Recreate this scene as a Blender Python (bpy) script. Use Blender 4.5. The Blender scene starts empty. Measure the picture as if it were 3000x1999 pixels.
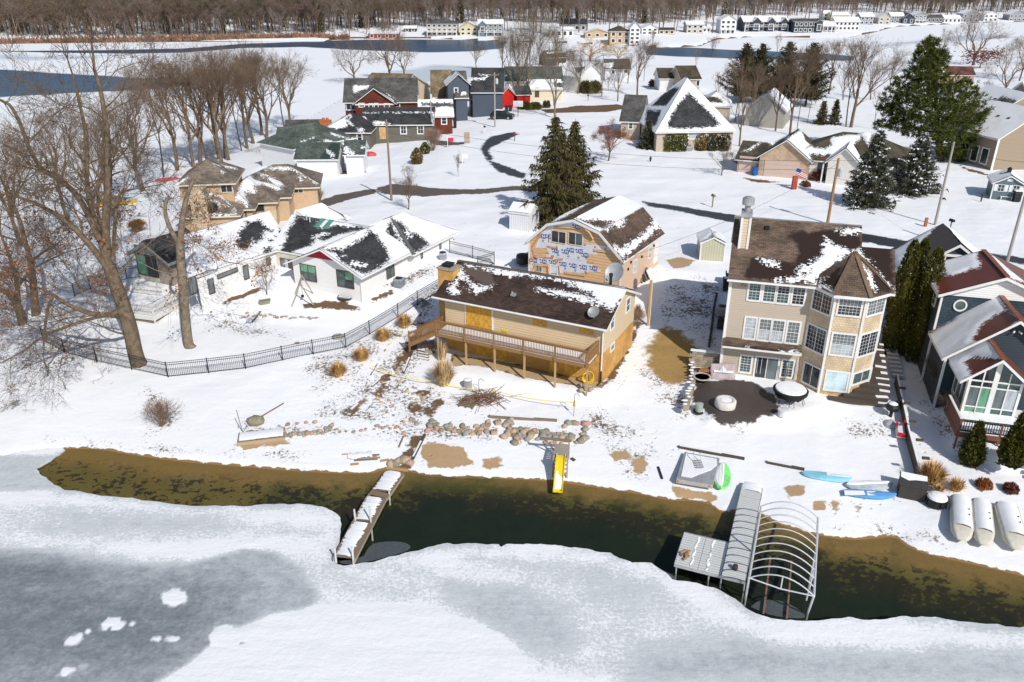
import bpy,math,random
import numpy as np
from mathutils import Vector,Matrix,noise as mnoise
from mathutils.geometry import delaunay_2d_cdt
random.seed(7);RS=np.random.RandomState(7)
R=math.radians
sc=bpy.context.scene;COL=sc.collection
# ---------------------------------------------------------------- camera, light, exposure
FPX,PITCH,CAMH=2300.0,R(24.6),28.0
cam=bpy.data.cameras.new('camera');camo=bpy.data.objects.new('camera',cam);COL.objects.link(camo)
cam.sensor_width=36;cam.lens=36*FPX/3000;cam.clip_start=0.5;cam.clip_end=6000
camo.location=(0,0,CAMH);camo.rotation_euler=(math.pi/2-PITCH,0,0);sc.camera=camo
SUN_EL,SUN_TO=R(40),Vector((0.47,-0.883,0)).normalized()
w=bpy.data.worlds.new('World');sc.world=w;w.use_nodes=True
nt=w.node_tree;bg=nt.nodes['Background'];sky=nt.nodes.new('ShaderNodeTexSky')
sky.sky_type='NISHITA';sky.sun_disc=False;sky.sun_elevation=SUN_EL
sky.sun_rotation=math.atan2(SUN_TO.x,SUN_TO.y)
nt.links.new(sky.outputs[0],bg.inputs[0]);bg.inputs[1].default_value=0.085
sl=bpy.data.lights.new('sun','SUN');so=bpy.data.objects.new('sun',sl);COL.objects.link(so)
sl.energy=3.5;sl.angle=R(0.5);sl.color=(1,0.955,0.89)
tosun=Vector((SUN_TO.x*math.cos(SUN_EL),SUN_TO.y*math.cos(SUN_EL),math.sin(SUN_EL)))
so.rotation_euler=tosun.to_track_quat('Z','Y').to_euler()
sc.view_settings.view_transform='Standard';sc.view_settings.look='None'
sc.view_settings.exposure=0.12;sc.view_settings.gamma=1;sc.view_settings.use_curve_mapping=False
sc.cycles.max_bounces=6;sc.cycles.transparent_max_bounces=8;sc.cycles.diffuse_bounces=3
sc.cycles.caustics_reflective=False;sc.cycles.caustics_refractive=False
# ---------------------------------------------------------------- measuring: where a ray of the survey photo meets the place
def ray(x,y):
    u=(x-1500)/FPX;v=-(y-999.5)/FPX
    return np.array([u,math.cos(PITCH)+v*math.sin(PITCH),-math.sin(PITCH)+v*math.cos(PITCH)])
CP=np.array([0,0,CAMH])
def GZ(p,z=0.0):
    d=ray(*p);return CP+d*((z-CAMH)/d[2])
def D(*pts):
    return[(x*1.275,y*1.275)for x,y in pts]
def crop(x0,y0,k):return lambda x,y:(x0+x/k,y0+y/k)
def sdf(P,poly,closed=True):
    """signed distance of points P (n,2) to a polygon, positive inside (unsigned when open)"""
    P=np.asarray(P,float)[:,:2];poly=np.asarray(poly,float)[:,:2]
    n=len(poly);best=np.full(len(P),1e9);ins=np.zeros(len(P),bool)
    for i in range(n if closed else n-1):
        a,b=poly[i],poly[(i+1)%n];ab=b-a;L=ab@ab+1e-12
        t=np.clip(((P-a)@ab)/L,0,1);q=P-a-t[:,None]*ab
        best=np.minimum(best,(q*q).sum(1))
        if closed:
            c=(a[1]>P[:,1])!=(b[1]>P[:,1])
            with np.errstate(divide='ignore',invalid='ignore'):
                xi=(b[0]-a[0])*(P[:,1]-a[1])/(b[1]-a[1])+a[0]
            ins^=c&(P[:,0]<xi)
    d=np.sqrt(best)
    return np.where(ins,d,-d)if closed else d
def smooth(pts,n=2):
    p=[np.asarray(q,float)for q in pts]
    for _ in range(n):
        q=[p[0]]
        for a,b in zip(p,p[1:]):q+=[a*.75+b*.25,a*.25+b*.75]
        p=q+[p[-1]]
    return p
# value noise, vectorised
_T=RS.rand(256,256)
def vnoise(x,y,s=1.0):
    x=np.asarray(x)*s;y=np.asarray(y)*s
    xi=np.floor(x).astype(int);yi=np.floor(y).astype(int);fx=x-xi;fy=y-yi
    fx=fx*fx*(3-2*fx);fy=fy*fy*(3-2*fy)
    a=_T[xi%256,yi%256];b=_T[(xi+1)%256,yi%256];c=_T[xi%256,(yi+1)%256];d=_T[(xi+1)%256,(yi+1)%256]
    return(a*(1-fx)+b*fx)*(1-fy)+(c*(1-fx)+d*fx)*fy
def fbm(x,y,s=1.0,o=4):
    return sum(vnoise(x+7.3*k,y-3.1*k,s*2**k)*.5**(k+1)for k in range(o))
# ---------------------------------------------------------------- lie of the land
SHORE_D=D((0,1052),(60,1040),(120,1034),(215,1030),(300,1045),(420,1062),(560,1073),(700,1085),(850,1090),(882,1080),(908,1074),(940,1083),(975,1095),
  (1100,1099),(1250,1104),(1330,1115),(1450,1132),(1490,1140),(1545,1152),(1600,1150),(1640,1163),(1655,1180),(1700,1176),(1745,1178),(1775,1200),(1850,1225),
  (1950,1243),(2020,1237),(2055,1232),(2085,1257),(2130,1275),(2250,1300),(2353,1325))
FS=[np.array([-260,150,0]),np.array([-120,92,0]),np.array([-62,56,0])]+smooth([GZ(p)for p in SHORE_D],2)+[np.array([60,10,0]),np.array([220,-60,0])]
FS=np.array(FS)[:,:2]
BS=[(-260,170)]+[tuple(GZ(p)[:2])for p in[(-150,700),(150,640),(400,560),(560,480),(760,428),(880,360),(1000,290),(1180,250),(1500,212),(1900,190),(2300,222),(2700,258),(3100,235)]]+[(420,250),(420,-60)]
LAND=np.array(list(FS)+[b for b in BS[::-1]])
FARS=[GZ(p)[:2]for p in[(-700,132),(0,128),(400,124),(950,122),(1010,113),(1250,113),(1480,122),(1700,128),(1950,140),(2050,137),(2095,117),(2200,109),(2480,112),(2560,96),(2620,79),(2900,66),(3150,62)]]
FARP=np.array([(-2600,500)]+FARS+[(2600,900),(2600,4200),(-2600,4200)])
PADS=[]
def land_z(x,y):
    x=np.atleast_1d(np.asarray(x,float));y=np.atleast_1d(np.asarray(y,float))
    P=np.stack([x,y],1)
    d=sdf(P,LAND);df=sdf(P,FS,False);db=sdf(P,BS,False)
    zf=np.interp(df,[0,.6,3,8,13,18,30,45],[0,.13,.42,.9,1.42,1.72,3.9,4.2])
    zb=np.interp(db,[0,3,20,45],[0,.45,2.4,4.2])
    z=np.minimum(zf,zb)
    zo=-np.interp(np.minimum(df,db),[0,.5,3,8,12],[0,.06,.38,1.3,1.7])
    z=np.where(d>0,z,zo)
    far=y>280
    if far.any():
        fd=sdf(P[far],FARP)
        zz=np.where(fd>0,np.interp(fd,[0,3,40,120,350,1200],[0,.8,3.5,7,20,34]),-np.interp(-fd,[0,3],[0,.8]))
        z[far]=np.maximum(z[far],zz)
    for poly,pz,bl in PADS:
        s=sdf(P,poly);k=np.clip(s/bl+1,0,1);k=k*k*(3-2*k);z=z*(1-k)+pz*k
    return z
ZC={}
def Z1(x,y):
    if not(-118<x<118 and 22<y<258):return float(land_z(x,y)[0])
    if len(PADS)not in ZC:
        gx,gy=np.meshgrid(np.arange(-120,121,.5),np.arange(20,261,.5));ZC[len(PADS)]=land_z(gx.ravel(),gy.ravel()).reshape(gx.shape)
    T=ZC[len(PADS)];u,v=(x+120)*2,(y-20)*2;i,j=int(u),int(v);u-=i;v-=j
    return float((T[j,i]*(1-u)+T[j,i+1]*u)*(1-v)+(T[j+1,i]*(1-u)+T[j+1,i+1]*u)*v)
def G(p,dz=0.0):
    """point of the ground under a photo point"""
    q=GZ(p,1.5)
    if q[1]>270 or q[2]>2 or q[1]<0:
        d=ray(*p);Y=270*np.exp(np.arange(0,2.2,.0035));t=Y/d[1];X=t*d[0];zz=np.maximum(land_z(X,Y),0);k=np.nonzero(CAMH+t*d[2]<=zz)[0]
        if len(k)and k[0]>0:return CP+t[k[0]]*d+np.array([0,0,dz])
    for _ in range(8):
        z=Z1(q[0],q[1]);q=GZ(p,max(z,0.0)+dz)
    return q
def PY(p,y):
    d=ray(*p);return CP+d*(y/d[1])
def height(pb,pt,dz=0.0):
    b=G(pb);d=ray(*pt);return float(CAMH+b[1]/d[1]*d[2]-b[2])
# ---------------------------------------------------------------- objects
WM={}
def thing(name,label,cat,loc=(0,0,0),rz=0.0,group=None):
    o=bpy.data.objects.new(name,None);COL.objects.link(o);o.empty_display_size=.2
    o.location=loc;o.rotation_euler=(0,0,rz)
    tag(o,label,cat,group);return o
def tag(o,label=None,cat=None,group=None,kind=None):
    if label:o['label']=label
    if cat:o['category']=cat
    if group:o['group']=group
    if kind:o['kind']=kind
    return o
def autouv(me):
    nl=len(me.loops)
    if not nl:return
    co=np.empty(len(me.vertices)*3,np.float32);me.vertices.foreach_get('co',co);co=co.reshape(-1,3)
    vi=np.empty(nl,np.int32);me.loops.foreach_get('vertex_index',vi)
    pn=np.empty(len(me.polygons)*3,np.float32);me.polygons.foreach_get('normal',pn);pn=pn.reshape(-1,3)
    lt=np.empty(len(me.polygons),np.int32);me.polygons.foreach_get('loop_total',lt)
    n=np.repeat(pn,lt,0);p=co[vi]
    t=np.stack([-n[:,1],n[:,0],np.zeros(len(n))],1);L=np.linalg.norm(t,axis=1);flat=L<.02
    t[flat]=(1,0,0);t/=np.maximum(np.linalg.norm(t,axis=1),1e-6)[:,None]
    s=np.cross(n,t);uv=np.stack([(p*t).sum(1),(p*s).sum(1)],1).astype(np.float32)
    l=me.uv_layers.new(name='UVMap');l.data.foreach_set('uv',uv.ravel())
def mesh_np(name,V,F,mats=(),mi=None,smoothf=False,attrs=None,uv=True):
    me=bpy.data.meshes.new(name);me.from_pydata([tuple(v)for v in V]if not isinstance(V,np.ndarray)else V.tolist(),[],F if isinstance(F,list)else F.tolist())
    for m in(mats if isinstance(mats,(list,tuple))else[mats]):me.materials.append(m)
    if mi is not None:me.polygons.foreach_set('material_index',mi)
    if smoothf:me.polygons.foreach_set('use_smooth',[True]*len(me.polygons))
    for k,a in(attrs or{}).items():
        at=me.attributes.new(k,'FLOAT','POINT');at.data.foreach_set('value',np.asarray(a,np.float32))
    me.update()
    if uv:autouv(me)
    return me
def link(name,me,parent=None,M=None):
    o=bpy.data.objects.new(name,me);COL.objects.link(o)
    if parent is not None:o.parent=parent
    if M is not None:o.matrix_local=M
    return o
class MB:
    def __init__(s):s.V=[];s.F=[];s.I=[]
    def add(s,V,F,mi=0):
        b=len(s.V);s.V+=[tuple(map(float,v))for v in V];s.F+=[tuple(i+b for i in f)for f in F];s.I+=[mi]*len(F);return s
    def box(s,c,d,rz=0.0,mi=0,rx=0.0,ry=0.0):
        M=Matrix.Rotation(rz,3,'Z')@Matrix.Rotation(ry,3,'Y')@Matrix.Rotation(rx,3,'X')
        V=[Vector(c)+M@Vector((x*d[0]/2,y*d[1]/2,z*d[2]/2))for x in(-1,1)for y in(-1,1)for z in(-1,1)]
        return s.add(V,[(0,1,3,2),(4,6,7,5),(0,4,5,1),(2,3,7,6),(0,2,6,4),(1,5,7,3)],mi)
    def b2(s,a,b,mi=0):
        return s.box([(a[i]+b[i])/2 for i in range(3)],[abs(b[i]-a[i])for i in range(3)],0,mi)
    def bar(s,p,q,wd,hg,mi=0,up=(0,0,1)):
        p,q=Vector(p),Vector(q);t=(q-p);L=t.length
        if L<1e-6:return s
        t.normalize();u=Vector(up)
        if abs(t.dot(u))>.98:u=Vector((0,1,0))
        r=t.cross(u).normalized();u=r.cross(t)
        V=[b+r*x*wd/2+u*z*hg/2 for b in(p,q)for x,z in((-1,-1),(1,-1),(1,1),(-1,1))]
        return s.add(V,[(0,1,2,3),(7,6,5,4),(0,4,5,1),(1,5,6,2),(2,6,7,3),(3,7,4,0)],mi)
    def tube(s,pts,rad,n=8,mi=0,cap=True):
        pts=[Vector(p)for p in pts];m=len(pts);rad=rad if isinstance(rad,(list,tuple,np.ndarray))else[rad]*m
        b=len(s.V);prev=None
        for i,p in enumerate(pts):
            t=(pts[min(i+1,m-1)]-pts[max(i-1,0)]).normalized()
            if prev is None:a=t.cross(Vector((0,0,1))if abs(t.z)<.95 else Vector((1,0,0))).normalized()
            else:a=(prev-t*prev.dot(t)).normalized()
            prev=a;c=t.cross(a)
            for k in range(n):
                g=2*math.pi*k/n;s.V.append(tuple(p+(a*math.cos(g)+c*math.sin(g))*rad[i]))
        for i in range(m-1):
            for k in range(n):
                s.F.append((b+i*n+k,b+i*n+(k+1)%n,b+(i+1)*n+(k+1)%n,b+(i+1)*n+k));s.I.append(mi)
        if cap:
            s.F.append(tuple(b+k for k in range(n))[::-1]);s.I.append(mi)
            s.F.append(tuple(b+(m-1)*n+k for k in range(n)));s.I.append(mi)
        return s
    def lathe(s,prof,c=(0,0,0),n=20,mi=0):
        b=len(s.V)
        for r,z in prof:
            for k in range(n):
                g=2*math.pi*k/n;s.V.append((c[0]+r*math.cos(g),c[1]+r*math.sin(g),c[2]+z))
        for i in range(len(prof)-1):
            for k in range(n):s.F.append((b+i*n+k,b+i*n+(k+1)%n,b+(i+1)*n+(k+1)%n,b+(i+1)*n+k));s.I.append(mi)
        s.F.append(tuple(b+k for k in range(n))[::-1]);s.I.append(mi)
        s.F.append(tuple(b+(len(prof)-1)*n+k for k in range(n)));s.I.append(mi);return s
    def prism(s,poly,z0,z1,mi=0,top=None):
        n=len(poly);b=len(s.V)
        s.V+=[(p[0],p[1],z0)for p in poly]+[(p[0],p[1],z1)for p in poly]
        s.F+=[tuple(b+i for i in range(n))[::-1],tuple(b+n+i for i in range(n))];s.I+=[mi,mi if top is None else top]
        for i in range(n):s.F.append((b+i,b+(i+1)%n,b+n+(i+1)%n,b+n+i));s.I.append(mi)
        return s
    def poly(s,pts,mi=0):return s.add(pts,[tuple(range(len(pts)))],mi)
    def mesh(s,name,mats,sm=False):return mesh_np(name,s.V,s.F,mats,s.I,sm)
    def build(s,name,mats,parent=None,sm=False):
        return link(name,s.mesh(name,mats,sm),parent)
def fix_normals(me):
    import bmesh
    bm=bmesh.new();bm.from_mesh(me);bmesh.ops.recalc_face_normals(bm,faces=bm.faces);bm.to_mesh(me);bm.free()
def copy_tree(o,parent=None):
    c=o.copy();COL.objects.link(c)
    if parent is not None:c.parent=parent
    for ch in list(o.children):copy_tree(ch,c)
    return c
# ---------------------------------------------------------------- materials
MATS={}
class NT:
    def __init__(s,name):
        s.m=bpy.data.materials.new(name);s.m.use_nodes=True;s.t=s.m.node_tree;s.p=s.t.nodes['Principled BSDF']
        s.out=s.t.nodes['Material Output']
        MATS[name]=s.m
    def n(s,ty,**k):
        x=s.t.nodes.new('ShaderNode'+ty)
        for a,v in k.items():setattr(x,a,v)
        return x
    def l(s,a,b):s.t.links.new(a,b)
    def val(s,sock,v):
        if hasattr(v,'is_output'):s.l(v,sock)
        else:sock.default_value=v
    def math(s,op,a,b=0.0,clamp=False):
        x=s.n('Math',operation=op,use_clamp=clamp);s.val(x.inputs[0],a);s.val(x.inputs[1],b);return x.outputs[0]
    def mix(s,f,a,b):
        x=s.n('Mix',data_type='RGBA');s.val(x.inputs[0],f);s.val(x.inputs[6],col(a));s.val(x.inputs[7],col(b));return x.outputs[2]
    def sm(s,v,lo,hi):
        x=s.n('MapRange',interpolation_type='SMOOTHSTEP');s.val(x.inputs[0],v);x.inputs[1].default_value=lo;x.inputs[2].default_value=hi;return x.outputs[0]
    def noise(s,scale,detail=4,vec=None,rough=.55,stretch=None):
        x=s.n('TexNoise');x.inputs['Scale'].default_value=scale;x.inputs['Detail'].default_value=detail;x.inputs['Roughness'].default_value=rough
        v=vec if vec is not None else s.obj()
        if stretch:
            mp=s.n('Mapping');mp.inputs['Scale'].default_value=stretch;s.l(v,mp.inputs[0]);v=mp.outputs[0]
        s.l(v,x.inputs['Vector']);return x.outputs['Fac']
    def obj(s):
        if not hasattr(s,'_tc'):s._tc=s.n('TexCoord')
        return s._tc.outputs['Object']
    def uv(s):
        s.obj();return s._tc.outputs['UV']
    def attr(s,name):
        x=s.n('Attribute',attribute_name=name);return x.outputs['Fac']
    def bump(s,h,dist=.02,strength=1.0):
        x=s.n('Bump');x.inputs['Distance'].default_value=dist;x.inputs['Strength'].default_value=strength;s.l(h,x.inputs['Height']);s.l(x.outputs[0],s.p.inputs['Normal']);return x
    def done(s,c,rough=.7,spec=.3):
        s.val(s.p.inputs['Base Color'],col(c));s.val(s.p.inputs['Roughness'],rough);s.p.inputs['Specular IOR Level'].default_value=spec;return s.m
def col(c):
    if hasattr(c,'is_output'):return c
    return(c[0],c[1],c[2],1)
def sh(c,k):return tuple(min(1,x*k)for x in c)
def flat(name,c,rough=.65,var=.18,scale=3,spec=.3,metal=0,bump=0):
    if name in MATS:return MATS[name]
    t=NT(name);f=t.noise(scale,5);t.p.inputs['Metallic'].default_value=metal
    if bump:t.bump(t.noise(scale*8,4),bump,.6)
    return t.done(t.mix(t.sm(f,.3,.7),sh(c,1-var),sh(c,1+var)),rough,spec)
def wood(name,c,rough=.75,var=.3,stretch=(1,14,14),scale=1.5):
    if name in MATS:return MATS[name]
    t=NT(name);f=t.noise(scale,5,stretch=stretch);g=t.noise(.9,3)
    return t.done(t.mix(t.math('ADD',t.math('MULTIPLY',f,.7),t.math('MULTIPLY',g,.3)),sh(c,1-var),sh(c,1+var)),rough,.25)
def siding(name,c,pitch=.15,var=.07,line=.62,rough=.6):
    """lap boards: courses from the height, each with a lip"""
    if name in MATS:return MATS[name]
    t=NT(name);sp=t.n('SeparateXYZ');t.l(t.uv(),sp.inputs[0])
    v=t.math('FRACT',t.math('DIVIDE',sp.outputs[1],pitch));edge=t.math('LESS_THAN',v,.13)
    t.bump(t.math('MULTIPLY',t.math('SUBTRACT',1.0,v),pitch*.12),1.0,1.0)
    row=t.n('TexWhiteNoise',noise_dimensions='1D');t.l(t.math('FLOOR',t.math('DIVIDE',sp.outputs[1],pitch)),row.inputs['W'])
    base=t.mix(t.math('ADD',t.math('MULTIPLY',t.noise(1.2,5),.6),t.math('MULTIPLY',row.outputs[0],.4)),sh(c,1-var),sh(c,1+var))
    return t.done(t.mix(edge,base,sh(c,line)),rough,.3)
def vsiding(name,c,pitch=.2,var=.06):
    if name in MATS:return MATS[name]
    t=NT(name);sp=t.n('SeparateXYZ');t.l(t.uv(),sp.inputs[0])
    v=t.math('FRACT',t.math('DIVIDE',sp.outputs[0],pitch));edge=t.math('LESS_THAN',v,.12)
    t.bump(t.math('SUBTRACT',1.0,edge),.015,1.0)
    return t.done(t.mix(edge,t.mix(t.noise(1.5,5),sh(c,1-var),sh(c,1+var)),sh(c,.7)),.6,.3)
def bricks(name,c1,c2,mortar,w=.24,h=.08,mort=.06,off=.5,var=1.0,rough=.8,bump=.01):
    if name in MATS:return MATS[name]
    t=NT(name);b=t.n('TexBrick');b.offset=off
    t.l(t.uv(),b.inputs['Vector']);b.inputs['Scale'].default_value=1;b.inputs['Brick Width'].default_value=w;b.inputs['Row Height'].default_value=h
    b.inputs['Mortar Size'].default_value=h*mort;b.inputs['Color1'].default_value=col(c1);b.inputs['Color2'].default_value=col(c2);b.inputs['Mortar'].default_value=col(mortar)
    b.inputs['Bias'].default_value=0
    t.bump(t.math('SUBTRACT',1.0,b.outputs['Fac']),bump,.8)
    f=t.noise(.8,6);g=t.mix(t.sm(f,.3,.7),(.78,.78,.78),(1.12,1.12,1.12))
    mu=t.n('Mix',data_type='RGBA',blend_type='MULTIPLY');mu.inputs[0].default_value=1;t.l(b.outputs['Color'],mu.inputs[6]);t.l(g,mu.inputs[7])
    return t.done(mu.outputs[2],rough,.25)
SNOW=(.86,.875,.9)
def roofmat(name,c,wet=None,course=.16,metal=False):
    """shingles (or ribbed metal) with snow lying where the 'snow' attribute of the slope says"""
    if name in MATS:return MATS[name]
    t=NT(name);sp=t.n('SeparateXYZ');t.l(t.uv(),sp.inputs[0])
    if metal:
        v=t.math('FRACT',t.math('DIVIDE',sp.outputs[0],.23));rib=t.math('LESS_THAN',v,.14);hgt=t.math('MULTIPLY',rib,.03)
        base=t.mix(rib,t.mix(t.noise(1.4,5),sh(c,.8),sh(c,1.2)),sh(c,1.25));rough=.35
        cellv=t.math('MULTIPLY',t.math('SUBTRACT',v,.5),.25)
    else:
        b=t.n('TexBrick');b.offset=.5;t.l(t.uv(),b.inputs['Vector']);b.inputs['Scale'].default_value=1
        b.inputs['Brick Width'].default_value=.32;b.inputs['Row Height'].default_value=course;b.inputs['Mortar Size'].default_value=.012;b.inputs['Bias'].default_value=0
        b.inputs['Color1'].default_value=col(sh(c,.72));b.inputs['Color2'].default_value=col(sh(c,1.3));b.inputs['Mortar'].default_value=col(sh(c,.45))
        mu=t.n('Mix',data_type='RGBA',blend_type='MULTIPLY');mu.inputs[0].default_value=1
        t.l(b.outputs['Color'],mu.inputs[6]);t.l(t.mix(t.sm(t.noise(.55,6),.35,.65),(.7,.7,.7),(1.25,1.22,1.2)),mu.inputs[7])
        base=mu.outputs[2];rough=.85
        fv=t.math('FRACT',t.math('DIVIDE',sp.outputs[1],course));hgt=t.math('MULTIPLY',t.math('SUBTRACT',1.0,fv),.012)
        wn=t.n('TexWhiteNoise',noise_dimensions='2D');cx=t.n('CombineXYZ')
        t.l(t.math('FLOOR',t.math('DIVIDE',sp.outputs[0],.3)),cx.inputs[0]);t.l(t.math('FLOOR',t.math('DIVIDE',sp.outputs[1],course)),cx.inputs[1]);t.l(cx.outputs[0],wn.inputs['Vector'])
        cellv=t.math('ADD',t.math('MULTIPLY',t.math('SUBTRACT',wn.outputs['Value'],.5),.5),t.math('MULTIPLY',t.math('SUBTRACT',fv,.5),-.22))
    if wet is not None:
        base=t.mix(t.sm(t.math('ADD',t.attr('damp'),t.math('MULTIPLY',t.math('SUBTRACT',t.noise(1.5,4),.5),1.0)),-.2,.2),base,wet)
    nz=t.math('MULTIPLY',t.math('SUBTRACT',t.noise(2.2,6,vec=t.uv(),rough=.65),.5),1.1)
    s=t.math('ADD',t.math('ADD',t.attr('snow'),nz),t.math('MULTIPLY',cellv,.9))
    f=t.sm(s,-.05,.12);s2=t.sm(t.attr('snow'),-.2,.5)
    c2=t.mix(f,base,t.mix(t.noise(1.1,3),sh(SNOW,.97),SNOW))
    ad=t.math('ADD',hgt,t.math('MULTIPLY',f,.03));t.bump(ad,1.0,.9)
    r=t.n('Mix',data_type='FLOAT');t.l(f,r.inputs[0]);r.inputs[2].default_value=rough;r.inputs[3].default_value=.7
    return t.done(c2,r.outputs[0],.2)

# ---------------------------------------------------------------- ground: one sheet, lake bed included, out to the horizon
def WP(dp,z=None):return np.array([(G(p)if z is None else GZ(p,z))[:2]for p in D(*dp)])
PADS.append((WP([(1040,850),(1035,822),(1200,850),(1395,890),(1370,905),(1200,880)]),1.5,2.0))
PADS.append((WP([(1590,880),(1690,870),(1830,905),(1900,925),(1790,965),(1650,960)]),1.6,1.5))
PADS.append((WP([(2185,900),(2370,900),(2400,1070),(2290,1060),(2212,1032)]),2.0,1.2))
def grid_sheet(y0s,us):
    Y=np.repeat(y0s,len(us));X=np.tile(us,len(y0s))*np.maximum(Y,20)
    n,m=len(y0s),len(us);i=np.arange((n-1)*(m-1));r,c=i//(m-1),i%(m-1);a=r*m+c
    return X,Y,np.stack([a,a+1,a+m+1,a+m],1)
us=np.concatenate([[-4,-2.2,-1.4],np.linspace(-.96,.96,380),[1.4,2.2,4]])
ys=np.concatenate([[-80,-30,0,12],20*np.exp(np.arange(0,math.log(230/20),.0042)),230*np.exp(np.arange(.01,math.log(2200/230),.016)),[2600,3600]])
GX,GY,GF=grid_sheet(ys,us)
ZG=land_z(GX,GY);near=(np.abs(GX)<GY*1.0+4)&(GY>20)&(GY<260)
PN=np.stack([GX[near],GY[near]],1);PIX=np.nonzero(near)[0]
ZG=ZG+np.where(ZG>.35,(fbm(GX,GY,.28,5)-.47)*.34*np.clip(ZG-.3,0,1),0)+np.where(ZG<-.1,(fbm(GX,GY,.5,3)-.45)*.12,0)
def area(*polys,base=-3.0):
    out=np.full(len(GX),base)
    for q in polys:
        W_=WP(q);lo,hi=W_.min(0)-3,W_.max(0)+3
        k=(PN[:,0]>lo[0])&(PN[:,0]<hi[0])&(PN[:,1]>lo[1])&(PN[:,1]<hi[1])
        if k.any():ii=PIX[k];out[ii]=np.maximum(out[ii],sdf(PN[k],W_))
    return np.clip(out,-3,3)
def SD(*p):return[(x/1.275,y/1.275)for x,y in p]
A_asph=area(SD((1880,590),(1900,593),(2168,633),(2526,684),(2667,705),(2844,730),(3000,756),(3120,778),(3120,800),(3000,776),(2867,751),(2650,727),(2526,709),(2162,656),(1900,604)),
  SD((1438,399),(1475,392),(1507,386),(1519,394),(1477,415),(1440,432),(1425,446),(1408,440),(1418,418)),SD((1410,436),(1427,438),(1446,464),(1430,474),(1414,452)),SD((1427,466),(1460,478),(1500,494),(1540,508),(1540,526),(1490,513),(1455,500),(1438,484)))
A_lane=area([(868,432),(905,422),(985,433),(1060,436),(1130,432),(1190,428),(1260,430),(1260,440),(1190,438),(1080,446),(980,452),(900,448),(872,444)],[(735,462),(770,448),(850,436),(872,436),(860,446),(790,462),(740,480)],[(985,320),(1060,328),(1070,333),(1000,334)])
A_mud=area([(750,398),(800,392),(842,392),(842,397),(770,402)],[(925,1055),(945,1003),(970,1000),(968,1018),(940,1058)],[(905,840),(940,780),(965,742),(985,735),(965,790),(935,830),(915,858)],[(858,905),(885,860),(900,862),(872,912)],
  [(938,938),(950,925),(972,928),(970,948),(945,950)],[(975,950),(1000,925),(1022,905),(1018,922),(990,960)],[(950,905),(985,895),(1000,905),(975,915)],
  [(805,945),(835,915),(842,920),(815,950)],[(1240,252),(1330,244),(1420,240),(1455,248),(1390,258),(1260,260)],
  [(890,1075),(940,1060),(945,1078),(900,1085)],[(1400,850),(1440,790),(1465,740),(1475,745),(1450,800),(1410,870),(1385,890)],
  [(690,700),(790,690),(840,715),(800,712),(700,708)],[(850,690),(900,665),(905,672),(858,698)],[(510,690),(600,660),(604,666),(516,700)],
  [(2195,375),(2230,395),(2300,410),(2270,414),(2215,402)][:3],[(1680,365),(1740,375),(1700,385)],[(1700,408),(1750,412),(1790,420),(1745,420)])
A_sand=area([(968,1022),(1010,1018),(1060,1030),(1080,1050),(1085,1070),(1040,1075),(985,1072),(965,1050)],[(1115,1055),(1145,1050),(1152,1070),(1125,1083),(1112,1070)],
  [(1400,1040),(1440,1035),(1452,1052),(1410,1062)],[(1455,1060),(1480,1050),(1490,1068),(1470,1090),(1450,1085)],
  [(1805,1120),(1850,1115),(1845,1140),(1815,1145)],[(1870,1155),(1895,1150),(1898,1175),(1875,1172)],[(1905,1150),(1930,1155),(1920,1175)],[(1960,1160),(1985,1162),(1975,1175)],
  [(545,1022),(650,1012),(665,1018),(560,1035)],[(1545,1115),(1570,1120),(1650,1138),(1640,1150),(1550,1140)],[(1530,598),(1560,590),(1600,600),(1575,615),(1545,618)],[(2045,1135),(2085,1160),(2055,1155)])
A_grass=area([(1505,770),(1530,752),(1560,760),(1600,800),(1598,850),(1570,885),(1520,880),(1490,850),(1485,800)])
A_speck=area([(1545,640),(1660,640),(1655,800),(1600,790),(1510,720)],[(1590,950),(1700,960),(1850,960),(1860,985),(1700,990),(1560,960)],[(1480,850),(1600,860),(1600,960),(1500,930)],
  [(840,860),(930,740),(1010,720),(1000,790),(960,860),(1030,930),(960,1000),(800,985),(700,960),(790,900)],[(1290,940),(1420,940),(1500,990),(1440,1020),(1330,1000)],[(20,800),(200,810),(190,850),(20,880)],[(560,960),(800,975),(1350,980),(1350,1015),(960,1010),(560,1005)],
  [(330,900),(420,940),(420,1000),(330,1000)],[(450,720),(680,760),(660,780),(460,760)],[(100,1010),(520,1030),(700,1040),(700,1060),(420,1045),(150,1025)],[(840,640),(1010,600),(1030,620),(850,690)],[(930,700),(1020,640),(1010,720),(960,760)],[(1380,1020),(1500,1030),(1480,1100),(1400,1060)],
  [(2000,1190),(2200,1240),(2180,1270),(2000,1230)],[(2130,900),(2250,1010),(2340,1030),(2330,1060),(2200,1030),(2130,960)],[(700,840),(900,740),(960,760),(830,860),(740,900)],[(560,300),(660,300),(640,360),(540,350)],[(1950,960),(2050,960),(2050,1010),(1960,1000)])
A_conc=area([(1035,815),(1210,842),(1390,880),(1388,893),(1300,882),(1200,868),(1130,848),(1075,840),(1040,845)])
A_patio=area([(1600,880),(1680,868),(1745,880),(1785,915),(1795,945),(1740,962),(1680,966),(1630,952),(1597,925),(1590,900)])
DSH=np.full(len(GX),-20.0);DSH[near]=np.where(ZG[near]>0,1,-1)*sdf(PN,FS,False);DSH[~near&(ZG>.3)]=20
A_deep=area([(640,1145),(790,1165),(900,1150),(1000,1128),(1150,1150),(1300,1170),(1480,1195),(1620,1230),(1700,1255),(1900,1300),(2100,1365),(2353,1405),(2400,1470),(1880,1440),(1700,1410),(1500,1330),(1350,1285),(1000,1280),(770,1300),(700,1180)])
A_track=np.full(len(GX),-3.0)
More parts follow.
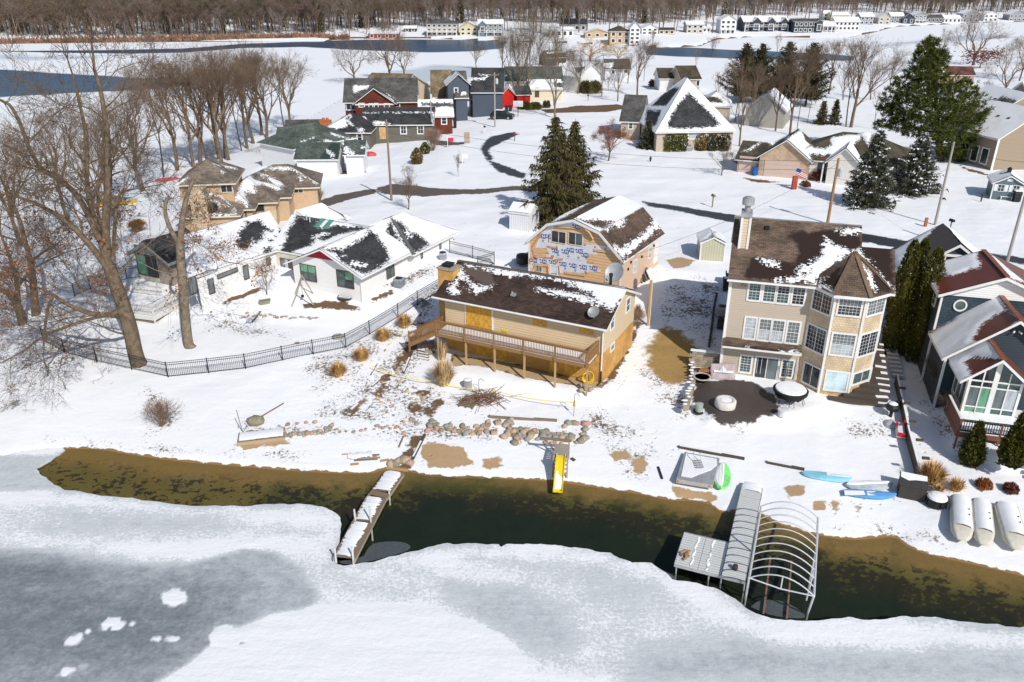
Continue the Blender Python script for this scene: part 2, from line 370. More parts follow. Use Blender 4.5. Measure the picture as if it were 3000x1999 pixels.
for q in([(970,1050),(985,1000),(1030,960),(1130,950)],[(700,1010),(735,985),(750,940),(800,900)],[(1250,1000),(1320,1010),(1500,1010),(1560,1040)],[(1480,700),(1500,740),(1500,790),(1440,870),(1400,900)],[(1540,640),(1550,590),(1580,545),(1560,510)],[(1930,1210),(1920,1180),(1990,1160),(2050,1130)],[(2080,930),(2110,1000),(2120,1080)],[(1050,500),(1120,560),(1180,600)],[(800,560),(930,640),(1000,640)],[(1230,300),(1290,330),(1450,350),(1700,420)]):
    W_=WP(q);lo,hi=W_.min(0)-2,W_.max(0)+2;k=(PN[:,0]>lo[0])&(PN[:,0]<hi[0])&(PN[:,1]>lo[1])&(PN[:,1]<hi[1]);ii=PIX[k];A_track[ii]=np.maximum(A_track[ii],.45-sdf(PN[k],W_,False))
def snowground():
    t=NT('snow_ground')
    big=t.noise(.35,6);fine=t.noise(5,6,rough=.7);mid=t.noise(1.3,6,rough=.65)
    ctr=lambda x,a:t.math('MULTIPLY',t.math('SUBTRACT',x,.5),a)
    base=t.mix(big,(.83,.85,.885),(.89,.9,.915))
    # sparse grass and twigs poking through
    sp=t.sm(t.math('ADD',t.math('ADD',t.math('MULTIPLY',t.sm(t.attr('speck'),-1.4,1.6),.165),t.noise(4.5,7,rough=.8)),t.math('MULTIPLY',ctr(t.noise(.55,4),.45),1.0)),.64,.73)
    base=t.mix(t.math('MULTIPLY',sp,t.sm(t.attr('speck'),-1.5,-.2)),base,t.mix(t.noise(12,2),(.085,.068,.048),(.23,.175,.12)))
    lit=t.sm(t.math('ADD',t.noise(9,6,rough=.8),ctr(t.noise(.25,3),.35)),.70,.78)
    base=t.mix(t.math('MULTIPLY',lit,.55),base,(.3,.22,.15))
    def lay(base,name,c1,c2,w,amp=1.2):
        m=t.sm(t.math('ADD',t.attr(name),ctr(mid,amp)),-w,w)
        return t.mix(m,base,t.mix(fine,c1,c2)),m
    base,_=lay(base,'lane',(.085,.07,.06),(.16,.135,.115),.15,1.2)
    base,_=lay(base,'grass',(.22,.14,.045),(.46,.31,.12),.35,2.4)
    base,_=lay(base,'mud',(.07,.04,.022),(.24,.15,.08),.1,1.6)
    base,_=lay(base,'sand',(.38,.25,.13),(.52,.37,.22),.08,1.3)
    base,c_=lay(base,'conc',(.40,.30,.17),(.5,.38,.23),.06,.7)
    base=t.mix(t.math('MULTIPLY',c_,t.sm(t.math('ADD',t.math('MULTIPLY',t.attr('conc'),-1.0),ctr(t.noise(.9,3),1.8)),-.1,.05)),base,(.15,.10,.045))
    base,pm=lay(base,'patio',(.045,.036,.032),(.10,.082,.072),.12,1.5)
    base,am=lay(base,'asph',(.022,.025,.03),(.055,.058,.064),.25,1.6)
    # bare strip at the water and the bed of the lake
    d=t.attr('dshore');wn=t.noise(.9,6,rough=.65);sn=t.noise(2.6,5,rough=.6,stretch=(1,1.4,1));dp=t.attr('deep')
    w2=t.noise(.55,7,rough=.68);sand=t.mix(fine,(.235,.135,.052),(.34,.21,.09));olive=t.mix(sn,(.115,.088,.030),(.245,.175,.07));weed=t.mix(wn,(.007,.014,.010),(.020,.026,.016))
    bed=t.mix(t.sm(t.math('ADD',d,ctr(wn,1.3)),-.8,-2.2),sand,olive)
    green=t.mix(w2,(.04,.045,.012),(.13,.115,.032));bed=t.mix(t.sm(t.math('ADD',dp,ctr(w2,4.5)),-2.6,-.6),bed,green)
    spots=t.math('MULTIPLY',t.sm(t.math('ADD',t.math('ADD',t.math('MULTIPLY',sn,.6),t.math('MULTIPLY',w2,.5)),t.math('MULTIPLY',t.sm(dp,-3.0,1.0),.11)),.565,.615),t.sm(d,-.5,-1.9));bed=t.mix(t.math('MULTIPLY',spots,.9),bed,(.030,.020,.014))
    dk=t.sm(t.math('ADD',dp,ctr(w2,4.6)),-.4,1.1);bed=t.mix(dk,bed,weed)
    wet=t.sm(t.math('ADD',d,ctr(t.noise(1.6,5),.7)),.18,.12)
    c=t.mix(wet,base,bed)
    vo=t.n('TexVoronoi');vo.inputs['Scale'].default_value=2.1;t.l(t.obj(),vo.inputs['Vector']);dent=t.math('MULTIPLY',t.sm(vo.outputs['Distance'],.30,.12),t.sm(t.attr('track'),-.45,.1));h=t.math('SUBTRACT',t.math('ADD',t.math('MULTIPLY',t.noise(2.6,5,rough=.55),.035),t.math('MULTIPLY',t.noise(.7,5,stretch=(.7,1.6,1)),.10)),t.math('MULTIPLY',dent,.09));t.bump(h,1.0,.55)
    r=t.math('SUBTRACT',.75,t.math('MULTIPLY',t.math('MAXIMUM',pm,am),.35))
    return t.done(c,r,.25)
V=np.stack([GX,GY,ZG],1)
me=mesh_np('snow_ground',V,GF,[snowground()],smoothf=True,uv=False,attrs=dict(track=A_track,lane=A_lane,asph=A_asph,mud=A_mud,sand=A_sand,grass=A_grass,speck=A_speck,conc=A_conc,patio=A_patio,dshore=DSH,deep=A_deep))
tag(link('snowy_ground',me),kind='structure')
# ---------------------------------------------------------------- lake ice with a ragged edge, open water, thin ice
EDGE_D=[(150,1036),(118,1058),(86,1076),(92,1092),(120,1110),(150,1127),(200,1134),(260,1142),(330,1149),(390,1158),(450,1164),(550,1164),(600,1161),(650,1158),(700,1159),(735,1164),(765,1174),(783,1188),(786,1205),(781,1235),(776,1262),(764,1278),(772,1296),(790,1303),(815,1299),(870,1289),(930,1273),
  (1000,1255),(1030,1250),(1060,1251),(1100,1250),(1148,1252),(1154,1258),(1164,1252),(1210,1252),(1262,1253),(1300,1257),(1350,1263),(1400,1271),(1425,1285),(1450,1293),(1495,1296),(1545,1330),(1600,1342),(1640,1350),(1690,1376),(1720,1402),(1770,1420),(1850,1428),(1900,1423),(1950,1421),(2000,1426),(2060,1420),(2100,1417),(2150,1420),(2200,1428),(2280,1435),(2360,1442)]
edge=[GZ(p)[:2]for p in D(*EDGE_D)];e2=[edge[0]]
for a,b in zip(edge,edge[1:]):
    for k in range(1,6):
        q=a+(b-a)*k/5;e2.append(q+np.array([fbm(q[0],q[1],1.9,3)-.44,fbm(q[1]+31,q[0],1.9,3)-.44])*.34)
left=[np.array(p)for p in[(-300,-90),(-300,175),(-120,96),(-62,59)]]+[GZ(p)[:2]+np.array([0,.8])for p in D((0,1052),(60,1040),(120,1036))]
bnd=left+e2+[np.array([60,12]),np.array([300,-90])]
bx=np.array(bnd)
yy=17*np.exp(np.arange(0,math.log(60/17),.0085));pts=[]
for y in yy:
    u=np.linspace(-.8,.8,230);pts.append(np.stack([u*(y+3)+RS.uniform(-.03,.03,230),np.full(230,y)+RS.uniform(-.03,.03,230)],1))
pts=np.concatenate(pts);s_=sdf(pts,bx);pts=pts[s_>.12]
allp=[Vector(p)for p in bnd]+[Vector(p)for p in pts];nb=len(bnd)
res=delaunay_2d_cdt(allp,[(i,(i+1)%nb)for i in range(nb)],[],1,1e-5)
IV=np.array([(v.x,v.y)for v in res[0]]);IF=[tuple(f)for f in res[2]]
def soft(poly,w_):return np.clip(sdf(IV,np.array([GZ(p)[:2]for p in D(*poly)]))/w_+.5,0,1)
bare=np.zeros(len(IV))
def put(poly,v,w_):
    global bare
    k=soft(poly,w_);bare=bare*(1-k)+v*k
put([(-250,1150),(150,1150),(560,1180),(780,1200),(760,1260),(640,1250),(400,1245),(-250,1250)],.30,2.0)
put([(120,1175),(520,1190),(480,1225),(260,1235),(120,1215)],.42,2.5)
put([(-250,1040),(130,1045),(95,1080),(160,1130),(-250,1135)],.46,.8)
put([(-250,1240),(150,1250),(330,1280),(560,1272),(760,1262),(960,1275),(1100,1330),(1500,1330),(1700,1400),(1900,1460),(2600,1480),(2600,1568),(1230,1568),(1180,1500),(1090,1440),(950,1400),(700,1400),(300,1568),(-250,1568)],.3,2.0)
put([(1050,1260),(1400,1285),(1520,1340),(1560,1370),(1450,1400),(1300,1350),(1060,1300)],.40,2.4)
put([(1030,1340),(1200,1355),(1290,1400),(1320,1470),(1300,1500),(1200,1480),(1080,1420)],.50,1.6)
put([(1480,1500),(1700,1470),(1950,1500),(2600,1520),(2600,1580),(1430,1580)],.56,2.2)
put([(1600,1400),(1800,1440),(2100,1450),(2100,1480),(1800,1480)],.12,1.5)
put([(1540,1330),(1690,1392),(1740,1425),(1650,1400),(1560,1360)],.1,.8)
put([(-250,1262),(60,1264),(130,1274),(200,1288),(330,1302),(420,1302),(500,1280),(560,1262),(640,1272),(690,1310),(735,1375),(700,1405),(600,1435),(520,1450),(480,1490),(440,1525),(340,1580),(-250,1580)],.60,.4)
put([(-250,1300),(150,1310),(330,1340),(420,1340),(520,1350),(520,1420),(430,1500),(330,1560),(-250,1560)],.90,4.5)
put([(-250,1290),(120,1300),(200,1330),(-250,1345)],.95,1.5)
put([(345,1590),(440,1530),(480,1495),(540,1455),(620,1418),(720,1402),(860,1398),(960,1405),(1080,1435),(1140,1462),(1185,1500),(1205,1580)],-.35,.7)
for q in([(372,1372),(385,1360),(405,1356),(422,1364),(428,1380),(415,1390),(395,1393),(378,1386)],[(150,1472),(172,1462),(186,1468),(172,1484),(150,1486)],[(175,1468),(186,1452),(190,1462)],[(196,1452),(206,1450),(212,1458),(200,1460)],
          [(232,1440),(250,1424),(268,1420),(286,1434),(276,1446),(256,1452),(262,1438),(240,1448)],[(294,1436),(308,1434),(314,1440),(302,1442)],[(350,1466),(362,1464),(370,1472),(358,1474)],[(385,1468),(404,1464),(412,1472),(396,1476)],[(136,1548),(156,1534),(172,1540),(150,1556)],
          [(180,1528),(194,1526),(196,1534)],[(480,1470),(492,1446),(520,1440),(548,1448),(560,1462),(530,1468),(505,1486),(488,1480)],[(560,1474),(580,1470),(575,1484),(545,1496)]):put(q,-.5,.12)
for q in([(505,1470),(520,1462),(528,1470)],[(535,1484),(560,1474),(572,1470),(560,1486)],[(490,1502),(506,1498),(500,1508)]):put(q,.7,.15)
de_=sdf(IV,np.array(e2),False);bare=np.maximum(bare,(.62-.42*de_)*np.clip(.35+1.4*fbm(IV[:,0],IV[:,1],.22,3)-.35,0,1))
def icemat():
    t=NT('lake_ice')
    f=t.noise(5.5,8,rough=.8);m=t.noise(.8,5,rough=.6);g=t.noise(1.1,7,rough=.62,stretch=(1,1.25,1))
    b=t.attr('bare');v=t.math('ADD',b,t.math('ADD',t.math('MULTIPLY',t.math('SUBTRACT',f,.5),.95),t.math('MULTIPLY',t.math('SUBTRACT',m,.5),.3)))
    ice=t.mix(t.sm(t.math('ADD',b,t.math('ADD',t.math('MULTIPLY',t.math('SUBTRACT',g,.5),.5),t.math('MULTIPLY',t.math('SUBTRACT',t.noise(4,6,rough=.7),.5),.45))),.30,1.05),(.60,.63,.655),(.17,.195,.22))
    c=t.mix(t.sm(v,.20,.36),t.mix(g,(.83,.85,.885),(.89,.9,.92)),ice)
    spk=t.math('MULTIPLY',t.sm(t.noise(13,3,rough=.8),.70,.76),t.sm(b,.4,.6));c=t.mix(t.math('MULTIPLY',spk,.6),c,(.75,.77,.8))
    dots=t.math('MULTIPLY',t.sm(t.noise(1.15,1,rough=.3),.80,.83),t.sm(b,.45,.6));c=t.mix(dots,c,(.03,.03,.035))
    h=t.math('ADD',t.math('MULTIPLY',t.noise(3.2,5,rough=.6),.05),t.math('MULTIPLY',t.noise(.55,6,stretch=(.5,1.7,1)),.13));t.bump(h,1.0,.5)
    return t.done(c,t.math('SUBTRACT',.75,t.math('MULTIPLY',t.sm(v,.3,.8),.3)),.25)
iz=np.full(len(IV),.03)+.05*np.clip(.3-bare,0,.6)*fbm(IV[:,0],IV[:,1],.8,3)
n0=len(IV);V3=[(a,b,z)for(a,b),z in zip(IV,iz)]
# thickness along the open edge
from collections import Counter
ec=Counter(tuple(sorted((f[i],f[(i+1)%3])))for f in IF for i in range(3))
be=[(f[i],f[(i+1)%3])for f in IF for i in range(3)if ec[tuple(sorted((f[i],f[(i+1)%3])))]==1]
low={}
for a,b in be:
    for k in(a,b):
        if k not in low:low[k]=len(V3);V3.append((IV[k][0],IV[k][1],-.07))
IF+=[(b,a,low[a],low[b])for a,b in be]
bare2=np.concatenate([bare,np.full(len(V3)-n0,.8)])
tag(link('lake_ice',mesh_np('lake_ice',V3,IF,[icemat()],smoothf=False,uv=False,attrs=dict(bare=bare2))),kind='structure')
def watermat(name,tint,gl=.06):
    t=NT(name);tr=t.n('BsdfTransparent');tr.inputs[0].default_value=col(tint);g=t.n('BsdfGlossy');g.inputs['Roughness'].default_value=gl
    lw=t.n('LayerWeight');lw.inputs[0].default_value=.5;mx=t.n('MixShader')
    b=t.n('Bump');b.inputs['Distance'].default_value=.01;b.inputs['Strength'].default_value=.35;t.l(t.noise(2.5,4),b.inputs['Height']);t.l(b.outputs[0],g.inputs['Normal']);
    t.l(t.math('ADD',t.math('MULTIPLY',t.math('POWER',lw.outputs['Facing'],4.0),.75),.02),mx.inputs[0]);t.l(tr.outputs[0],mx.inputs[1]);t.l(g.outputs[0],mx.inputs[2]);t.l(mx.outputs[0],t.out.inputs['Surface'])
    t.t.nodes.remove(t.p);return t.m
wb=MB();wb.poly([(-75,2,0),(90,2,0),(90,62,0),(-75,62,0)])
tag(wb.build('open_water',[watermat('open_water',(.83,.86,.74))]),kind='structure')
tm=NT('thin_ice');tm.done(tm.mix(tm.noise(5,6),(.10,.12,.135),(.24,.27,.30)),.5);tm.p.inputs['Alpha'].default_value=.45
for q in([(836,1278),(850,1252),(880,1245),(925,1245),(947,1256),(935,1268),(870,1286),(820,1296),(790,1298),(775,1290),(815,1286)],[(1455,1300),(1500,1302),(1548,1322),(1560,1338),(1500,1340),(1462,1328)],
          [(1725,1395),(1745,1378),(1800,1380),(1850,1410),(1850,1424),(1770,1416)]):
    b=MB();b.poly([(*p[:2],.012)for p in smooth([GZ(p)for p in D(*(list(q)+[q[0]]))],3)][::-1]);m_=b.mesh('thin_ice',[tm.m])
    if m_.polygons[0].normal.z<0:m_.flip_normals()
    tag(link('thin_ice',m_),kind='structure')
# ---------------------------------------------------------------- the far lake, frozen with leads of open water
ub=np.concatenate([[-3.5,-1.5],np.linspace(-.8,.8,200),[1.5,3.5]]);yb=80*np.exp(np.arange(0,math.log(1400/80),.009))
LX,LY,LF=grid_sheet(yb,ub);LP=np.stack([LX,LY],1)
op=np.full(len(LX),-30.0);gr=np.full(len(LX),-30.0)
def dpoly(q):return np.array([GZ(p)[:2]for p in D(*q)])
for q in([(-300,160),(0,160),(60,163),(110,168),(200,172),(330,180),(430,177),(480,184),(440,196),(330,206),(200,213),(100,219),(0,223),(-300,225)],
          [(-100,118),(250,116),(420,112),(560,101),(740,94),(900,91),(1110,92),(1170,95),(1150,112),(1100,118),(980,121),(850,117),(700,108),(560,111),(430,121),(300,124)],
          [(1480,107),(1600,110),(1680,115),(1780,119),(1900,124),(1965,130),(1960,140),(1850,139),(1700,135),(1560,131),(1480,125)]):op=np.maximum(op,sdf(LP,dpoly(q)))
for q in([(0,126),(80,130),(240,128),(220,135),(60,140),(0,138)],[(860,175),(1000,150),(1150,160),(1150,200),(980,190)],[(1400,170),(1560,150),(1560,180),(1430,190)],[(1990,155),(2230,165),(2353,178),(2353,182),(2180,176)],
          [(2250,78),(2340,84),(2260,92),(2000,108),(2150,88)],[(2030,140),(2353,142),(2353,146),(2100,146)]):gr=np.maximum(gr,sdf(LP,dpoly(q)))
def farlake():
    t=NT('frozen_lake');n=t.noise(.06,5,stretch=(.5,1.6,1));k=t.noise(.25,4)
    c=t.mix(n,(.82,.845,.885),(.88,.89,.91));wob=t.math('MULTIPLY',t.math('SUBTRACT',n,.5),22)
    g=t.sm(t.math('ADD',t.attr('gray'),wob),-5,5);c=t.mix(t.math('MULTIPLY',g,.75),c,(.42,.48,.56))
    o=t.sm(t.math('ADD',t.attr('open'),t.math('MULTIPLY',wob,.35)),-1.2,1.2);c=t.mix(o,c,t.mix(k,(.015,.045,.095),(.03,.075,.14)))
    r=t.n('Mix',data_type='FLOAT');t.l(o,r.inputs[0]);r.inputs[2].default_value=.8;r.inputs[3].default_value=.3
    t.bump(t.math('MULTIPLY',t.noise(.9,3),.1),1.0,.5)
    return t.done(c,r.outputs[0],.2)
tag(link('frozen_lake',mesh_np('frozen_lake',np.stack([LX,LY,np.full(len(LX),.02)],1),LF,[farlake()],smoothf=True,uv=False,attrs=dict(open=np.clip(op,-30,30),gray=np.clip(gr,-30,30)))),kind='structure')

# ---------------------------------------------------------------- shared materials
WHITE=flat('white_trim',(.78,.78,.77),.5,.05,2);SNOWM=flat('snow_cap',SNOW,.75,.03,1.5,bump=.02)
def glassmat(name,c,rough=.06):
    t=NT(name);n=t.noise(.9,3,stretch=(1,1,.6));t.p.inputs['Metallic'].default_value=0
    return t.done(t.mix(t.sm(n,.35,.65),sh(c,.55),sh(c,1.5)),rough,.6)
GL_DARK=glassmat('glass_dark',(.022,.026,.03));GL_TEAL=glassmat('glass_teal',(.05,.085,.085));GL_BLIND=glassmat('glass_blind',(.32,.35,.38),.2);GL_PALE=glassmat('glass_pale',(.42,.55,.60),.2)
GL_GREEN=glassmat('glass_green',(.10,.24,.16),.12);GL_GREY=glassmat('glass_grey',(.10,.12,.125),.1)
DARK=flat('dark_metal',(.02,.021,.023),.5,.2);GREYM=flat('grey_metal',(.40,.41,.42),.45,.15,2,metal=.3);BLACKF=flat('black_fabric',(.015,.015,.017),.8,.3)
OSB=flat('osb_board',(.62,.33,.05),.8,.25,9);DECKW=wood('deck_wood',(.30,.17,.075));DECKL=wood('deck_post_wood',(.47,.31,.15));OLDW=wood('weathered_wood',(.23,.17,.12));DKW=wood('dark_timber',(.085,.068,.055));GREYW=wood('grey_wood',(.34,.30,.26))
UNIT={}
def unitbox(m):
    if m.name not in UNIT:
        b=MB();b.box((0,0,0),(1,1,1));UNIT[m.name]=b.mesh('piece_'+m.name,[m])
    return UNIT[m.name]
def piece(name,m,parent,c,d,rz=0.0,rx=0.0,ry=0.0):
    """one brick, pane, plank, baluster: its own object on a shared mesh"""
    M=Matrix.Translation(Vector(c))@Matrix.Rotation(rz,4,'Z')@Matrix.Rotation(ry,4,'Y')@Matrix.Rotation(rx,4,'X')@Matrix.Diagonal((d[0],d[1],d[2],1))
    return link(name,unitbox(m),parent,M)
class Fr:
    """a thing standing on the ground with its own axes: x along its front, y away from the lake, z up from its base"""
    def __init__(s,name,label,cat,loc,deg,group=None):
        s.o=thing(name,label,cat,tuple(loc),R(deg),group);s.L=np.array(loc,float);a=R(deg)
        s.u=np.array([math.cos(a),math.sin(a),0]);s.v=np.array([-math.sin(a),math.cos(a),0])
    def loc(s,w):q=np.asarray(w)-s.L;return np.array([q@s.u,q@s.v,q[2]])
    def ray(s,p):
        d=ray(*p);return s.loc(CP),np.array([d@s.u,d@s.v,d[2]])
    def hit(s,p,P0,n):
        o,d=s.ray(p);n=np.asarray(n,float);t=((np.asarray(P0,float)-o)@n)/(d@n);return o+t*d
    def wy(s,p,y):return s.hit(p,(0,y,0),(0,1,0))
    def wx(s,p,x):return s.hit(p,(x,0,0),(1,0,0))
    def wz(s,p,z):return s.hit(p,(0,0,z),(0,0,1))
def facing(*a):
    (x0,y0),(x1,y1)=a;T=np.array([x1-x0,y1-y0,0.]);L=np.linalg.norm(T);T/=L
    return(np.array([x0,y0,0.]),T,np.array([T[1],-T[0],0.]),L)
def window(f,pl,s,z,w,h,cols=1,rows=1,sashes=1,split=1,glass=GL_DARK,frame=WHITE,cas=.09,name='window',label=None,mun=.018,glasses=None,deep=.05):
    """a window on a wall plane: casing, sashes, glazing bars and a pane in every sash"""
    O,T,N,_=pl;rz=math.atan2(T[1],T[0]);b=MB()
    def P(a,c,d=0):return O+T*a+N*d+np.array([0,0,c])
    def fb(a0,a1,c0,c1,d0,d1):
        c=P((a0+a1)/2,(c0+c1)/2,(d0+d1)/2);b.box(c,(abs(a1-a0),abs(d1-d0),abs(c1-c0)),rz)
    x0,x1,z0,z1=s-w/2,s+w/2,z-h/2,z+h/2
    fb(x0-cas,x0,z0-cas,z1+cas,0,deep);fb(x1,x1+cas,z0-cas,z1+cas,0,deep);fb(x0,x1,z1,z1+cas,0,deep);fb(x0,x1,z0-cas,z0,0,deep+.02)
    sw=w/sashes;st=.05
    for i in range(1,sashes):fb(x0+i*sw-st/2,x0+i*sw+st/2,z0,z1,0,deep-.005)
    for i in range(sashes):
        for j in range(1,split):fb(x0+i*sw+(st/2 if i else 0),x0+(i+1)*sw-(st/2 if i<sashes-1 else 0),z0+h*j/split-.02,z0+h*j/split+.02,0,deep-.012)
        for k in range(1,cols):fb(x0+i*sw+sw*k/cols-mun/2,x0+i*sw+sw*k/cols+mun/2,z0,z1,0,.024)
        for k in range(1,rows):
            if split==2 and k*2==rows:continue
            fb(x0+i*sw,x0+(i+1)*sw,z0+h*k/rows-mun/2,z0+h*k/rows+mun/2,0,.022)
    o=b.build(name,[frame],f.o)
    if label:o['label']=label
    for i in range(sashes):
        for j in range(split):
            g=glasses[(i*split+j)%len(glasses)]if glasses else glass
            piece('pane',g,o,P(x0+(i+.5)*sw,z0+h*(j+.5)/split,.008),(sw-.02,.012,h/split-.02),rz)
    return o
def win_px(f,pl,cr,c,size,**k):
    O,T,N,_=pl
    def st(x,y):
        q=f.hit(cr(x,y),O,N);return(q-O)@T,q[2]
    a,z=st(*c);w=abs(st(c[0]+size[0]/2,c[1])[0]-st(c[0]-size[0]/2,c[1])[0]);h=abs(st(c[0],c[1]+size[1]/2)[1]-st(c[0],c[1]-size[1]/2)[1])
    return window(f,pl,a,z,w,h,**k)
def roof_face(f,q,mat,base='bare',snow=(),bare=(),damp=(),cr=None,res=.22,parent=None,name='roof',amp=.11):
    """one slope as a fine sheet; snow, bare and damp patches are outlines measured on the photo and laid onto the slope"""
    q=[np.asarray(p,float)for p in q]
    if len(q)==3:q=[q[0],q[1],q[2],q[2]]
    a,b,c,d=q;nu=max(2,int(max(np.linalg.norm(b-a),np.linalg.norm(c-d))/res));nv=max(2,int(max(np.linalg.norm(d-a),np.linalg.norm(c-b))/res))
    nu,nv=min(nu,110),min(nv,90)
    U,W_=np.meshgrid(np.linspace(0,1,nu+1),np.linspace(0,1,nv+1));U=U.ravel()[:,None];W_=W_.ravel()[:,None]
    V=(a*(1-U)+b*U)*(1-W_)+(d*(1-U)+c*U)*W_
    n=np.cross(b-a,(d+c)/2-a);n/=np.linalg.norm(n)
    if n[2]<0:n=-n
    e1=(b-a)/np.linalg.norm(b-a);e2=np.cross(n,e1)
    P2=np.stack([(V-a)@e1,(V-a)@e2],1)
    def pj(poly):
        h=[f.hit(cr(*p),a,n)for p in poly];return np.array([((x-a)@e1,(x-a)@e2)for x in h])
    s=np.full(len(V),1.0 if base=='snow' else-1.0)
    for poly in snow:s=np.maximum(s,sdf(P2,pj(poly)))
    for poly in bare:s=np.minimum(s,-sdf(P2,pj(poly)))
    dm=np.full(len(V),-1.0)
    for poly in damp:dm=np.maximum(dm,sdf(P2,pj(poly)))
    k=np.clip((s+.1)/.5,0,1);V=V+n*(amp*k*(.55+.9*fbm(P2[:,0]+a[0],P2[:,1]+a[1],.9,3)))[:,None]
    i=np.arange(nu*nv);r,cc=i//nu,i%nu;v0=r*(nu+1)+cc;F=np.stack([v0,v0+1,v0+nu+2,v0+nu+1],1)
    me=mesh_np(name,V,F,[mat],smoothf=True,attrs=dict(snow=np.clip(s,-1.5,1.5),damp=np.clip(dm,-1.5,1.5)))
    if me.polygons[0].normal.z<0:me.flip_normals()
    return link(name,me,parent or f.o)
def slab(f,quads,mat=WHITE,t=.16,name='fascia',gap=.02):
    """boards under the roof edge: the thickness of the slopes"""
    b=MB()
    for q in quads:
        q=[np.asarray(p,float)for p in q];m=len(q);n=np.cross(q[1]-q[0],q[2]-q[0]);n/=np.linalg.norm(n)
        if n[2]<0:q=q[::-1]
        t0=[p-np.array([0,0,gap])for p in q];t1=[p-np.array([0,0,gap+t])for p in q]
        b.add(t0+t1,[tuple(range(m)),tuple(range(2*m-1,m-1,-1))]+[(i,i+m,(i+1)%m+m,(i+1)%m)for i in range(m)])
    return b.build(name,[mat],f.o)
def walls(f,polys,mat,name='wall',parent=None):
    b=MB()
    for p in polys:b.poly(p)
    return b.build(name,[mat],parent or f.o)
def wq(p,q,z0,z1):return[(p[0],p[1],z0),(q[0],q[1],z0),(q[0],q[1],z1),(p[0],p[1],z1)]
def posts(f,pts,z0,z1,mat=WHITE,w=.14,name='corner_board'):
    for x,y in pts:b=MB();b.box((x,y,(z0+z1)/2),(w,w,z1-z0));b.build(name,[mat],f.o)
def lathe_thing(name,label,cat,loc,prof,mats,n=20,group=None):
    b=MB();b.lathe(prof,n=n);o=b.build(name,mats,sm=False);o.location=loc;return tag(o,label,cat,group)

# ================================================================ three-storey house with the corner turret
cn=crop(2050,700,3.137);c3=crop(1950,580,2.24)
zC=1.6
fC=Fr('lake_house','tall beige three-storey house with brown roof and eight-sided corner turret','house',(15.5,52.2,zC),-15.5)
SH_BEIGE=siding('beige_lap',(.52,.44,.355),.13,.05,.78);SH_CREAM=bricks('cream_shake',(.66,.52,.34),(.74,.60,.42),(.5,.39,.26),.22,.17,.07,bump=.012);BLOCKY=flat('ochre_base',(.52,.36,.16),.8,.2,4)
R_BROWN=roofmat('brown_shingle',(.16,.115,.088),wet=(.032,.02,.017),course=.15)
EZ=7.45;DEP=8.4
T=[(5.4,0),(6.8,-1.4),(8.75,-1.4),(10.15,0)]
walls(fC,[wq((0,0),T[0],-1,EZ),wq((10.15,DEP),(0,DEP),-1,EZ),wq((0,DEP),(0,0),-1,EZ)],SH_BEIGE)
walls(fC,[wq(T[0],T[1],.55,EZ),wq(T[1],T[2],.55,EZ),wq(T[2],T[3],.55,EZ),wq(T[3],(10.15,DEP),.55,EZ)],SH_CREAM,'turret_wall')
walls(fC,[wq(T[0],T[1],-1,.55),wq(T[1],T[2],-1,.55),wq(T[2],T[3],-1,.55),wq(T[3],(10.15,DEP),-1,.55)],BLOCKY,'foundation')
posts(fC,[(0,0)]+T[1:],-.2,EZ)
pf=facing((0,0),(5.4,0));pa,pb,pc=facing(T[0],T[1]),facing(T[1],T[2]),facing(T[2],T[3])
for c,s,g in[((504,482),(100,158),[GL_TEAL]),((640,494),(100,162),[GL_TEAL]),((767,506),(102,164),[GL_DARK,GL_TEAL]),((909,518),(104,166),[GL_DARK]),
                ((462,820),(92,186),[GL_BLIND]),((596,836),(100,190),[GL_GREY,GL_BLIND]),((716,849),(100,190),[GL_GREY,GL_BLIND]),((855,862),(102,188),[GL_GREY]),
                ((421,1150),(92,142),[GL_TEAL]),((804,1192),(96,148),[GL_TEAL,GL_DARK])]:
    win_px(fC,pf,cn,c,s,cols=3,rows=6,split=2,glasses=g[::-1]if len(g)>1 else g,cas=.13,label='double-hung window with a pale blind' if g[0]is GL_BLIND else None)
win_px(fC,pf,cn,(610,1198),(200,205),cols=1,rows=1,sashes=2,split=1,glasses=[GL_DARK,GL_GREY],cas=.13,name='sliding_door')
b=MB()
for k in range(1,3):b.b2((2.25+k*.28,-.03,.2),(2.275+k*.28,-.01,1.95))
o_=b.build('door_grille',[WHITE],fC.o)
for pl,c,s,kw in[(pa,(1128,572),(172,200),dict(cols=3,rows=5,sashes=2,glass=GL_DARK)),(pb,(1380,620),(205,165),dict(cols=6,rows=6,glasses=[GL_DARK,GL_GREY],split=2)),(pc,(1620,608),(140,150),dict(cols=3,rows=5,sashes=2,glass=GL_GREY)),
                     (pa,(1068,920),(172,220),dict(cols=3,rows=6,sashes=2,glass=GL_DARK)),(pb,(1314,974),(205,190),dict(cols=6,rows=7,glasses=[GL_BLIND,GL_GREY],split=2)),(pc,(1548,962),(148,180),dict(cols=3,rows=6,sashes=2,glass=GL_DARK)),
                     (pa,(1026,1254),(150,180),dict(sashes=2,glass=GL_DARK)),(pb,(1256,1310),(195,165),dict(cols=6,rows=5,glass=GL_PALE)),(pc,(1486,1266),(145,85),dict(sashes=2,split=1,glass=GL_TEAL))]:
    win_px(fC,pl,cn,c,s,cas=.12,**kw)
# little roof over the ground floor
aw=[(-.1,-.85,2.5),(5.35,-.85,2.5),(5.35,-.01,2.85),(-.1,-.01,2.85)]
roof_face(fC,aw,R_BROWN,snow=[[(430,1005),(460,1000),(490,1015),(460,1030)],[(725,1030),(900,1035),(965,1050),(975,1085),(850,1070),(730,1045)]],cr=cn,name='awning_roof',damp=[[(240,990),(980,1090),(980,1040),(240,970)]]);slab(fC,[aw],t=.14,name='awning_fascia')
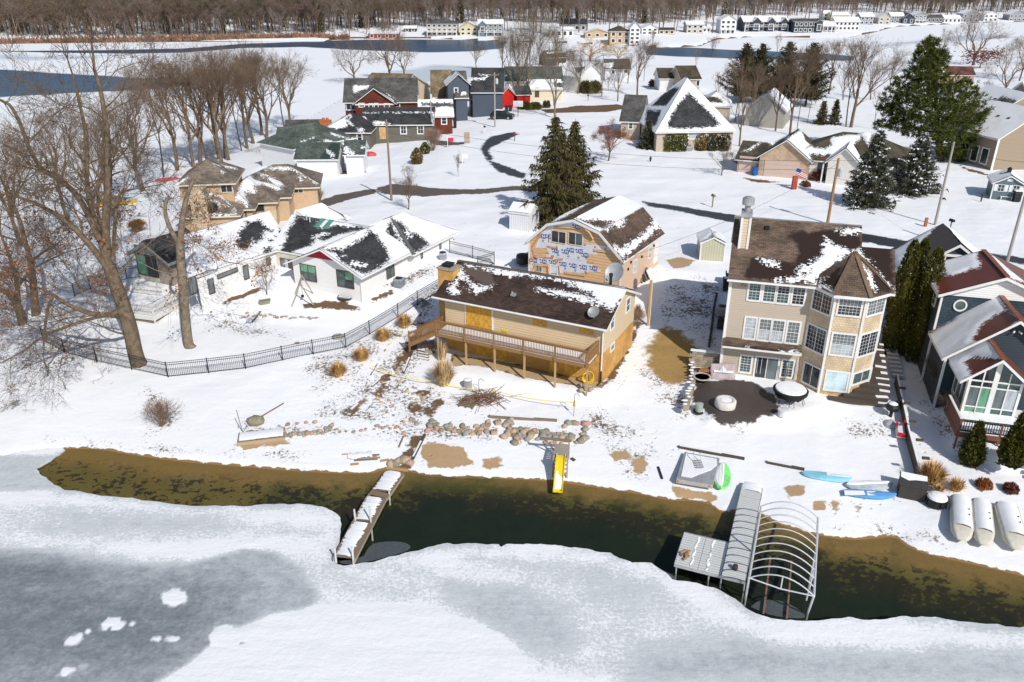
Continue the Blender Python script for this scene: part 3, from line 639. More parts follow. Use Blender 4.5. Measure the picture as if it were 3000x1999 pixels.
# main roof, front slope, its ridge and the lower shoulder on the right
RY=4.1;RZ=float(fC.wy(c3(480,130),RY)[2]);RX1=float(fC.wy(c3(1290,185),RY)[0]);RX0=float(fC.wy(c3(472,135),RY)[0])
sl_=(RZ-EZ)/(RY+.45)
def rz_(y):return EZ+(y+.45)*sl_
q1=[(-.25,-.45,EZ),(RX1,-.45,EZ),(RX1,RY,RZ),(-.25,RY,RZ)];SY=float(fC.hit(c3(1470,335),(0,-.45,EZ),(0,-sl_,1))[1]);SY=min(max(SY,2.0),3.6)
q2=[(RX1,-.45,EZ),(10.6,-.45,EZ),(10.6,SY,rz_(SY)),(RX1,SY,rz_(SY))]
snC=[[(555,185),(640,190),(720,225),(745,255),(690,255),(620,235),(570,210)],[(1180,20),(1250,50),(1380,110),(1400,120),(1300,200),(1180,300),(1060,420),(700,385),(760,355),(900,355),(1000,290),(1000,230),(1100,160),(1120,80),(1150,20),(1140,-20)],
       [(960,240),(1020,220),(1060,260),(1000,330),(880,330),(900,280)],[(1260,-90),(1490,-100),(1490,-60),(1400,-40),(1290,-45)],[(1390,110),(1470,90),(1520,170),(1640,320),(1760,440),(1790,470),(1700,420),(1560,290),(1440,180)]]
dmC=[[(905,150),(900,60),(800,-20),(850,-60),(1480,-110),(1490,60),(1200,300),(1000,420),(400,360),(420,300),(470,190),(520,160),(700,200),(880,215)],[(1480,30),(1760,60),(1800,480),(1640,380),(1450,120)]]
roof_face(fC,q1,R_BROWN,snow=snC,damp=dmC,cr=cn,res=.16);roof_face(fC,q2,R_BROWN,snow=snC,damp=dmC,cr=cn,res=.16)
bk=[(-.25,RY,RZ),(RX1,RY,RZ),(RX1,DEP+.5,EZ),(-.25,DEP+.5,EZ)]
roof_face(fC,bk,R_BROWN,base='snow',cr=cn);slab(fC,[q1,q2,bk])
walls(fC,[[(0,DEP,EZ),(0,0,EZ),(0,RY,RZ-.15)],[(RX1-.1,SY,rz_(SY)-.2),(RX1-.1,DEP,EZ-.2),(RX1-.1,RY,RZ-.15)],[(10.15,0,EZ),(10.15,SY,EZ),(10.15,SY,rz_(SY)-.2)]],SH_BEIGE,'gable_wall')
# turret cap: hipped slopes with capped ridges
ap=fC.hit(cn(1392,118),(0,.1,0),(0,1,0));cx=7.775;ap=np.array([cx,.35,float(fC.wy(cn(1392,118),.35)[2])])
ov=.42
rim=[(5.0,0.35),(6.62,-1.4-ov),(8.93,-1.4-ov),(10.55,-.1-.1),(10.75,1.6)]
rim=[np.array([x,y,EZ+.02])for x,y in rim]
capb=MB();stb=[[(1110,380),(1150,370),(1120,420),(1250,480),(1230,500),(1090,430)],[],[(1400,130),(1440,160),(1480,220),(1560,300),(1600,400),(1640,480),(1580,460),(1500,300),(1460,230),(1405,170)],[(1430,150),(1500,200),(1640,320),(1760,440),(1790,480),(1720,440),(1560,300)]]
for i in range(4):
    roof_face(fC,[rim[i],rim[i+1],ap],R_BROWN,snow=[stb[i]]if stb[i]else[],cr=cn,res=.16,name='turret_roof',damp=[[(1100,400),(1240,300),(1300,250),(1250,480)],[(1590,300),(1760,440),(1740,500),(1590,500)]])
    capb.bar(rim[i+1]+np.array([0,0,.03]),ap+np.array([0,0,.03]),.3,.05)
capb.build('hip_cap',[flat('hip_cap',(.17,.115,.08),.85,.15,5)],fC.o)
slab(fC,[[rim[i],rim[i+1],ap]for i in range(4)],name='turret_fascia',t=.2)
b=MB();b.prism([(r[0]*.97+cx*.03,r[1]*.97+.01)for r in rim[:4]]+[(10.2,1),(5.2,1)],EZ-.16,EZ-.06);b.build('turret_soffit',[WHITE],fC.o)
# chimney chase on the left slope
p0=fC.hit(c3(470,330),(0,-.45,EZ),(0,-sl_,1));p1=fC.hit(c3(540,335),(0,-.45,EZ),(0,-sl_,1));cy0=float(p0[1]);zt=float(fC.wy(c3(525,125),cy0)[2])
x0,x1=float(p0[0])+.03,float(p1[0]);ch=MB();ch.b2((x0+.1,cy0+.02,EZ-.5),(x1-.1,cy0+1.2,zt));co_=ch.build('chimney',[siding('cream_lap',(.68,.56,.40),.2,.05,.6)],fC.o)
b=MB()
for xx in(x0+.07,x1-.07):b.b2((xx-.08,cy0-.03,rz_(cy0)-.2),(xx+.08,cy0+.1,zt+.001))
b.build('chimney_board',[WHITE],co_)
b=MB();b.b2((x0-.02,cy0-.1,zt),(x1+.02,cy0+1.25,zt+.28));b.lathe([(.2,.28),(.2,.75),(.42,.76),(.42,1.2),(.3,1.22),(.3,1.3),(.12,1.35)],((x0+x1)/2,cy0+.55,zt),16);b.build('chimney_cap',[GREYM],co_)
# vents and floodlights
b=MB();b.box((2.1,3.4,rz_(3.4)+.1),(.3,.3,.22));b.build('roof_vent',[DARK],fC.o)
b=MB();b.tube([(.8,-.02,6.95),(.75,-.2,6.9)],.05,6);b.tube([(.95,-.02,6.95),(1.0,-.2,6.88)],.05,6);b.tube([(.87,-.0,7.0),(.87,-.1,6.97)],.08,8);b.build('floodlight',[flat('lamp_beige',(.4,.34,.27),.5)],fC.o)
b=MB();b.tube([(-.12,-.5,EZ-.1),(-.1,-.08,EZ-.5),(-.1,-.08,.1),(-.1,-.3,0)],.05,6);b.build('downspout',[WHITE],fC.o)
b=MB();b.tube([(-.3,-.55,EZ-.08),(5.0,-.55,EZ-.08)],.07,6);b.build('gutter',[WHITE],fC.o)

# ================================================================ tan house with the boarded windows and the deck
c6=crop(1200,550,2.412);cA=crop(1250,950,3.922)
zA=1.5
fA=Fr('boarded_house','tan house with boarded windows, brown snow-streaked roof and a long timber deck','house',(-5.18,56.38,zA),-26.4)
WA=13.05;SID_TAN=siding('tan_lap',(.66,.505,.32),.2,.05,.74);SID_CRM=siding('cream_side',(.66,.53,.36),.11,.04,.85)
ORB=bricks('orange_block',(.56,.30,.08),(.63,.36,.115),(.5,.28,.085),.4,.2,.06,bump=.01)
EA=4.55;rp=fA.wx(c6(1512,705),WA+.2);RYA,RZA=float(rp[1]),float(rp[2]);bp=fA.wx(c6(1600,705),WA+.1);BYA=float(bp[1])
RYA=min(max(RYA,3.4),5.2);RZA=float(fA.hit(c6(960,620),(0,RYA,0),(0,1,0))[2]);BYA=2*RYA
walls(fA,[wq((0,0),(WA,0),2.35,EA),wq((0,BYA),(0,0),2.35,EA),wq((WA,BYA),(0,BYA),1,EA)],SID_TAN)
walls(fA,[wq((WA,0),(WA,BYA),2.35,EA),[(WA,0,EA),(WA,BYA,EA),(WA,RYA,RZA-.15)]],SID_CRM,'gable_wall')
walls(fA,[[(0,BYA,EA),(0,0,EA),(0,RYA,RZA-.15)]],SID_CRM,'gable_wall')
walls(fA,[wq((0,0),(WA,0),-.5,2.35),wq((WA,0),(WA,BYA),-.5,2.35),wq((0,BYA),(0,0),-.5,2.35)],ORB,'foundation')
R_DKB=roofmat('dark_brown_shingle',(.062,.041,.034),wet=(.115,.088,.072),course=.17)
q1=[(-.75,-.5,EA-.05),(WA+.35,-.5,EA-.05),(WA+.35,RYA,RZA),(-.75,RYA,RZA)];q2=[(-.75,RYA,RZA),(WA+.35,RYA,RZA),(WA+.35,BYA+.5,EA-.05),(-.75,BYA+.5,EA-.05)]
snA=[[(385,520),(420,545),(560,562),(760,592),(1080,640),(1500,690),(1560,680),(1560,760),(1480,830),(1440,860),(1380,840),(1320,790),(1270,745),(1180,705),(1080,662),(950,642),(850,634),(720,630),(640,615),(560,590),(450,562),(400,552)],
       [(890,715),(1000,722),(1080,728),(1200,752),(1320,790),(1440,850),(1420,875),(1380,850),(1250,812),(1130,785),(1010,755),(900,735)],
       [(355,560),(395,600),(420,650),(450,680),(520,702),(590,692),(575,715),(530,735),(470,742),(425,722),(412,690),(392,664),(352,655),(332,690),(345,718),(372,726),(352,752),(300,755),(262,712),(300,680),(340,640)]]
rA=roof_face(fA,q1,R_DKB,snow=snA,damp=[[(375,545),(460,560),(560,600),(600,680),(540,690),(460,660),(400,600)]],cr=c6,res=.16)
roof_face(fA,q2,R_DKB,base='snow',cr=c6);slab(fA,[q1,q2])
b=MB();b.bar((-.75,RYA,RZA+.03),(WA+.35,RYA,RZA+.03),.34,.05);b.build('ridge_cap',[flat('ridge_grey',(.14,.12,.105),.85,.2)],fA.o)
b=MB();b.tube([(-.8,-.6,EA-.08),(WA+.3,-.6,EA-.12)],.075,6);b.tube([(WA+.05,-.55,EA-.12),(WA-.05,-.1,EA-.4),(WA-.05,-.1,1.0)],.05,6);b.build('gutter',[WHITE],fA.o)
b=MB();b.tube([(WA-.05,-.1,1.0),(WA-.05,-.1,.1),(WA-.15,-.6,0)],.055,6);b.build('drain_pipe',[DARK],fA.o)
pF=facing((0,0),(WA,0));pR=facing((WA,0),(WA,BYA))
def board(c,s):
    O,T_,N,_=pF;q=fA.wy(c6(*c),0);w_=fA.wy(c6(c[0]+s[0]/2,c[1]),0)-fA.wy(c6(c[0]-s[0]/2,c[1]),0);h_=fA.wy(c6(c[0],c[1]-s[1]/2),0)-fA.wy(c6(c[0],c[1]+s[1]/2),0)
    n=max(1,round(w_[0]/1.22))
    for k in range(n):
        piece('window_board',OSB,fA.o,(q[0]-w_[0]/2+(k+.5)*w_[0]/n,-.03,q[2]),(w_[0]/n-.015,.04,h_[2]))
board((490,902),(184,172));board((921,935),(94,84));board((1252,990),(98,80))
qd=fA.wy(c6(585,910),0);b=MB();b.b2((qd[0]-.07,-.05,2.45),(qd[0]+.07,0,EA-.15));qd=fA.wy(c6(396,880),0);b.b2((qd[0]-.05,-.05,2.45),(qd[0]+.05,0,EA-.15));b.build('door_trim',[WHITE],fA.o)
for c,s in[((1432,945),(22,92)),((1543,828),(22,82)),((1432,1126),(22,34))]:win_px(fA,pR,c6,c,s,split=2 if s[1]>50 else 1,glass=GL_GREY,cas=.09)
piece('yellow_notice',flat('yellow_plastic',(.75,.6,.03),.5),fA.o,fA.wy(c6(668,1010),-.03),(.42,.03,.24))
# panels nailed over the lower openings under the deck
for x0,x1,m in[(2.6,5.4,OSB),(8.9,11.2,OSB)]:
    n=2
    for k in range(n):piece('lower_board',m,fA.o,(x0+(k+.5)*(x1-x0)/n,-.03,1.1),((x1-x0)/n-.02,.04,2.1))
# brick chimney on the left gable
cl,cr_=fA.wy(c6(243,600),2.0),fA.wy(c6(365,555),2.0);ztop=float(fA.wy(c6(300,580),1.6)[2])
ch=MB();ch.b2((-1.35,1.3,0),(-.0,2.5,ztop));cho=ch.build('chimney',[bricks('chimney_brick',(.62,.33,.09),(.68,.40,.14),(.5,.3,.12),.22,.075,.1)],fA.o)
b=MB();b.b2((-1.43,1.22,ztop),(.08,2.58,ztop+.12));b.build('chimney_crown',[flat('mortar',(.36,.31,.25),.9,.2,5)],cho)
b=MB();b.b2((-1.0,1.55,ztop+.12),(-.4,2.2,ztop+.3));b.box((-.7,1.87,ztop+.36),(.8,.8,.05));b.build('flue_cap',[DARK],cho)
# deck: boards, joists, posts, railing
deck=Fr('timber_deck','raised timber deck with railing along the front of the boarded tan house','deck',fA.L,-26.4);DX0,DX1,DY,DZ=.35,12.75,-2.05,2.35
for k in range(14):piece('plank',DECKW,deck.o,((DX0+DX1)/2,DY+.075+k*.145,DZ-.02),(DX1-DX0,.135,.04))
b=MB();b.b2((DX0,DY-.05,DZ-.31),(DX1,DY-.002,DZ-.03));b.b2((DX0,DY+1.2,DZ-.25),(DX1,DY+1.25,DZ-.042));b.build('rim_joist',[DECKW],deck.o)
b=MB()
for k in range(24):b.b2((DX0+.1+k*.53,DY,DZ-.24),(DX0+.14+k*.53,-.05,DZ-.042))
tag(b.build('joist',[DECKW],deck.o),kind='stuff')
px_=[DX0+.12+(DX1-DX0-.24)*k/5 for k in range(6)]
for x in px_:
    piece('post',DECKL,deck.o,(x,DY+.08,(DZ-.31)/2-.1),(.12,.12,DZ-.31+.2));piece('rail_post',DECKW,deck.o,(x,DY-.1,DZ+.4),(.1,.1,1.25))
piece('rail_post',DECKW,deck.o,(DX1-.06,-.1,DZ+.4),(.1,.1,1.2))
def railing(f,a,b_,z,post=DECKW,sp=.125,hgt=1.0,bal=None,name='baluster',top_w=.14,za=None):
    a,b_=Vector((a[0],a[1],z)),Vector((b_[0],b_[1],z if za is None else za));L=(b_-a).length;n=int(L/sp);d=(b_-a)/L;rz=math.atan2(d.y,d.x)
    m=MB();m.bar(a+Vector((0,0,hgt)),b_+Vector((0,0,hgt)),top_w,.04);m.bar(a+Vector((0,0,hgt-.1)),b_+Vector((0,0,hgt-.1)),.04,.09);m.bar(a+Vector((0,0,.1)),b_+Vector((0,0,.1)),.04,.09);m.build('rail',[post],f.o)
    for k in range(n):
        p=a+d*(k+.5)*sp;piece(name,bal or post,f.o,(p.x,p.y,p.z+hgt/2),(.038,.038,hgt-.08),rz)
railing(deck,(DX0,DY-.1),(DX1,DY-.1),DZ+.0);railing(deck,(DX1-.06,DY-.1),(DX1-.06,-.1),DZ)
b=MB();V=[]
for k in range(60):
    x=DX0+.1+(DX1-DX0-.3)*k/59;b.add([(x,DY+.02+.15*vnoise([k*.37],[1.2])[0],DZ+.004),(x+.22,DY+.02+.15*vnoise([(k+1)*.37],[1.2])[0],DZ+.004),(x+.22,-.12-.5*vnoise([(k+1)*.31],[5.2])[0],DZ+.05),(x,-.12-.5*vnoise([k*.31],[5.2])[0],DZ+.05)],[(0,1,2,3)])
o_=b.build('deck_snow',[SNOWM],deck.o)
b=MB();b.b2((DX0+.3,DY-.075,DZ-.02),(DX1-.2,DY+.03,DZ+.05));b.build('edge_snow',[SNOWM],deck.o)
# stair down to the left
SXT,SXB=DX0,-2.6
for k in range(7):
    piece('step',DECKW,deck.o,(SXT-.15-k*.33,DY+.5,DZ-.12-k*.2),(.32,1.15,.05))
b=MB()
for yy in(DY-.08,DY+1.1):b.bar((SXT,yy,DZ-.12),(SXT-2.5,yy,DZ-1.62),.05,.26)
b.build('stringer',[DECKW],deck.o)
for yy in(DY-.1,DY+1.12):
    railing(deck,(SXT,yy),(SXT-2.4,yy),DZ-.1,za=DZ-1.5,sp=.14);piece('rail_post',DECKW,deck.o,(SXT-2.4,yy,DZ-1.2),(.1,.1,1.7))
# things on that house
def dish(name,label,loc,rz,r=.42,pole=.5,mat=None,tilt=40):
    f=thing(name,label,'satellite dish',loc,rz);b=MB()
    prof=[(r*k/5,.28*r*(k/5)**2)for k in range(6)];n=20;V=[(0,0,0)]+[(q*math.cos(2*math.pi*i/n),q*math.sin(2*math.pi*i/n)*1.08,z)for q,z in prof[1:]for i in range(n)]
    F=[(0,1+i,1+(i+1)%n)for i in range(n)]+[(1+j*n+i,1+(j+1)*n+i,1+(j+1)*n+(i+1)%n,1+j*n+(i+1)%n)for j in range(4)for i in range(n)]
    M=Matrix.Translation((0,0,pole))@Matrix.Rotation(R(tilt),4,'X');b.add([M@Vector(v)for v in V],F);b.build('reflector',[mat or GREYM],f,sm=True)
    b=MB();b.tube([(0,.05,0),(0,.1,pole*.8),(0,0,pole)],.03,6);b.tube([M@Vector((0,-r,.1)),M@Vector((0,-.1,r*1.0))],.015,5);b.build('mast',[GREYM],f);return f
W3=lambda f,p:tuple(f.L+f.u*p[0]+f.v*p[1]+np.array([0,0,p[2]]))
p=fA.hit(c6(1300,925),(0,-.5,EA-.05),(0,-(RZA-EA+.05)/(RYA+.5),1));dish('satellite_dish','grey satellite dish near the front edge of the boarded house roof',W3(fA,p),R(-30),.42,.45)
p=fA.hit(c6(725,765),(0,-.5,EA-.05),(0,-(RZA-EA+.05)/(RYA+.5),1));b=MB();b.tube([p,p+np.array([0,0,.35])],.06,8);b.box(p+np.array([.1,0,.12]),(.35,.3,.18));b.build('roof_vent',[GREYM],fA.o)
b=MB();b.tube([(WA-1.0,RYA+.3,RZA-.5),(WA-1.0,RYA+.3,RZA+.65)],.11,10);b.lathe([(.15,.65),(.15,.85),(.05,.9)],(WA-1.0,RYA+.3,RZA),10);b.build('flue',[DARK],fA.o)

# ================================================================ gambrel house with the torn siding
cB=crop(1500,550,5.115)
pb0,pb1=G(cB(2230,1130)),G(cB(1870,1400));angB=math.degrees(math.atan2(pb0[1]-pb1[1],pb0[0]-pb1[0]))-90
zB=Z1(10.5,65.5)

# ================================================================ gambrel house with the torn siding
fB=Fr('gambrel_house','tan gambrel-roofed house whose torn siding shows white house wrap with blue print','house',(9.0,63.0,3.6),-31)
XR=.53;YF=-.6;EB=3.62
PEACH=siding('peach_lap',(.72,.47,.27),.26,.05,.68);PEACHS=siding('pale_peach_side',(.69,.50,.36),.11,.03,.9);WRAP=flat('house_wrap',(.72,.74,.78),.5,.06,3)
pt={k:fB.wy(cB(*p),YF)for k,p in dict(eL=(250,885),bL=(565,548),ap=(965,470),bR=(1345,635)).items()}
XL=float(pt['eL'][0]);bL=(float(pt['bL'][0]),float(pt['bL'][2]));apx=(float(pt['ap'][0]),float(pt['ap'][2]));bR=(float(pt['bR'][0]),float(pt['bR'][2]))
xm=(XL+XR)/2;hz=(bL[1]+bR[1])/2;apz=apx[1];hb=(bR[0]-bL[0])/2;bL,bR,apx=(xm-hb,hz),(xm+hb,hz),(xm,apz);YB=8.1
prof=[(XL,EB),bL,apx,bR,(XR,EB)]
walls(fB,[[(XL,YF,-2),(XR,YF,-2)]+[(x,YF,z)for x,z in prof[::-1]]],PEACH,'front_wall')
walls(fB,[wq((XR,YF),(XR,YB),-2,EB),wq((XL,YB),(XL,YF),-2,EB)],PEACHS,'side_wall')
walls(fB,[[(XR,YB,-1),(XL,YB,-1)]+[(x,YB,z)for x,z in prof]],PEACHS,'back_wall')
R_BR2=roofmat('gambrel_shingle',(.115,.080,.062),course=.16)
o_=.35
def ext(a,b,d):
    a,b=np.array(a,float),np.array(b,float);t=(b-a)/np.linalg.norm(b-a);return tuple(a-t*d)
eR_,eL_=ext((XR,EB),bR,.45),ext((XL,EB),bL,.45)
snBR=[[(1370,620),(1450,570),(1700,420),(1960,190),(1990,230),(1900,300),(1850,360),(1770,340),(1700,430),(1690,560),(1600,605),(1480,605),(1430,650)],[(1660,1075),(1500,860),(1560,870),(1640,910),(1760,830),(1900,740),(2060,590),(2110,500),(2050,330),(1990,240),(2255,555)]]
Q=lambda a,b:[(a[0],YF-o_,a[1]),(b[0],YF-o_,b[1]),(b[0],YB+o_,b[1]),(a[0],YB+o_,a[1])]
def slope(f,a,b,y0,y1):return[(a[0],y0,a[1]),(a[0],y1,a[1]),(b[0],y1,b[1]),(b[0],y0,b[1])]
y0,y1=YF-o_,YB+o_
S1,S2,S3,S4=slope(fB,eR_,bR,y0,y1),slope(fB,bR,apx,y0,y1),slope(fB,apx,bL,y0,y1),slope(fB,bL,eL_,y0,y1)
roof_face(fB,S1,R_BR2,snow=snBR,cr=cB,res=.14);roof_face(fB,S2,R_BR2,base='snow',bare=[[(985,470),(1130,500),(1300,490),(1500,520),(1370,615),(1250,580)],[(1680,60),(1760,90),(1840,150),(1780,130)]],cr=cB,res=.14)
roof_face(fB,S3,R_BR2,snow=[[(600,530),(800,440),(1150,230),(1400,80),(1300,70),(700,400)]],cr=cB,res=.14);roof_face(fB,S4,R_BR2,cr=cB);slab(fB,[S1,S2,S3,S4],t=.14)
b=MB()
for u_,v_ in[((XL,EB),bL),(bL,apx),(apx,bR),(bR,(XR,EB))]:b.bar((u_[0],y0-.02,u_[1]-.09),(v_[0],y0-.02,v_[1]-.09),.04,.22)
for x in(XL+.06,XR-.06):b.b2((x-.07,YF-.03,-2),(x+.07,YF+.05,EB-.1))
b.build('barge_board',[WHITE],fB.o)
def onB(x,y,d=.0):return fB.wy(cB(x,y),YF-d)
def sheet(name,pts,mat,d):
    b=MB();q=[onB(*p,d)for p in pts];n_=len(q);b.add([p for p in q]+[p+np.array([0,d*.9,0])for p in q],[tuple(range(n_)),tuple(range(2*n_-1,n_-1,-1))]+[(i,i+n_,(i+1)%n_+n_,(i+1)%n_)for i in range(n_)]);o=b.build(name,[mat],fB.o);fix_normals(o.data);return o
wr=sheet('house_wrap',[(440,700),(560,560),(960,480),(1330,640),(1180,625),(985,575),(960,600),(900,600),(760,590),(640,575),(620,640),(590,660),(580,820),(700,840),(1060,868),(1095,850),(1260,862),(1490,890),(1560,960),(1220,930),(1205,965),(1270,975),(1270,1005),(1140,1000),(1090,1030),(1085,1085),(1140,1100),(1140,1135),(1205,1140),(1200,1190),(1265,1195),(1268,1230),(1325,1232),(1325,1262),(1160,1260),(1110,1285),(1040,1285),(780,1270),(700,1290),(540,1280),(545,1150),(440,1160),(340,1140),(300,1210),(265,1200),(290,1100),(300,1060),(400,1070),(300,1010),(330,990),(500,1010),(530,910),(340,900)],WRAP,.02)
def strip(x0,y0_,x1,y1_,hgt=.24,col_=PEACH,out=.05,name='siding_board'):
    a,c=onB(x0,y0_,out),onB(x1,y1_,out+.03);b=MB();b.bar(a,c,.03,hgt);return b.build(name,[col_],fB.o)
SEAM=flat('board_peach',(.72,.46,.25),.6,.1);ORSH=flat('torn_board',(.66,.30,.10),.7,.25,6)
for q in[(300,925,530,935),(320,960,545,965),(320,1000,500,1000),(360,1035,520,1025),(560,810,575,690),(310,1150,530,1165),(330,1190,345,1130),(1220,935,1540,975),(790,1275,1090,1310),(685,860,690,940),(1130,1110,1230,1112)]:strip(*q,hgt=.2 if abs(q[0]-q[2])>40 else .12,col_=SEAM)
for q in[(520,880,660,910),(340,985,440,1000),(640,1085,760,1070),(650,1130,690,1110),(540,1160,545,1280),(705,1160,720,1290),(270,1140,275,1050),(420,985,450,940),(540,985,550,975),(590,1030,630,1020),(400,1060,330,1030),(470,1050,620,1055),(1075,1330,1130,1275),(300,890,420,700)]:strip(*q,hgt=.14,col_=ORSH,out=.04)
b=MB();b.tube([onB(1000,585,.05),onB(1090,610,.25),onB(1160,670,.3),onB(1215,770,.1)],.09,5);b.tube([onB(620,590,.06),onB(780,600,.1),onB(960,615,.06)],.05,5);b.build('hanging_siding',[SEAM],fB.o)
# blue maker's print on the wrap
BLUE=flat('wrap_print_blue',(.05,.10,.36),.5,.1)
GLY={'J':[[(.45,1),(.62,1),(.62,.25),(.45,0),(.1,0),(0,.2),(0,.35),(.17,.35),(.2,.18),(.42,.18),(.45,.3)]],'M':[[(0,0),(.17,0),(.17,.6),(.45,.15),(.73,.6),(.73,0),(.9,0),(.9,1),(.75,1),(.45,.5),(.15,1),(0,1)]]}
def printjm(x,y,s=.43):
    c=onB(x,y,.033);b=MB()
    def pl(pts,mi):
        b.add([(c[0]+(u-.5)*s*1.5,c[1]-(.004 if mi else 0),c[2]+(v-.5)*s*.8)for u,v in pts],[tuple(range(len(pts)))],mi)
    pl([(.38,-.05),(1.0,-.05),(1.0,1.1),(.38,1.1)],0)
    pl([(.44+u*.5,.12+v*.82)for u,v in GLY['M'][0]],1);pl([(.0+u*.62,.0+v*.95)for u,v in GLY['J'][0]],0)
    pl([(.02+.16*math.cos(t),.82+.2*math.sin(t))for t in np.linspace(0,2*math.pi,9)[:-1]],0)
    return b.build('print_mark',[BLUE,WRAP],fB.o)
for p in[(650,950),(800,962),(880,938),(1012,955),(1092,1012),(328,1092),(468,1108),(610,1122),(765,1148),(915,1172),(1068,1196),(1222,1214),(455,730),(555,735),(965,590)]:printjm(*p)
for p in[(1090,860),(1245,888),(1400,915),(465,795),(690,1010),(845,1030),(995,1050),(795,1212),(948,1240),(1100,1262)]:
    c=onB(*p,.033);b=MB();b.add([(c[0]+.1*math.cos(t),c[1],c[2]+.09*math.sin(t))for t in np.linspace(0,2*math.pi,10)[:-1]]+[(c[0]+.05*math.cos(t),c[1]-.004,c[2]+.02+.04*math.sin(t))for t in np.linspace(0,2*math.pi,10)[:-1]],[tuple(range(9)),tuple(range(9,18))]);b.F=b.F;b.I=[0,1];b.build('print_dot',[BLUE,WRAP],fB.o)
    b=MB();b.b2((c[0]-.25,c[1]-.001,c[2]-.2),(c[0]+.25,c[1],c[2]-.19));b.b2((c[0]-.22,c[1]-.001,c[2]-.25),(c[0]+.2,c[1],c[2]-.24));b.build('print_line',[flat('print_grey',(.5,.53,.6),.6)],fB.o)
pB=facing((XL,YF),(XR,YF));pBs=facing((XR,YF),(XR,YB))
TRIM=flat('cream_trim',(.66,.60,.50),.6)
win_px(fB,pB,cB,(700,740),(205,165),sashes=2,glasses=[GL_DARK,GL_DARK],frame=TRIM,cas=.06);win_px(fB,pB,cB,(953,768),(200,175),sashes=2,glasses=[GL_DARK,GL_TEAL],frame=TRIM,cas=.06)
win_px(fB,pB,cB,(405,1215),(80,80),sashes=2,glass=GL_GREY,frame=TRIM,cas=.05);win_px(fB,pB,cB,(628,1235),(92,125),cols=3,rows=4,glass=GL_DARK,cas=.14,name='door_window');win_px(fB,pB,cB,(1442,1365),(80,80),sashes=2,glass=GL_GREY,cas=.06)
for c,s in[((1842,1180),(40,165)),((2066,970),(38,150))]:win_px(fB,pBs,cB,c,s,split=2,glass=GL_BLIND,cas=.06)
q=fB.wx(cB(2155,960),XR);piece('door',WHITE,fB.o,(XR+.03,q[1],q[2]),(.06,.95,2.05));b=MB();b.b2((XR,q[1]-.6,q[2]-1.02),(XR+.05,q[1]-.48,q[2]+1.12));b.b2((XR,q[1]+.48,q[2]-1.02),(XR+.05,q[1]+.6,q[2]+1.12));b.b2((XR,q[1]-.48,q[2]+1.03),(XR+.05,q[1]+.48,q[2]+1.12));b.build('door_frame',[WHITE],fB.o)
for p in[(1733,1220),(1938,1033),(1775,1115),(2120,868)]:
    q=fB.wx(cB(*p),XR);piece('wall_lamp',DARK,fB.o,(XR+.06,q[1],q[2]),(.12,.12,.2))
# ---------------------------------------------------------------- plain blocks with hipped or gabled roofs
def block(f,x0,x1,y0,y1,h,rise,rmat,wmat,kind='hip',base='bare',snow=(),bare=(),damp=(),cr=None,ov=.4,zb=-1.2,res=.25,gmat=None,rname='roof',wname='wall',fas=WHITE,rl=None,wallparts=True):
    if wallparts:
        walls(f,[wq((x0,y0),(x1,y0),zb,h),wq((x1,y0),(x1,y1),zb,h),wq((x1,y1),(x0,y1),zb,h),wq((x0,y1),(x0,y0),zb,h)],wmat,wname)
    X0,X1,Y0,Y1=x0-ov,x1+ov,y0-ov,y1+ov;sl=1.0
    zr=h+rise;e=h-.06;kw=dict(base=base,snow=snow,bare=bare,damp=damp,cr=cr,res=res,name=rname)
    xm_,ym_=(X0+X1)/2,(Y0+Y1)/2
    if kind=='gx':
        fs=[[(X0,Y0,e),(X1,Y0,e),(X1,ym_,zr),(X0,ym_,zr)],[(X1,Y1,e),(X0,Y1,e),(X0,ym_,zr),(X1,ym_,zr)]]
        gw=[[(x0,y1,h),(x0,y0,h),(x0,ym_,zr-.2)],[(x1,y0,h),(x1,y1,h),(x1,ym_,zr-.2)]]
    elif kind=='gy':
        fs=[[(X1,Y0,e),(X1,Y1,e),(xm_,Y1,zr),(xm_,Y0,zr)],[(X0,Y1,e),(X0,Y0,e),(xm_,Y0,zr),(xm_,Y1,zr)]]
        gw=[[(x0,y0,h),(x1,y0,h),(xm_,y0,zr-.2)],[(x1,y1,h),(x0,y1,h),(xm_,y1,zr-.2)]]
    else:
        gw=[];w_,d_=X1-X0,Y1-Y0
        if w_>=d_:k=d_/2 if rl is None else(w_-rl)/2;a,c=(X0+k,ym_,zr),(X1-k,ym_,zr);fs=[[(X0,Y0,e),(X1,Y0,e),c,a],[(X1,Y0,e),(X1,Y1,e),c],[(X1,Y1,e),(X0,Y1,e),a,c],[(X0,Y1,e),(X0,Y0,e),a]]
        else:k=w_/2 if rl is None else(d_-rl)/2;a,c=(xm_,Y0+k,zr),(xm_,Y1-k,zr);fs=[[(X0,Y0,e),(X1,Y0,e),a],[(X1,Y0,e),(X1,Y1,e),c,a],[(X1,Y1,e),(X0,Y1,e),c],[(X0,Y1,e),(X0,Y0,e),a,c]]
    if gw:
        for g_ in gw:walls(f,[g_],gmat or wmat,'gable_wall')
    for q in fs:roof_face(f,q,rmat,**kw)
    slab(f,fs,fas,t=.14)
    return fs
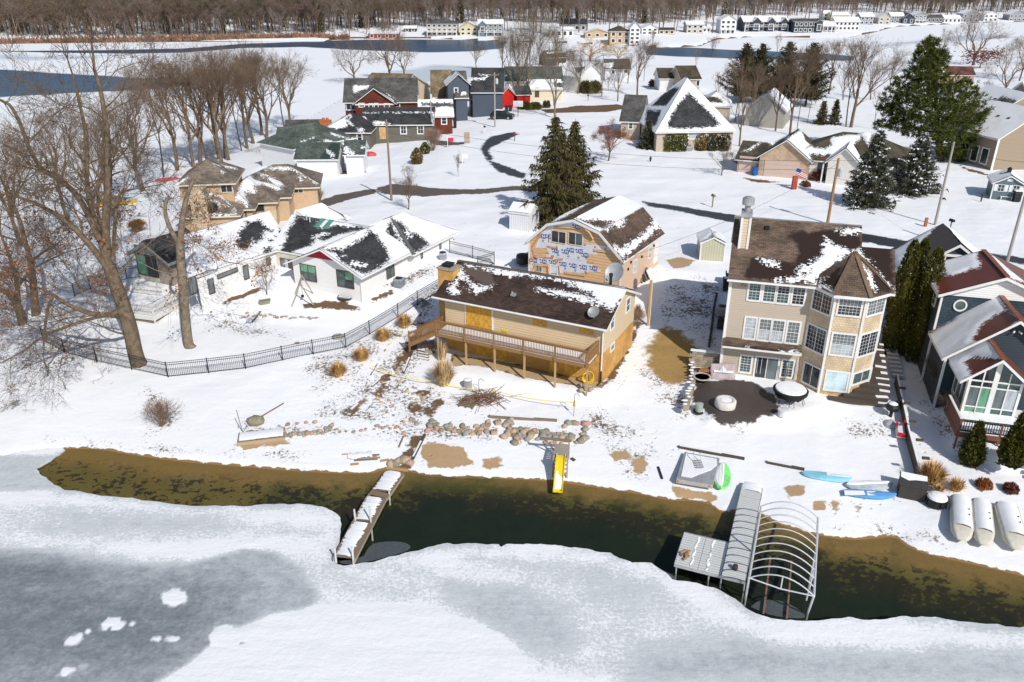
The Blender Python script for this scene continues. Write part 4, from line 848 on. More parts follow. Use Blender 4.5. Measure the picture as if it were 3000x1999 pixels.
# ================================================================ white ranch with the red gable
cD2=crop(780,580,3.795);cD1=crop(480,590,5.057)
fD=Fr('white_ranch_house','white ranch house with dark snow-patched roof and a red gable triangle','house',(-20.02,67.35,2.6),-27)
WHSID=siding('white_lap',(.80,.80,.79),.16,.03,.86);R_BLK=roofmat('black_shingle',(.052,.054,.058),wet=(.02,.022,.026),course=.15)
HD=2.5
walls(fD,[wq((.3,0),(7.8,0),-1,HD),wq((7.8,0),(7.8,7.3),-1,HD),wq((7.8,7.3),(8.5,7.3),-.5,HD),wq((8.5,7.3),(8.5,14.3),-.2,HD),wq((.3,2.1),(.3,0),-1,HD),[(.3,0,HD),(7.8,0,HD),(4.1,0,4.2)]],WHSID)
RED=flat('red_gable_panel',(.36,.012,.03),.55,.1)
sheetp=[fD.wy(cD2(*p),-.03)for p in[(420,648),(600,590),(795,708)]];b=MB();b.poly(sheetp);b.poly([p+np.array([0,.02,0])for p in sheetp][::-1]);b.build('gable_panel',[RED],fD.o)
W1R=[(8.4,-.6,HD-.05),(8.4,7.4,HD-.05),(4.1,7.4,4.4),(4.1,-.6,4.4)];W1L=[(-.25,2.4,HD-.05),(-.25,-.6,HD-.05),(4.1,-.6,4.4),(4.1,7.4,4.4)]
bD=[[(640,570),(860,580),(1000,500),(1080,440),(1160,370),(1215,400),(1240,450),(1300,520),(1340,590),(1375,660),(1330,720),(1240,780),(1090,850),(960,790),(830,700),(780,620)]]
pk,pk2=(4.6,9.5,4.75),(4.7,11.2,4.75);BX0,BX1,BY0,BY1=-.5,8.9,6.7,14.8
bD2=[[(1375,270),(1400,290),(1440,400),(1500,520),(1520,600),(1470,590),(1400,510),(1340,430),(1340,350)],[(1400,255),(1500,270),(1530,310),(1600,390),(1660,400),(1740,450),(1810,510),(1740,570),(1620,625),(1590,560),(1500,430),(1440,330)]]
sD2=[[(1545,365),(1600,380),(1620,420),(1590,470),(1560,420)],[(840,630),(880,625),(890,640),(855,650)],[(930,720),(980,690),(1040,720),(1120,735),(1090,760),(1000,765),(940,745)]]
def mixroof(f,q,mat,bare,snow,cr,base='snow',**k):
    o=roof_face(f,q,mat,base=base,bare=bare,cr=cr,**k);me=o.data
    if snow:
        a=[np.asarray(p,float)for p in q];n=np.cross(a[1]-a[0],a[-1]-a[0]);n/=np.linalg.norm(n);e1=(a[1]-a[0])/np.linalg.norm(a[1]-a[0]);e2=np.cross(n,e1)
        co=np.empty(len(me.vertices)*3,np.float32);me.vertices.foreach_get('co',co);co=co.reshape(-1,3)-a[0];P2=np.stack([co@e1,co@e2],1)
        at=me.attributes['snow'].data;s=np.empty(len(me.vertices),np.float32);at.foreach_get('value',s)
        for poly in snow:s=np.maximum(s,sdf(P2,[((h-a[0])@e1,(h-a[0])@e2)for h in(f.hit(cr(*p),a[0],n)for p in poly)]))
        at.foreach_set('value',s.astype(np.float32))
    return o
mixroof(fD,W1R,R_BLK,bD,sD2,cD2,res=.16);roof_face(fD,W1L,R_BLK,cr=cD2)
HF=[(BX0,BY0,HD-.05),(BX1,BY0,HD-.05),pk];HR=[(BX1,BY0,HD-.05),(BX1,BY1,HD-.05),pk2,pk];HL=[(BX0,BY1,HD-.05),(BX0,BY0,HD-.05),pk,pk2];HB=[(BX1,BY1,HD-.05),(BX0,BY1,HD-.05),pk2]
mixroof(fD,HF,R_BLK,bD2,sD2,cD2,res=.16);mixroof(fD,HR,R_BLK,bD2,sD2,cD2,res=.16);roof_face(fD,HL,R_BLK,cr=cD2);roof_face(fD,HB,R_BLK,base='snow',cr=cD2)
M2=[(-4.2,2.0,HD-.05),(3.6,2.0,HD-.05),(3.6,7.2,4.2),(-5.8,7.2,4.2)]
bM2=[[(340,215),(520,220),(600,250),(540,320),(640,340),(760,310),(960,330),(1090,345),(1000,370),(800,410),(640,480),(560,440),(500,530),(420,550),(330,580),(200,640),(110,640),(160,580),(220,480),(240,380)]]
mixroof(fD,M2,R_BLK,bM2,[[(510,420),(640,380),(700,400),(600,430),(540,470)]],cD2,res=.16)
M2B=[(3.6,12.2,HD-.05),(-9,12.2,HD-.05),(-5.8,7.2,4.2),(3.6,7.2,4.2)];roof_face(fD,M2B,R_BLK,base='snow',cr=cD2)
b=MB();b.bar((-5.8,7.2,4.22),(3.6,7.2,4.22),.3,.05);b.bar((4.1,-.6,4.42),(4.1,7.4,4.42),.3,.05);b.bar((BX1,BY0,HD),pk,.3,.06);b.build('ridge_cap',[flat('ridge_charcoal',(.12,.12,.12),.8,.15)],fD.o)
# left wing, its long snowy slope towards the yard
W3=[(-4.55,-7.6,HD-.05),(-3.1,3.6,HD-.05),(-8.6,7.0,4.3),(-9.7,-2.9,4.3)]
bW3=[[(1220,300),(1310,310),(1390,280),(1440,310),(1480,375),(1590,420),(1600,465),(1500,430),(1470,480),(1450,560),(1370,620),(1290,620),(1270,690),(1200,710),(1110,700),(1080,620),(1050,570),(1120,540),(1110,470),(1160,420),(1240,350)],
  [(1500,700),(1590,690),(1600,730),(1530,790),(1490,760)],[(1650,510),(1710,520),(1700,550)],[(1540,560),(1600,570),(1570,600)],[(290,600),(340,610),(330,650),(290,650)],[(390,570),(455,595),(440,612)],[(470,515),(550,570),(530,570)],[(735,485),(790,480),(760,495)],[(320,650),(385,690),(345,710)],[(1710,440),(1760,360),(1830,290),(1850,320),(1800,420),(1750,500)]]
mixroof(fD,W3,R_BLK,bW3,[[(1310,540),(1330,590),(1315,600)]],cD1,res=.17)
W3L=[(-13.0,7.0,HD-.05),(-13.6,-.5,HD-.05),(-9.7,-2.9,4.3),(-8.6,7.0,4.3)];roof_face(fD,W3L,R_BLK,base='snow',cr=cD1)
BKR=[(-2.6,7.8,2.6),(-3.4,13.4,2.6),(-5.4,11.2,4.5),(-6.2,8.2,4.35)];mixroof(fD,BKR,R_BLK,[[(740,95),(790,120),(850,200),(885,250),(760,230),(570,220),(640,170)]],[],cD2,res=.18)
slab(fD,[W1R,W1L,HF,HR,HL,HB,M2,W3,W3L,M2B,BKR],t=.15)
BEI=flat('beige_stucco',(.62,.57,.50),.8,.08)  # even beige for the recess wall and the sun room wall
walls(fD,[wq((-3.95,-7.1),(-3.7,2.1),-1,HD-.1),wq((-13.2,-.3),(-9.3,-2.7),-1,HD-.1),wq((-9.3,-2.7),(-4.1,-6.9),-1,HD-.1),[(-13.2,-.3,HD-.1),(-4.1,-6.9,HD-.1),(-9.3,-2.6,4.1)]],WHSID,'wing_wall')
walls(fD,[wq((-3.7,2.1),(.3,2.1),-1,HD-.1)],BEI,'recess_wall')
pD=facing((.3,0),(7.8,0));BRN=flat('brown_window_frame',(.12,.075,.055),.5)
win_px(fD,pD,cD2,(470,832),(165,165),sashes=2,split=2,glasses=[GL_TEAL,GL_GREEN],frame=BRN,cas=.05);win_px(fD,pD,cD2,(880,905),(175,170),sashes=2,split=2,glasses=[GL_TEAL,GL_TEAL,GL_DARK,GL_GREEN],frame=BRN,cas=.05)
pDr=facing((7.8,0),(7.8,7.3));win_px(fD,pDr,cD2,(1378,803),(85,160),sashes=2,glass=GL_TEAL,frame=BRN,cas=.05)
pDb=facing((8.5,7.3),(8.5,14.3));win_px(fD,pDb,cD2,(1727,635),(20,72),glass=GL_GREY,frame=BRN,cas=.03);win_px(fD,pDb,cD2,(1933,530),(18,68),glass=GL_GREY,frame=BRN,cas=.03)
pDm=facing((-3.7,2.1),(.3,2.1));win_px(fD,pDm,cD2,(228,742),(125,120),sashes=3,glasses=[GL_GREY,GL_BLIND,GL_DARK],frame=BRN,cas=.04)
pDw=facing((-3.95,-7.1),(-3.7,2.1))
for c,s,n_ in[((700,1260),(85,220),1),((1215,1050),(75,210),1),((940,1065),(310,60),1),((1545,890),(60,110),1),((430,1250),(110,250),1)]:win_px(fD,pDw,cD1,c,s,sashes=n_,glass=GL_GREY,frame=BRN,cas=.04)
for c in((600,288),(690,303)):
    n=np.cross(np.array(M2[1])-np.array(M2[0]),np.array(M2[3])-np.array(M2[0]));q=fD.hit(cD2(*c),M2[0],n);b=MB();b.box((0,0,.06),(.55,1.35,.12));o_=b.build('skylight',[flat('skylight_green',(.10,.28,.22),.25)],fD.o);o_.location=q;o_.rotation_euler=(R(24),0,0)
b=MB()
for c in((450,245),(487,270),(560,470)):
    q=fD.hit(cD2(*c),M2[0],n);b.tube([q,q+np.array([0,0,.55])],.07,8)
tag(b.build('roof_pipe',[flat('vent_pipe',(.55,.6,.62),.5)],fD.o),kind='stuff')
b=MB();b.tube([(7.85,-.08,HD-.1),(7.85,-.08,-.3)],.04,6);b.build('downspout',[WHITE],fD.o)
# glass-gabled sun room at the end of the left wing, timber deck around it
cS1=crop(380,650,5.058)
sr=G(cS1(480,900));fS=Fr('glass_sunroom','dark-roofed glass sun room with fieldstone side at the end of the white ranch','sunroom',(sr[0]-1.6,sr[1]+.6,sr[2]),-27)
STONE=bricks('fieldstone',(.40,.31,.22),(.22,.18,.15),(.42,.38,.33),.5,.3,.12,off=.37,bump=.04)
walls(fS,[wq((1.7,0),(3.4,0),-.6,3.0),wq((3.4,0),(3.4,4),-.6,2.6)],STONE,'stone_wall')
walls(fS,[wq((-1.0,0),(1.7,0),-.6,.5),wq((-1.0,4),(-1.0,0),-.6,2.6)],BEI,'wall')
for q,s_ in[([(-1.5,-.5,2.55),(-1.5,4.5,2.55),(1.0,4.5,4.0),(1.0,-.5,4.0)],.3),([(3.9,-.5,2.4),(3.9,4.5,2.4),(1.0,4.5,4.0),(1.0,-.5,4.0)],-1)]:roof_face(fS,q,R_BLK,cr=cS1,snow=[[(0,300),(200,330),(340,250),(300,200)]]if s_>0 else[],name='roof');slab(fS,[q],flat('grey_fascia',(.32,.34,.36),.6),t=.25)
pS=facing((-1.0,0),(1.7,0));window(fS,pS,.7,1.5,1.2,1.9,sashes=1,glass=GL_GREEN,frame=BRN,cas=.07);window(fS,pS,2.0,1.5,1.1,1.9,glass=GL_DARK,frame=BRN,cas=.07);window(fS,pS,1.3,3.0,2.2,.6,sashes=2,glass=GL_GREY,frame=GREYM,cas=.08)
WDK=wood('white_deck_wood',(.66,.65,.62),var=.1)
dk=G(cS1(430,1420));fK=Fr('white_deck','low white-railed deck beside the glass sun room under bare oaks','deck',(dk[0]-5.2,dk[1]+.4,dk[2]),-16)
b=MB();b.b2((0,0,.45),(5.6,4.2,.6));b.build('deck_floor',[SNOWM],fK.o);b=MB();b.b2((0,-.04,.2),(5.6,0,.55));b.b2((5.6,0,.2),(5.64,4.2,.55));b.build('deck_skirt',[WDK],fK.o)
b=MB();b.b2((.2,.1,-.6),(5.4,.2,.2));b.b2((5.3,.2,-.6),(5.4,4,.2));b.build('lattice',[flat('brown_lattice',(.2,.17,.14),.8)],fK.o)  # lattice under the deck in one even dull brown
railing(fK,(0,0),(5.6,0),.6,post=WDK,sp=.15,hgt=.85);railing(fK,(5.6,0),(5.6,4.1),.6,post=WDK,sp=.15,hgt=.85);railing(fK,(0,4.2),(3.2,4.2),.6,post=WDK,sp=.15,hgt=.85)
for x,y in((0,0),(2.8,0),(5.6,0),(5.6,2.1),(5.6,4.2)):piece('post',WDK,fK.o,(x,y,.7),(.1,.1,1.7))
# ================================================================ tan house of stepped hips with the stone chimney
cE=crop(480,460,4.902)
fE=Fr('hip_roof_house','tan split-level house of stepped hip roofs with a broad pale stone chimney','house',(-34.0,77.2,3.0),9.5)
TANW=flat('tan_stucco',(.52,.37,.24),.75,.06,2);R_TAN=roofmat('tan_shingle',(.20,.165,.135),wet=(.10,.08,.06),course=.16);CRT=flat('cream_fascia',(.66,.62,.50),.6,.05)
kwE=dict(fas=CRT,cr=cE,res=.24)
snE=[[(580,510),(700,515),(960,560),(1030,570),(1080,450),(1140,320),(1220,240),(1250,270),(1300,330),(1500,380),(1700,440),(1640,480),(1450,400),(1290,420),(1330,520),(1280,510),(1180,490),(1180,580),(1230,660),(1200,760),(1180,700),(1080,640),(970,610),(870,600),(1010,730),(1050,770),(990,850),(620,850),(650,820),(960,830),(1010,750),(870,640),(760,560),(680,560)],
  [(590,540),(700,600),(860,690),(860,730),(760,670),(640,600)],[(1200,170),(1240,260),(1210,280),(1170,230)],[(840,115),(1050,160),(1020,180),(880,150)],[(820,190),(880,225),(860,235)],[(120,400),(330,305),(300,340),(200,390)],[(1250,170),(1790,140),(1840,195),(1500,180)],[(1780,140),(1840,160),(2220,380),(2200,390)],[(1930,290),(1970,280),(1990,340),(1960,345)],[(60,860),(280,730),(280,840),(100,890)],[(1280,190),(1700,370),(1720,420),(1650,430)],[(650,90),(720,95),(800,130)]]
block(fE,.3,6.0,.2,6.6,3.4,1.7,R_TAN,TANW,'hip',snow=snE,wname='wall',**kwE)
block(fE,2.6,7.2,2.3,8.4,3.45,1.75,R_TAN,TANW,'hip',snow=snE,**kwE)
block(fE,3.2,9.3,4.6,11.4,3.5,1.9,R_TAN,bricks('pale_stone',(.58,.43,.27),(.50,.36,.22),(.6,.5,.36),.3,.5,.04,off=.2),'hip',snow=snE,**kwE)
block(fE,6.0,10.5,6.8,12.5,3.45,1.4,R_TAN,TANW,'hip',snow=snE,**kwE)
block(fE,5.0,13.3,11.7,18.2,3.3,2.0,R_TAN,TANW,'hip',snow=snE,**kwE)
block(fE,.2,5.5,2.9,9.2,6.1,1.9,R_TAN,TANW,'hip',snow=snE,**kwE)
st_=fE.wy(cE(500,800),-.1);chx0,chx1,chz=float(fE.wy(cE(372,700),-.1)[0]),float(fE.wy(cE(600,700),-.1)[0]),float(fE.wy(cE(480,480),-.1)[2])
b=MB();b.add([(chx0,-.15,-1),(chx1+.35,-.15,-1),(chx1+.35,1.6,-1),(chx0,1.6,-1),(chx0+.1,-.1,chz),(chx1,-.1,chz),(chx1,1.5,chz),(chx0+.1,1.5,chz)],[(0,3,2,1),(4,5,6,7),(0,1,5,4),(1,2,6,5),(2,3,7,6),(3,0,4,7)])
b.build('stone_chimney',[bricks('pale_fieldstone',(.60,.45,.30),(.68,.55,.40),(.55,.42,.28),.45,.35,.06,off=.3,bump=.015)],fE.o)
for y_,c,s,k in[(2.9,(900,450),(155,105),2),(4.6,(1345,728),(170,88),2),(11.7,(1898,470),(190,90),3)]:win_px(fE,facing((-5,y_),(20,y_)),cE,c,s,sashes=k,glass=GL_DARK,frame=CRT if y_!=4.6 else BRN,cas=.07)
b=MB();b.box((1.9,5.4,7.45),(.5,.35,.35));b.build('roof_vent',[flat('rust_vent',(.22,.12,.08),.7)],fE.o)
q=fE.hit(cE(715,790),(0,-.2,3.34),(0,-1.7,3.6));dish('satellite_dish','dark round satellite dish on the lower hip of the tan split-level house',W3(fE,q)if False else tuple(fE.L+fE.u*q[0]+fE.v*q[1]+np.array([0,0,q[2]])),R(10),.5,.4,DARK)
q=G(cE(1350,860));dish('satellite_dish','dark round satellite dish standing behind the white ranch roof ridge',(q[0],q[1]+2,q[2]),R(5),.5,.9,DARK)
for x,y in((6.5,2.4),(9.0,4.8)):piece('porch_post',CRT,fE.o,(x,y,1.6),(.2,.2,3.4))
# ================================================================ blue house with red metal roofs
cF=crop(2580,640,4.355);cG4=crop(2500,600,1.844);cS=crop(2650,1050,3.92)
fF=Fr('blue_lake_house','dark blue house with three red metal gable roofs and a glass front','house',(29.0,44.26,2.0),-15)
R_RED=roofmat('red_metal',(.16,.046,.028),metal=True);R_BRM=roofmat('brown_metal',(.085,.055,.040),metal=True)
BLUES=bricks('blue_shake',(.040,.062,.082),(.058,.082,.10),(.022,.034,.045),.3,.2,.07,bump=.012);BLUEV=siding('blue_lap',(.035,.050,.066),.18,.05,.7)
walls(fF,[wq((-.9,6.5),(6.2,6.5),-1,6.4),wq((-.9,12.0),(-.9,6.5),-1,6.4)],BLUES,'wall')
walls(fF,[[(-.9,6.47,6.3),(6.2,6.47,6.3),(2.65,6.47,7.85)]],WHSID,'gable_panel')
walls(fF,[wq((-.85,2.6),(6.3,2.6),-1,3.5),wq((-.85,6.5),(-.85,2.6),-1,3.5),[(-.85,2.6,3.5),(6.3,2.6,3.5),(2.7,2.6,6.3)]],BLUEV,'front_wall')
def gab(xe,xr,xo,y0_,y1_,ze,zr,mat,snow=(),bare=(),base='bare',cr=None):
    L_=[(xe,y1_,ze),(xe,y0_,ze),(xr,y0_,zr),(xr,y1_,zr)];Rr=[(xo,y0_,ze),(xo,y1_,ze),(xr,y1_,zr),(xr,y0_,zr)]
    roof_face(fF,L_,mat,base=base,snow=snow,bare=bare,cr=cr,res=.15);roof_face(fF,Rr,mat,snow=[[(1370,430),(1460,500),(1640,660),(1860,830),(1700,790),(1600,740)]]if mat is R_RED and y0_>5 else[],cr=cF,res=.2);slab(fF,[L_,Rr],t=.2)
    b=MB();b.bar((xr,y0_,zr+.04),(xr,y1_,zr+.04),.3,.06);b.build('ridge_cap',[flat('red_ridge',(.24,.075,.04),.4,.1)if mat is R_RED else flat('brown_ridge',(.12,.08,.06),.4)],fF.o)
gab(-1.25,2.62,6.5,6.05,12.1,6.42,8.05,R_RED,snow=[[(530,615),(900,520),(1250,425),(1230,500),(1280,560),(1250,650),(1150,650),(1080,690),(900,740),(800,730),(640,690),(740,980),(700,960),(600,740)]],cr=cF)
gab(-1.2,2.7,6.6,2.05,6.55,3.45,6.55,R_RED,base='snow',bare=[[(1170,1568),(1290,1370),(1480,1230),(1600,1190),(1790,1280),(1550,1450),(1350,1568)],[(1530,990),(1580,1020),(1700,1230),(1780,1280),(1660,1220),(1560,1060)],[(600,1440),(900,1310),(700,1430),(630,1470)]],cr=cF)
gab(-.62,1.42,3.5,-.5,2.6,3.12,4.85,R_RED,base='snow',bare=[[(700,40),(760,0),(1120,10),(1128,30),(900,150),(780,210),(740,120)]],cr=cS)
GBL=flat('blue_gable_garage',(.045,.06,.075),.6)
fG=Fr('blue_garage','garage with brown ribbed metal roof behind the blue lake house','garage',tuple(fF.L+fF.v*13.5+np.array([0,0,1.2])),-15);zo=1.2
walls(fG,[wq((-2.1,0),(5.0,0),-2,4.2),wq((-2.1,5.4),(-2.1,0),-2,4.2),[(-2.1,0,4.2),(5,0,4.2),(1.4,0,6.6)]],BLUEV)
gl=[(-2.45,5.6,4.15),(-2.45,-.3,4.15),(1.35,-.3,6.85),(1.35,5.6,6.85)];gr_=[(5.2,-.3,4.15),(5.2,5.6,4.15),(1.35,5.6,6.85),(1.35,-.3,6.85)]
roof_face(fG,gl,R_BRM,snow=[[(120,440),(420,260),(700,110),(640,190),(560,260),(480,370),(400,480),(330,600),(260,720),(200,660)]],cr=cF,res=.16);roof_face(fG,gr_,R_BRM,base='snow',cr=cF);slab(fG,[gl,gr_],t=.22)
window(fG,facing((-2.1,0),(5,0)),3.5,5.4,1.5,.7,glass=GL_DARK,cas=.2)
pF1=facing((-.9,6.5),(6.2,6.5));pF2=facing((-.9,12.0),(-.9,6.5));pF3=facing((-.85,2.6),(6.3,2.6))
q=fF.wy(cF(1013,1110),6.5);b=MB();n=20
ring=[[(q[0]+r*math.cos(2*math.pi*k/n),y,q[2]+r*math.sin(2*math.pi*k/n))for k in range(n)]for r,y in((.44,6.49),(.44,6.42),(.33,6.42),(.33,6.49))]
for a,c in zip(ring,ring[1:]):b.add(a+c,[(k,(k+1)%n,n+(k+1)%n,n+k)for k in range(n)])
ow=b.build('round_window',[WHITE],fF.o);fix_normals(ow.data);b=MB();b.poly([(q[0]+.33*math.cos(2*math.pi*k/n),6.475,q[2]+.33*math.sin(2*math.pi*k/n))for k in range(n)]);b.build('pane',[GL_GREY],ow)
for c,s in[((622,880),(40,200)),((690,1025),(40,190)),((548,1350),(50,220))]:win_px(fF,pF2,cF,c,s,split=2,glass=GL_GREY,cas=.1)
posts(fF,[(-.9,6.5)],-.5,6.3);posts(fF,[(-.85,2.6)],-.5,3.4)
q=fF.wy(cF(1790,1560),2.6);window(fF,pF3,5.4+.85,3.2,1.1,1.3,split=2,glass=GL_DARK,cas=.16)
b=MB();q=fF.wy(cF(1710,1440),2.5);b.tube([q,q+np.array([-.12,-.2,-.05])],.06,6);b.tube([q+np.array([.25,0,0]),q+np.array([.37,-.2,-.05])],.06,6);b.build('floodlight',[WHITE],fF.o)
# glass front of the sun room: white posts and rails with panes between them
O_=fF.o;gx=[0.06,.78,1.5,2.26,3.0];zg=[.82,1.15,2.65,3.0]
b=MB()
for x,wd in zip(gx,(.16,.07,.3,.07,.16)):b.b2((x-wd/2,-.06,.75),(x+wd/2,.06,3.15 if x not in(1.5,)else 4.6))
for z,t_ in((.78,.08),(1.2,.08),(2.62,.09),(3.05,.1)):b.b2((.14,-.05,z-t_/2),(1.35,.05,z+t_/2));b.b2((1.65,-.05,z-t_/2),(2.92,.05,z+t_/2))
b.b2((.74,-.05,3.1),(.82,.05,3.75));b.b2((2.22,-.05,3.1),(2.30,.05,3.75));gf=b.build('glazing_frame',[WHITE],O_)
for i in range(4):
    x0,x1=gx[i]+.04,gx[i+1]-.04
    for z0,z1,m in((.82,1.16,GL_GREEN if i<2 else GL_TEAL),(1.24,2.58,[GL_GREY,GL_GREEN,GL_GREY,GL_BLIND][i]),(2.66,3.0,[GL_DARK,GL_DARK,GL_TEAL,GL_TEAL][i])):piece('pane',m,gf,((x0+x1)/2,.0,(z0+z1)/2),(x1-x0,.02,z1-z0))
for i,m in enumerate((GL_DARK,GL_DARK,GL_TEAL,GL_TEAL)):
    x0,x1=gx[i]+.04,gx[i+1]-.04;top=lambda x:3.1+1.6*(1-abs(x-1.5)/1.5)*.95
    b=MB();b.poly([(x0,0,3.1),(x1,0,3.1),(x1,0,top(x1)),(x0,0,top(x0))]);b.build('pane',[m],gf)
walls(fF,[wq((0,2.6),(0,.08),2.7,3.2),wq((0,2.6),(0,.08),.7,1.1),wq((-.1,0.02),(3.1,0.02),-.5,.75)],WHSID,'sunroom_wall')
b=MB()
for k in range(4):b.b2((-.05,.05+k*.82,.75),(.05,.15+k*.82,3.1))
b.build('side_frame',[WHITE],gf)
for k in range(3):piece('pane',GL_GREY,gf,(0,.51+k*.82,1.95),(.02,.7,1.5))
# red deck in front
fR=Fr('red_deck','reddish timber deck with dark slim railing in front of the glass-fronted room','deck',tuple(fF.L),-15)
RDW=wood('red_deck_wood',(.19,.085,.055));b=MB();b.b2((-.75,-2.7,.66),(4.0,-.02,.76));b.build('deck_snow',[SNOWM],fR.o);b=MB();b.b2((-.75,-2.75,.35),(4,-2.7,.68));b.b2((-.8,-2.7,.35),(-.75,.6,.68));b.b2((-.7,-2.69,.45),(4,.3,.655));b.build('deck_frame',[RDW],fR.o)
for k in range(14):piece('plank',RDW,fR.o,(-.74,-2.6+k*.21,1.15),(.03,.19,.9))
piece('rail_cap',WHITE,fR.o,(-.74,-1.2,1.63),(.14,3.1,.05))
railing(fR,(-.7,-2.68),(4.0,-2.68),.7,post=DARK,sp=.14,hgt=.85,top_w=.07)
for x in(-.7,1.6,4.0):piece('post',RDW,fR.o,(x,-2.68,.5),(.1,.1,2.1))
for k in range(7):piece('step',RDW,fR.o,(4.2,-2.9-k*.3,.55-k*.17),(1.8,.3,.06))

# ================================================================ houses across the lane and across the lake
def simple(name,label,cat,eL,eR,h,depth,rise,kind,wmat,rmat,cr=None,base='bare',snow=(),bare=(),damp=(),wins=(),ov=.35,res=.35,group=None,gmat=None,y0=0,zb=-1.5,fas=WHITE,rl=None):
    a,c=G(eL,h),G(eR,h);zc_=(a[2]+c[2])/2;a,c=GZ(eL,zc_),GZ(eR,zc_);W_=float(np.linalg.norm((c-a)[:2]));ang=math.degrees(math.atan2(c[1]-a[1],c[0]-a[0]));zg=(a[2]+c[2])/2-h
    f=Fr(name,label,cat,(a[0],a[1],zg),ang,group);f.W=W_
    f.q=block(f,ov,W_-ov,ov,depth-ov,h,rise,rmat,wmat,kind,base=base,snow=snow,bare=bare,damp=damp,cr=cr,ov=ov,zb=zb,res=res,gmat=gmat,fas=fas,rl=rl)
    pl=facing((ov,ov),(W_-ov,ov))
    for w_ in wins:
        c,s=w_[0],w_[1];k=dict(w_[2])if len(w_)>2 else{}
        if k.pop('door',0):
            q=f.wy(cr(*c),ov);piece('door',k.get('m',WHITE),f.o,(q[0],ov-.03,q[2]),(k.get('w',.95),.06,k.get('h',2.0)))
        else:win_px(f,pl,cr,c,s,**k)
    return f
cR=crop(950,200,3.361);cM=crop(780,330,6.92);cH=crop(1400,200,2.613);cI=crop(2100,200,2.613);c10=crop(1000,0,2.353);c20=crop(2000,0,2.353)
REDS=bricks('red_shake',(.165,.042,.026),(.13,.032,.02),(.085,.025,.018),.3,.2,.06,bump=.01);GRYL=siding('grey_lap',(.14,.128,.108),.2,.05,.75);SLATE=siding('slate_blue_lap',(.075,.095,.13),.2,.05,.75)
CRM=siding('cream_lap_far',(.66,.58,.44),.22,.04,.8);R_GRY=roofmat('grey_shingle',(.105,.103,.10),course=.18);R_KHA=roofmat('khaki_shingle',(.20,.155,.10),course=.18);R_GRN=roofmat('green_shingle',(.10,.122,.108),wet=(.03,.05,.042),course=.2)
GRWH=siding('white_far_lap',(.76,.77,.78),.2,.03,.88);BRED=flat('bright_red_paint',(.62,.02,.015),.5,.1);TANB=siding('tan_brick_far',(.50,.42,.33),.2,.05,.85);TAUPE=siding('taupe_lap',(.33,.26,.19),.18,.04,.9)
fu=dict(cas=.16,mun=.04)
# red house: two storeys, projecting gable, garage wing
fO=simple('red_house','dark red shingled house with grey roof and white-trimmed front gable','house',cR(180,338),cR(920,330),5.6,11,3.6,'gx',REDS,R_GRY,cR,snow=[[(285,170),(450,172),(440,190),(285,250)],[(700,310),(740,330),(640,260),(520,215),(490,205),(540,215)]],wins=[((262,380),(85,55),dict(sashes=2,**fu)),((717,380),(45,55),dict(split=2,**fu))])
g0,g1=fO.wy(cR(300,345),-1.2),fO.wy(cR(690,338),-1.2)
block(fO,g0[0],g1[0],-1.0,6,5.5,2.7,R_GRY,REDS,'gy',cr=cR,res=.3,snow=[[(490,200),(690,320),(680,335),(520,230)]],rname='gable_roof')
pO=facing((g0[0],-1.0),(g1[0],-1.0))
for c,s,k in[((368,365),(45,28),{}),((460,385),(30,60),dict(split=2)),((512,368),(30,32),{}),((617,383),(42,58),dict(split=2))]:win_px(fO,pO,cR,c,s,**fu,**k)
b=MB();b.b2((g0[0],-1.06,5.2),(g1[0],-1.0,5.45));b.build('trim_band',[WHITE],fO.o)
fO2=simple('red_garage_wing','low red shingled wing under a snowy roof beside the red house','house',cR(925,478),cR(1280,472),3.2,9,2.2,'gx',REDS,R_GRY,cR,base='snow',bare=[[(950,345),(1275,345),(1275,385),(1180,375),(1100,388),(1000,360),(960,375)]],wins=[((1180,518),(42,60),dict(split=2,**fu))])
# grey ranch and its hipped left part
fN=simple('grey_ranch_house','grey ranch house with black roof and white-framed windows','house',cR(352,556),cR(1082,553),3.0,9,2.2,'gx',GRYL,R_BLK,cR,snow=[[(480,525),(560,520),(660,550),(480,556)],[(1070,440),(1085,440),(1085,552),(1065,552)],[(380,436),(1080,430),(1080,440),(400,446)]],wins=[((780,607),(48,72),dict(split=2,cols=2,rows=2,**fu)),((948,606),(50,72),dict(split=2,cols=2,rows=2,**fu)),((575,640),(1,1),dict(door=1,m=flat('plywood_door',(.55,.36,.18),.7),w=1.1))])
simple('grey_hipped_wing','grey wing with black hip roof half under snow, left of the grey ranch','house',cR(-40,632),cR(462,632),3.0,10,2.3,'hip',GRYL,R_BLK,cR,snow=[[(0,550),(120,520),(260,450),(275,490),(215,480),(230,560),(200,590),(60,600),(-20,590)],[(215,490),(290,560),(280,570),(240,545)],[(350,440),(520,555),(500,560),(380,480)],[(320,590),(380,590),(400,630),(330,625)]],wins=[((348,680),(40,60),dict(split=2,**fu))])
# tan gabled house behind, and its khaki wing
simple('cream_gabled_house','cream house with steep khaki roof and snowy gable behind the red house','house',cR(700,295),cR(1060,180),5.2,9,3.4,'gy',CRM,R_KHA,cR,snow=[[(870,60),(1060,175),(1060,190),(940,120)]])
simple('khaki_roofed_wing','cream wing with tall plain khaki roof beside the slate blue house','house',cR(1063,302),cR(1278,298),3.6,9,5.0,'gx',CRM,R_KHA,cR,snow=[[(1050,280),(1130,300),(1120,330),(1040,320)]])
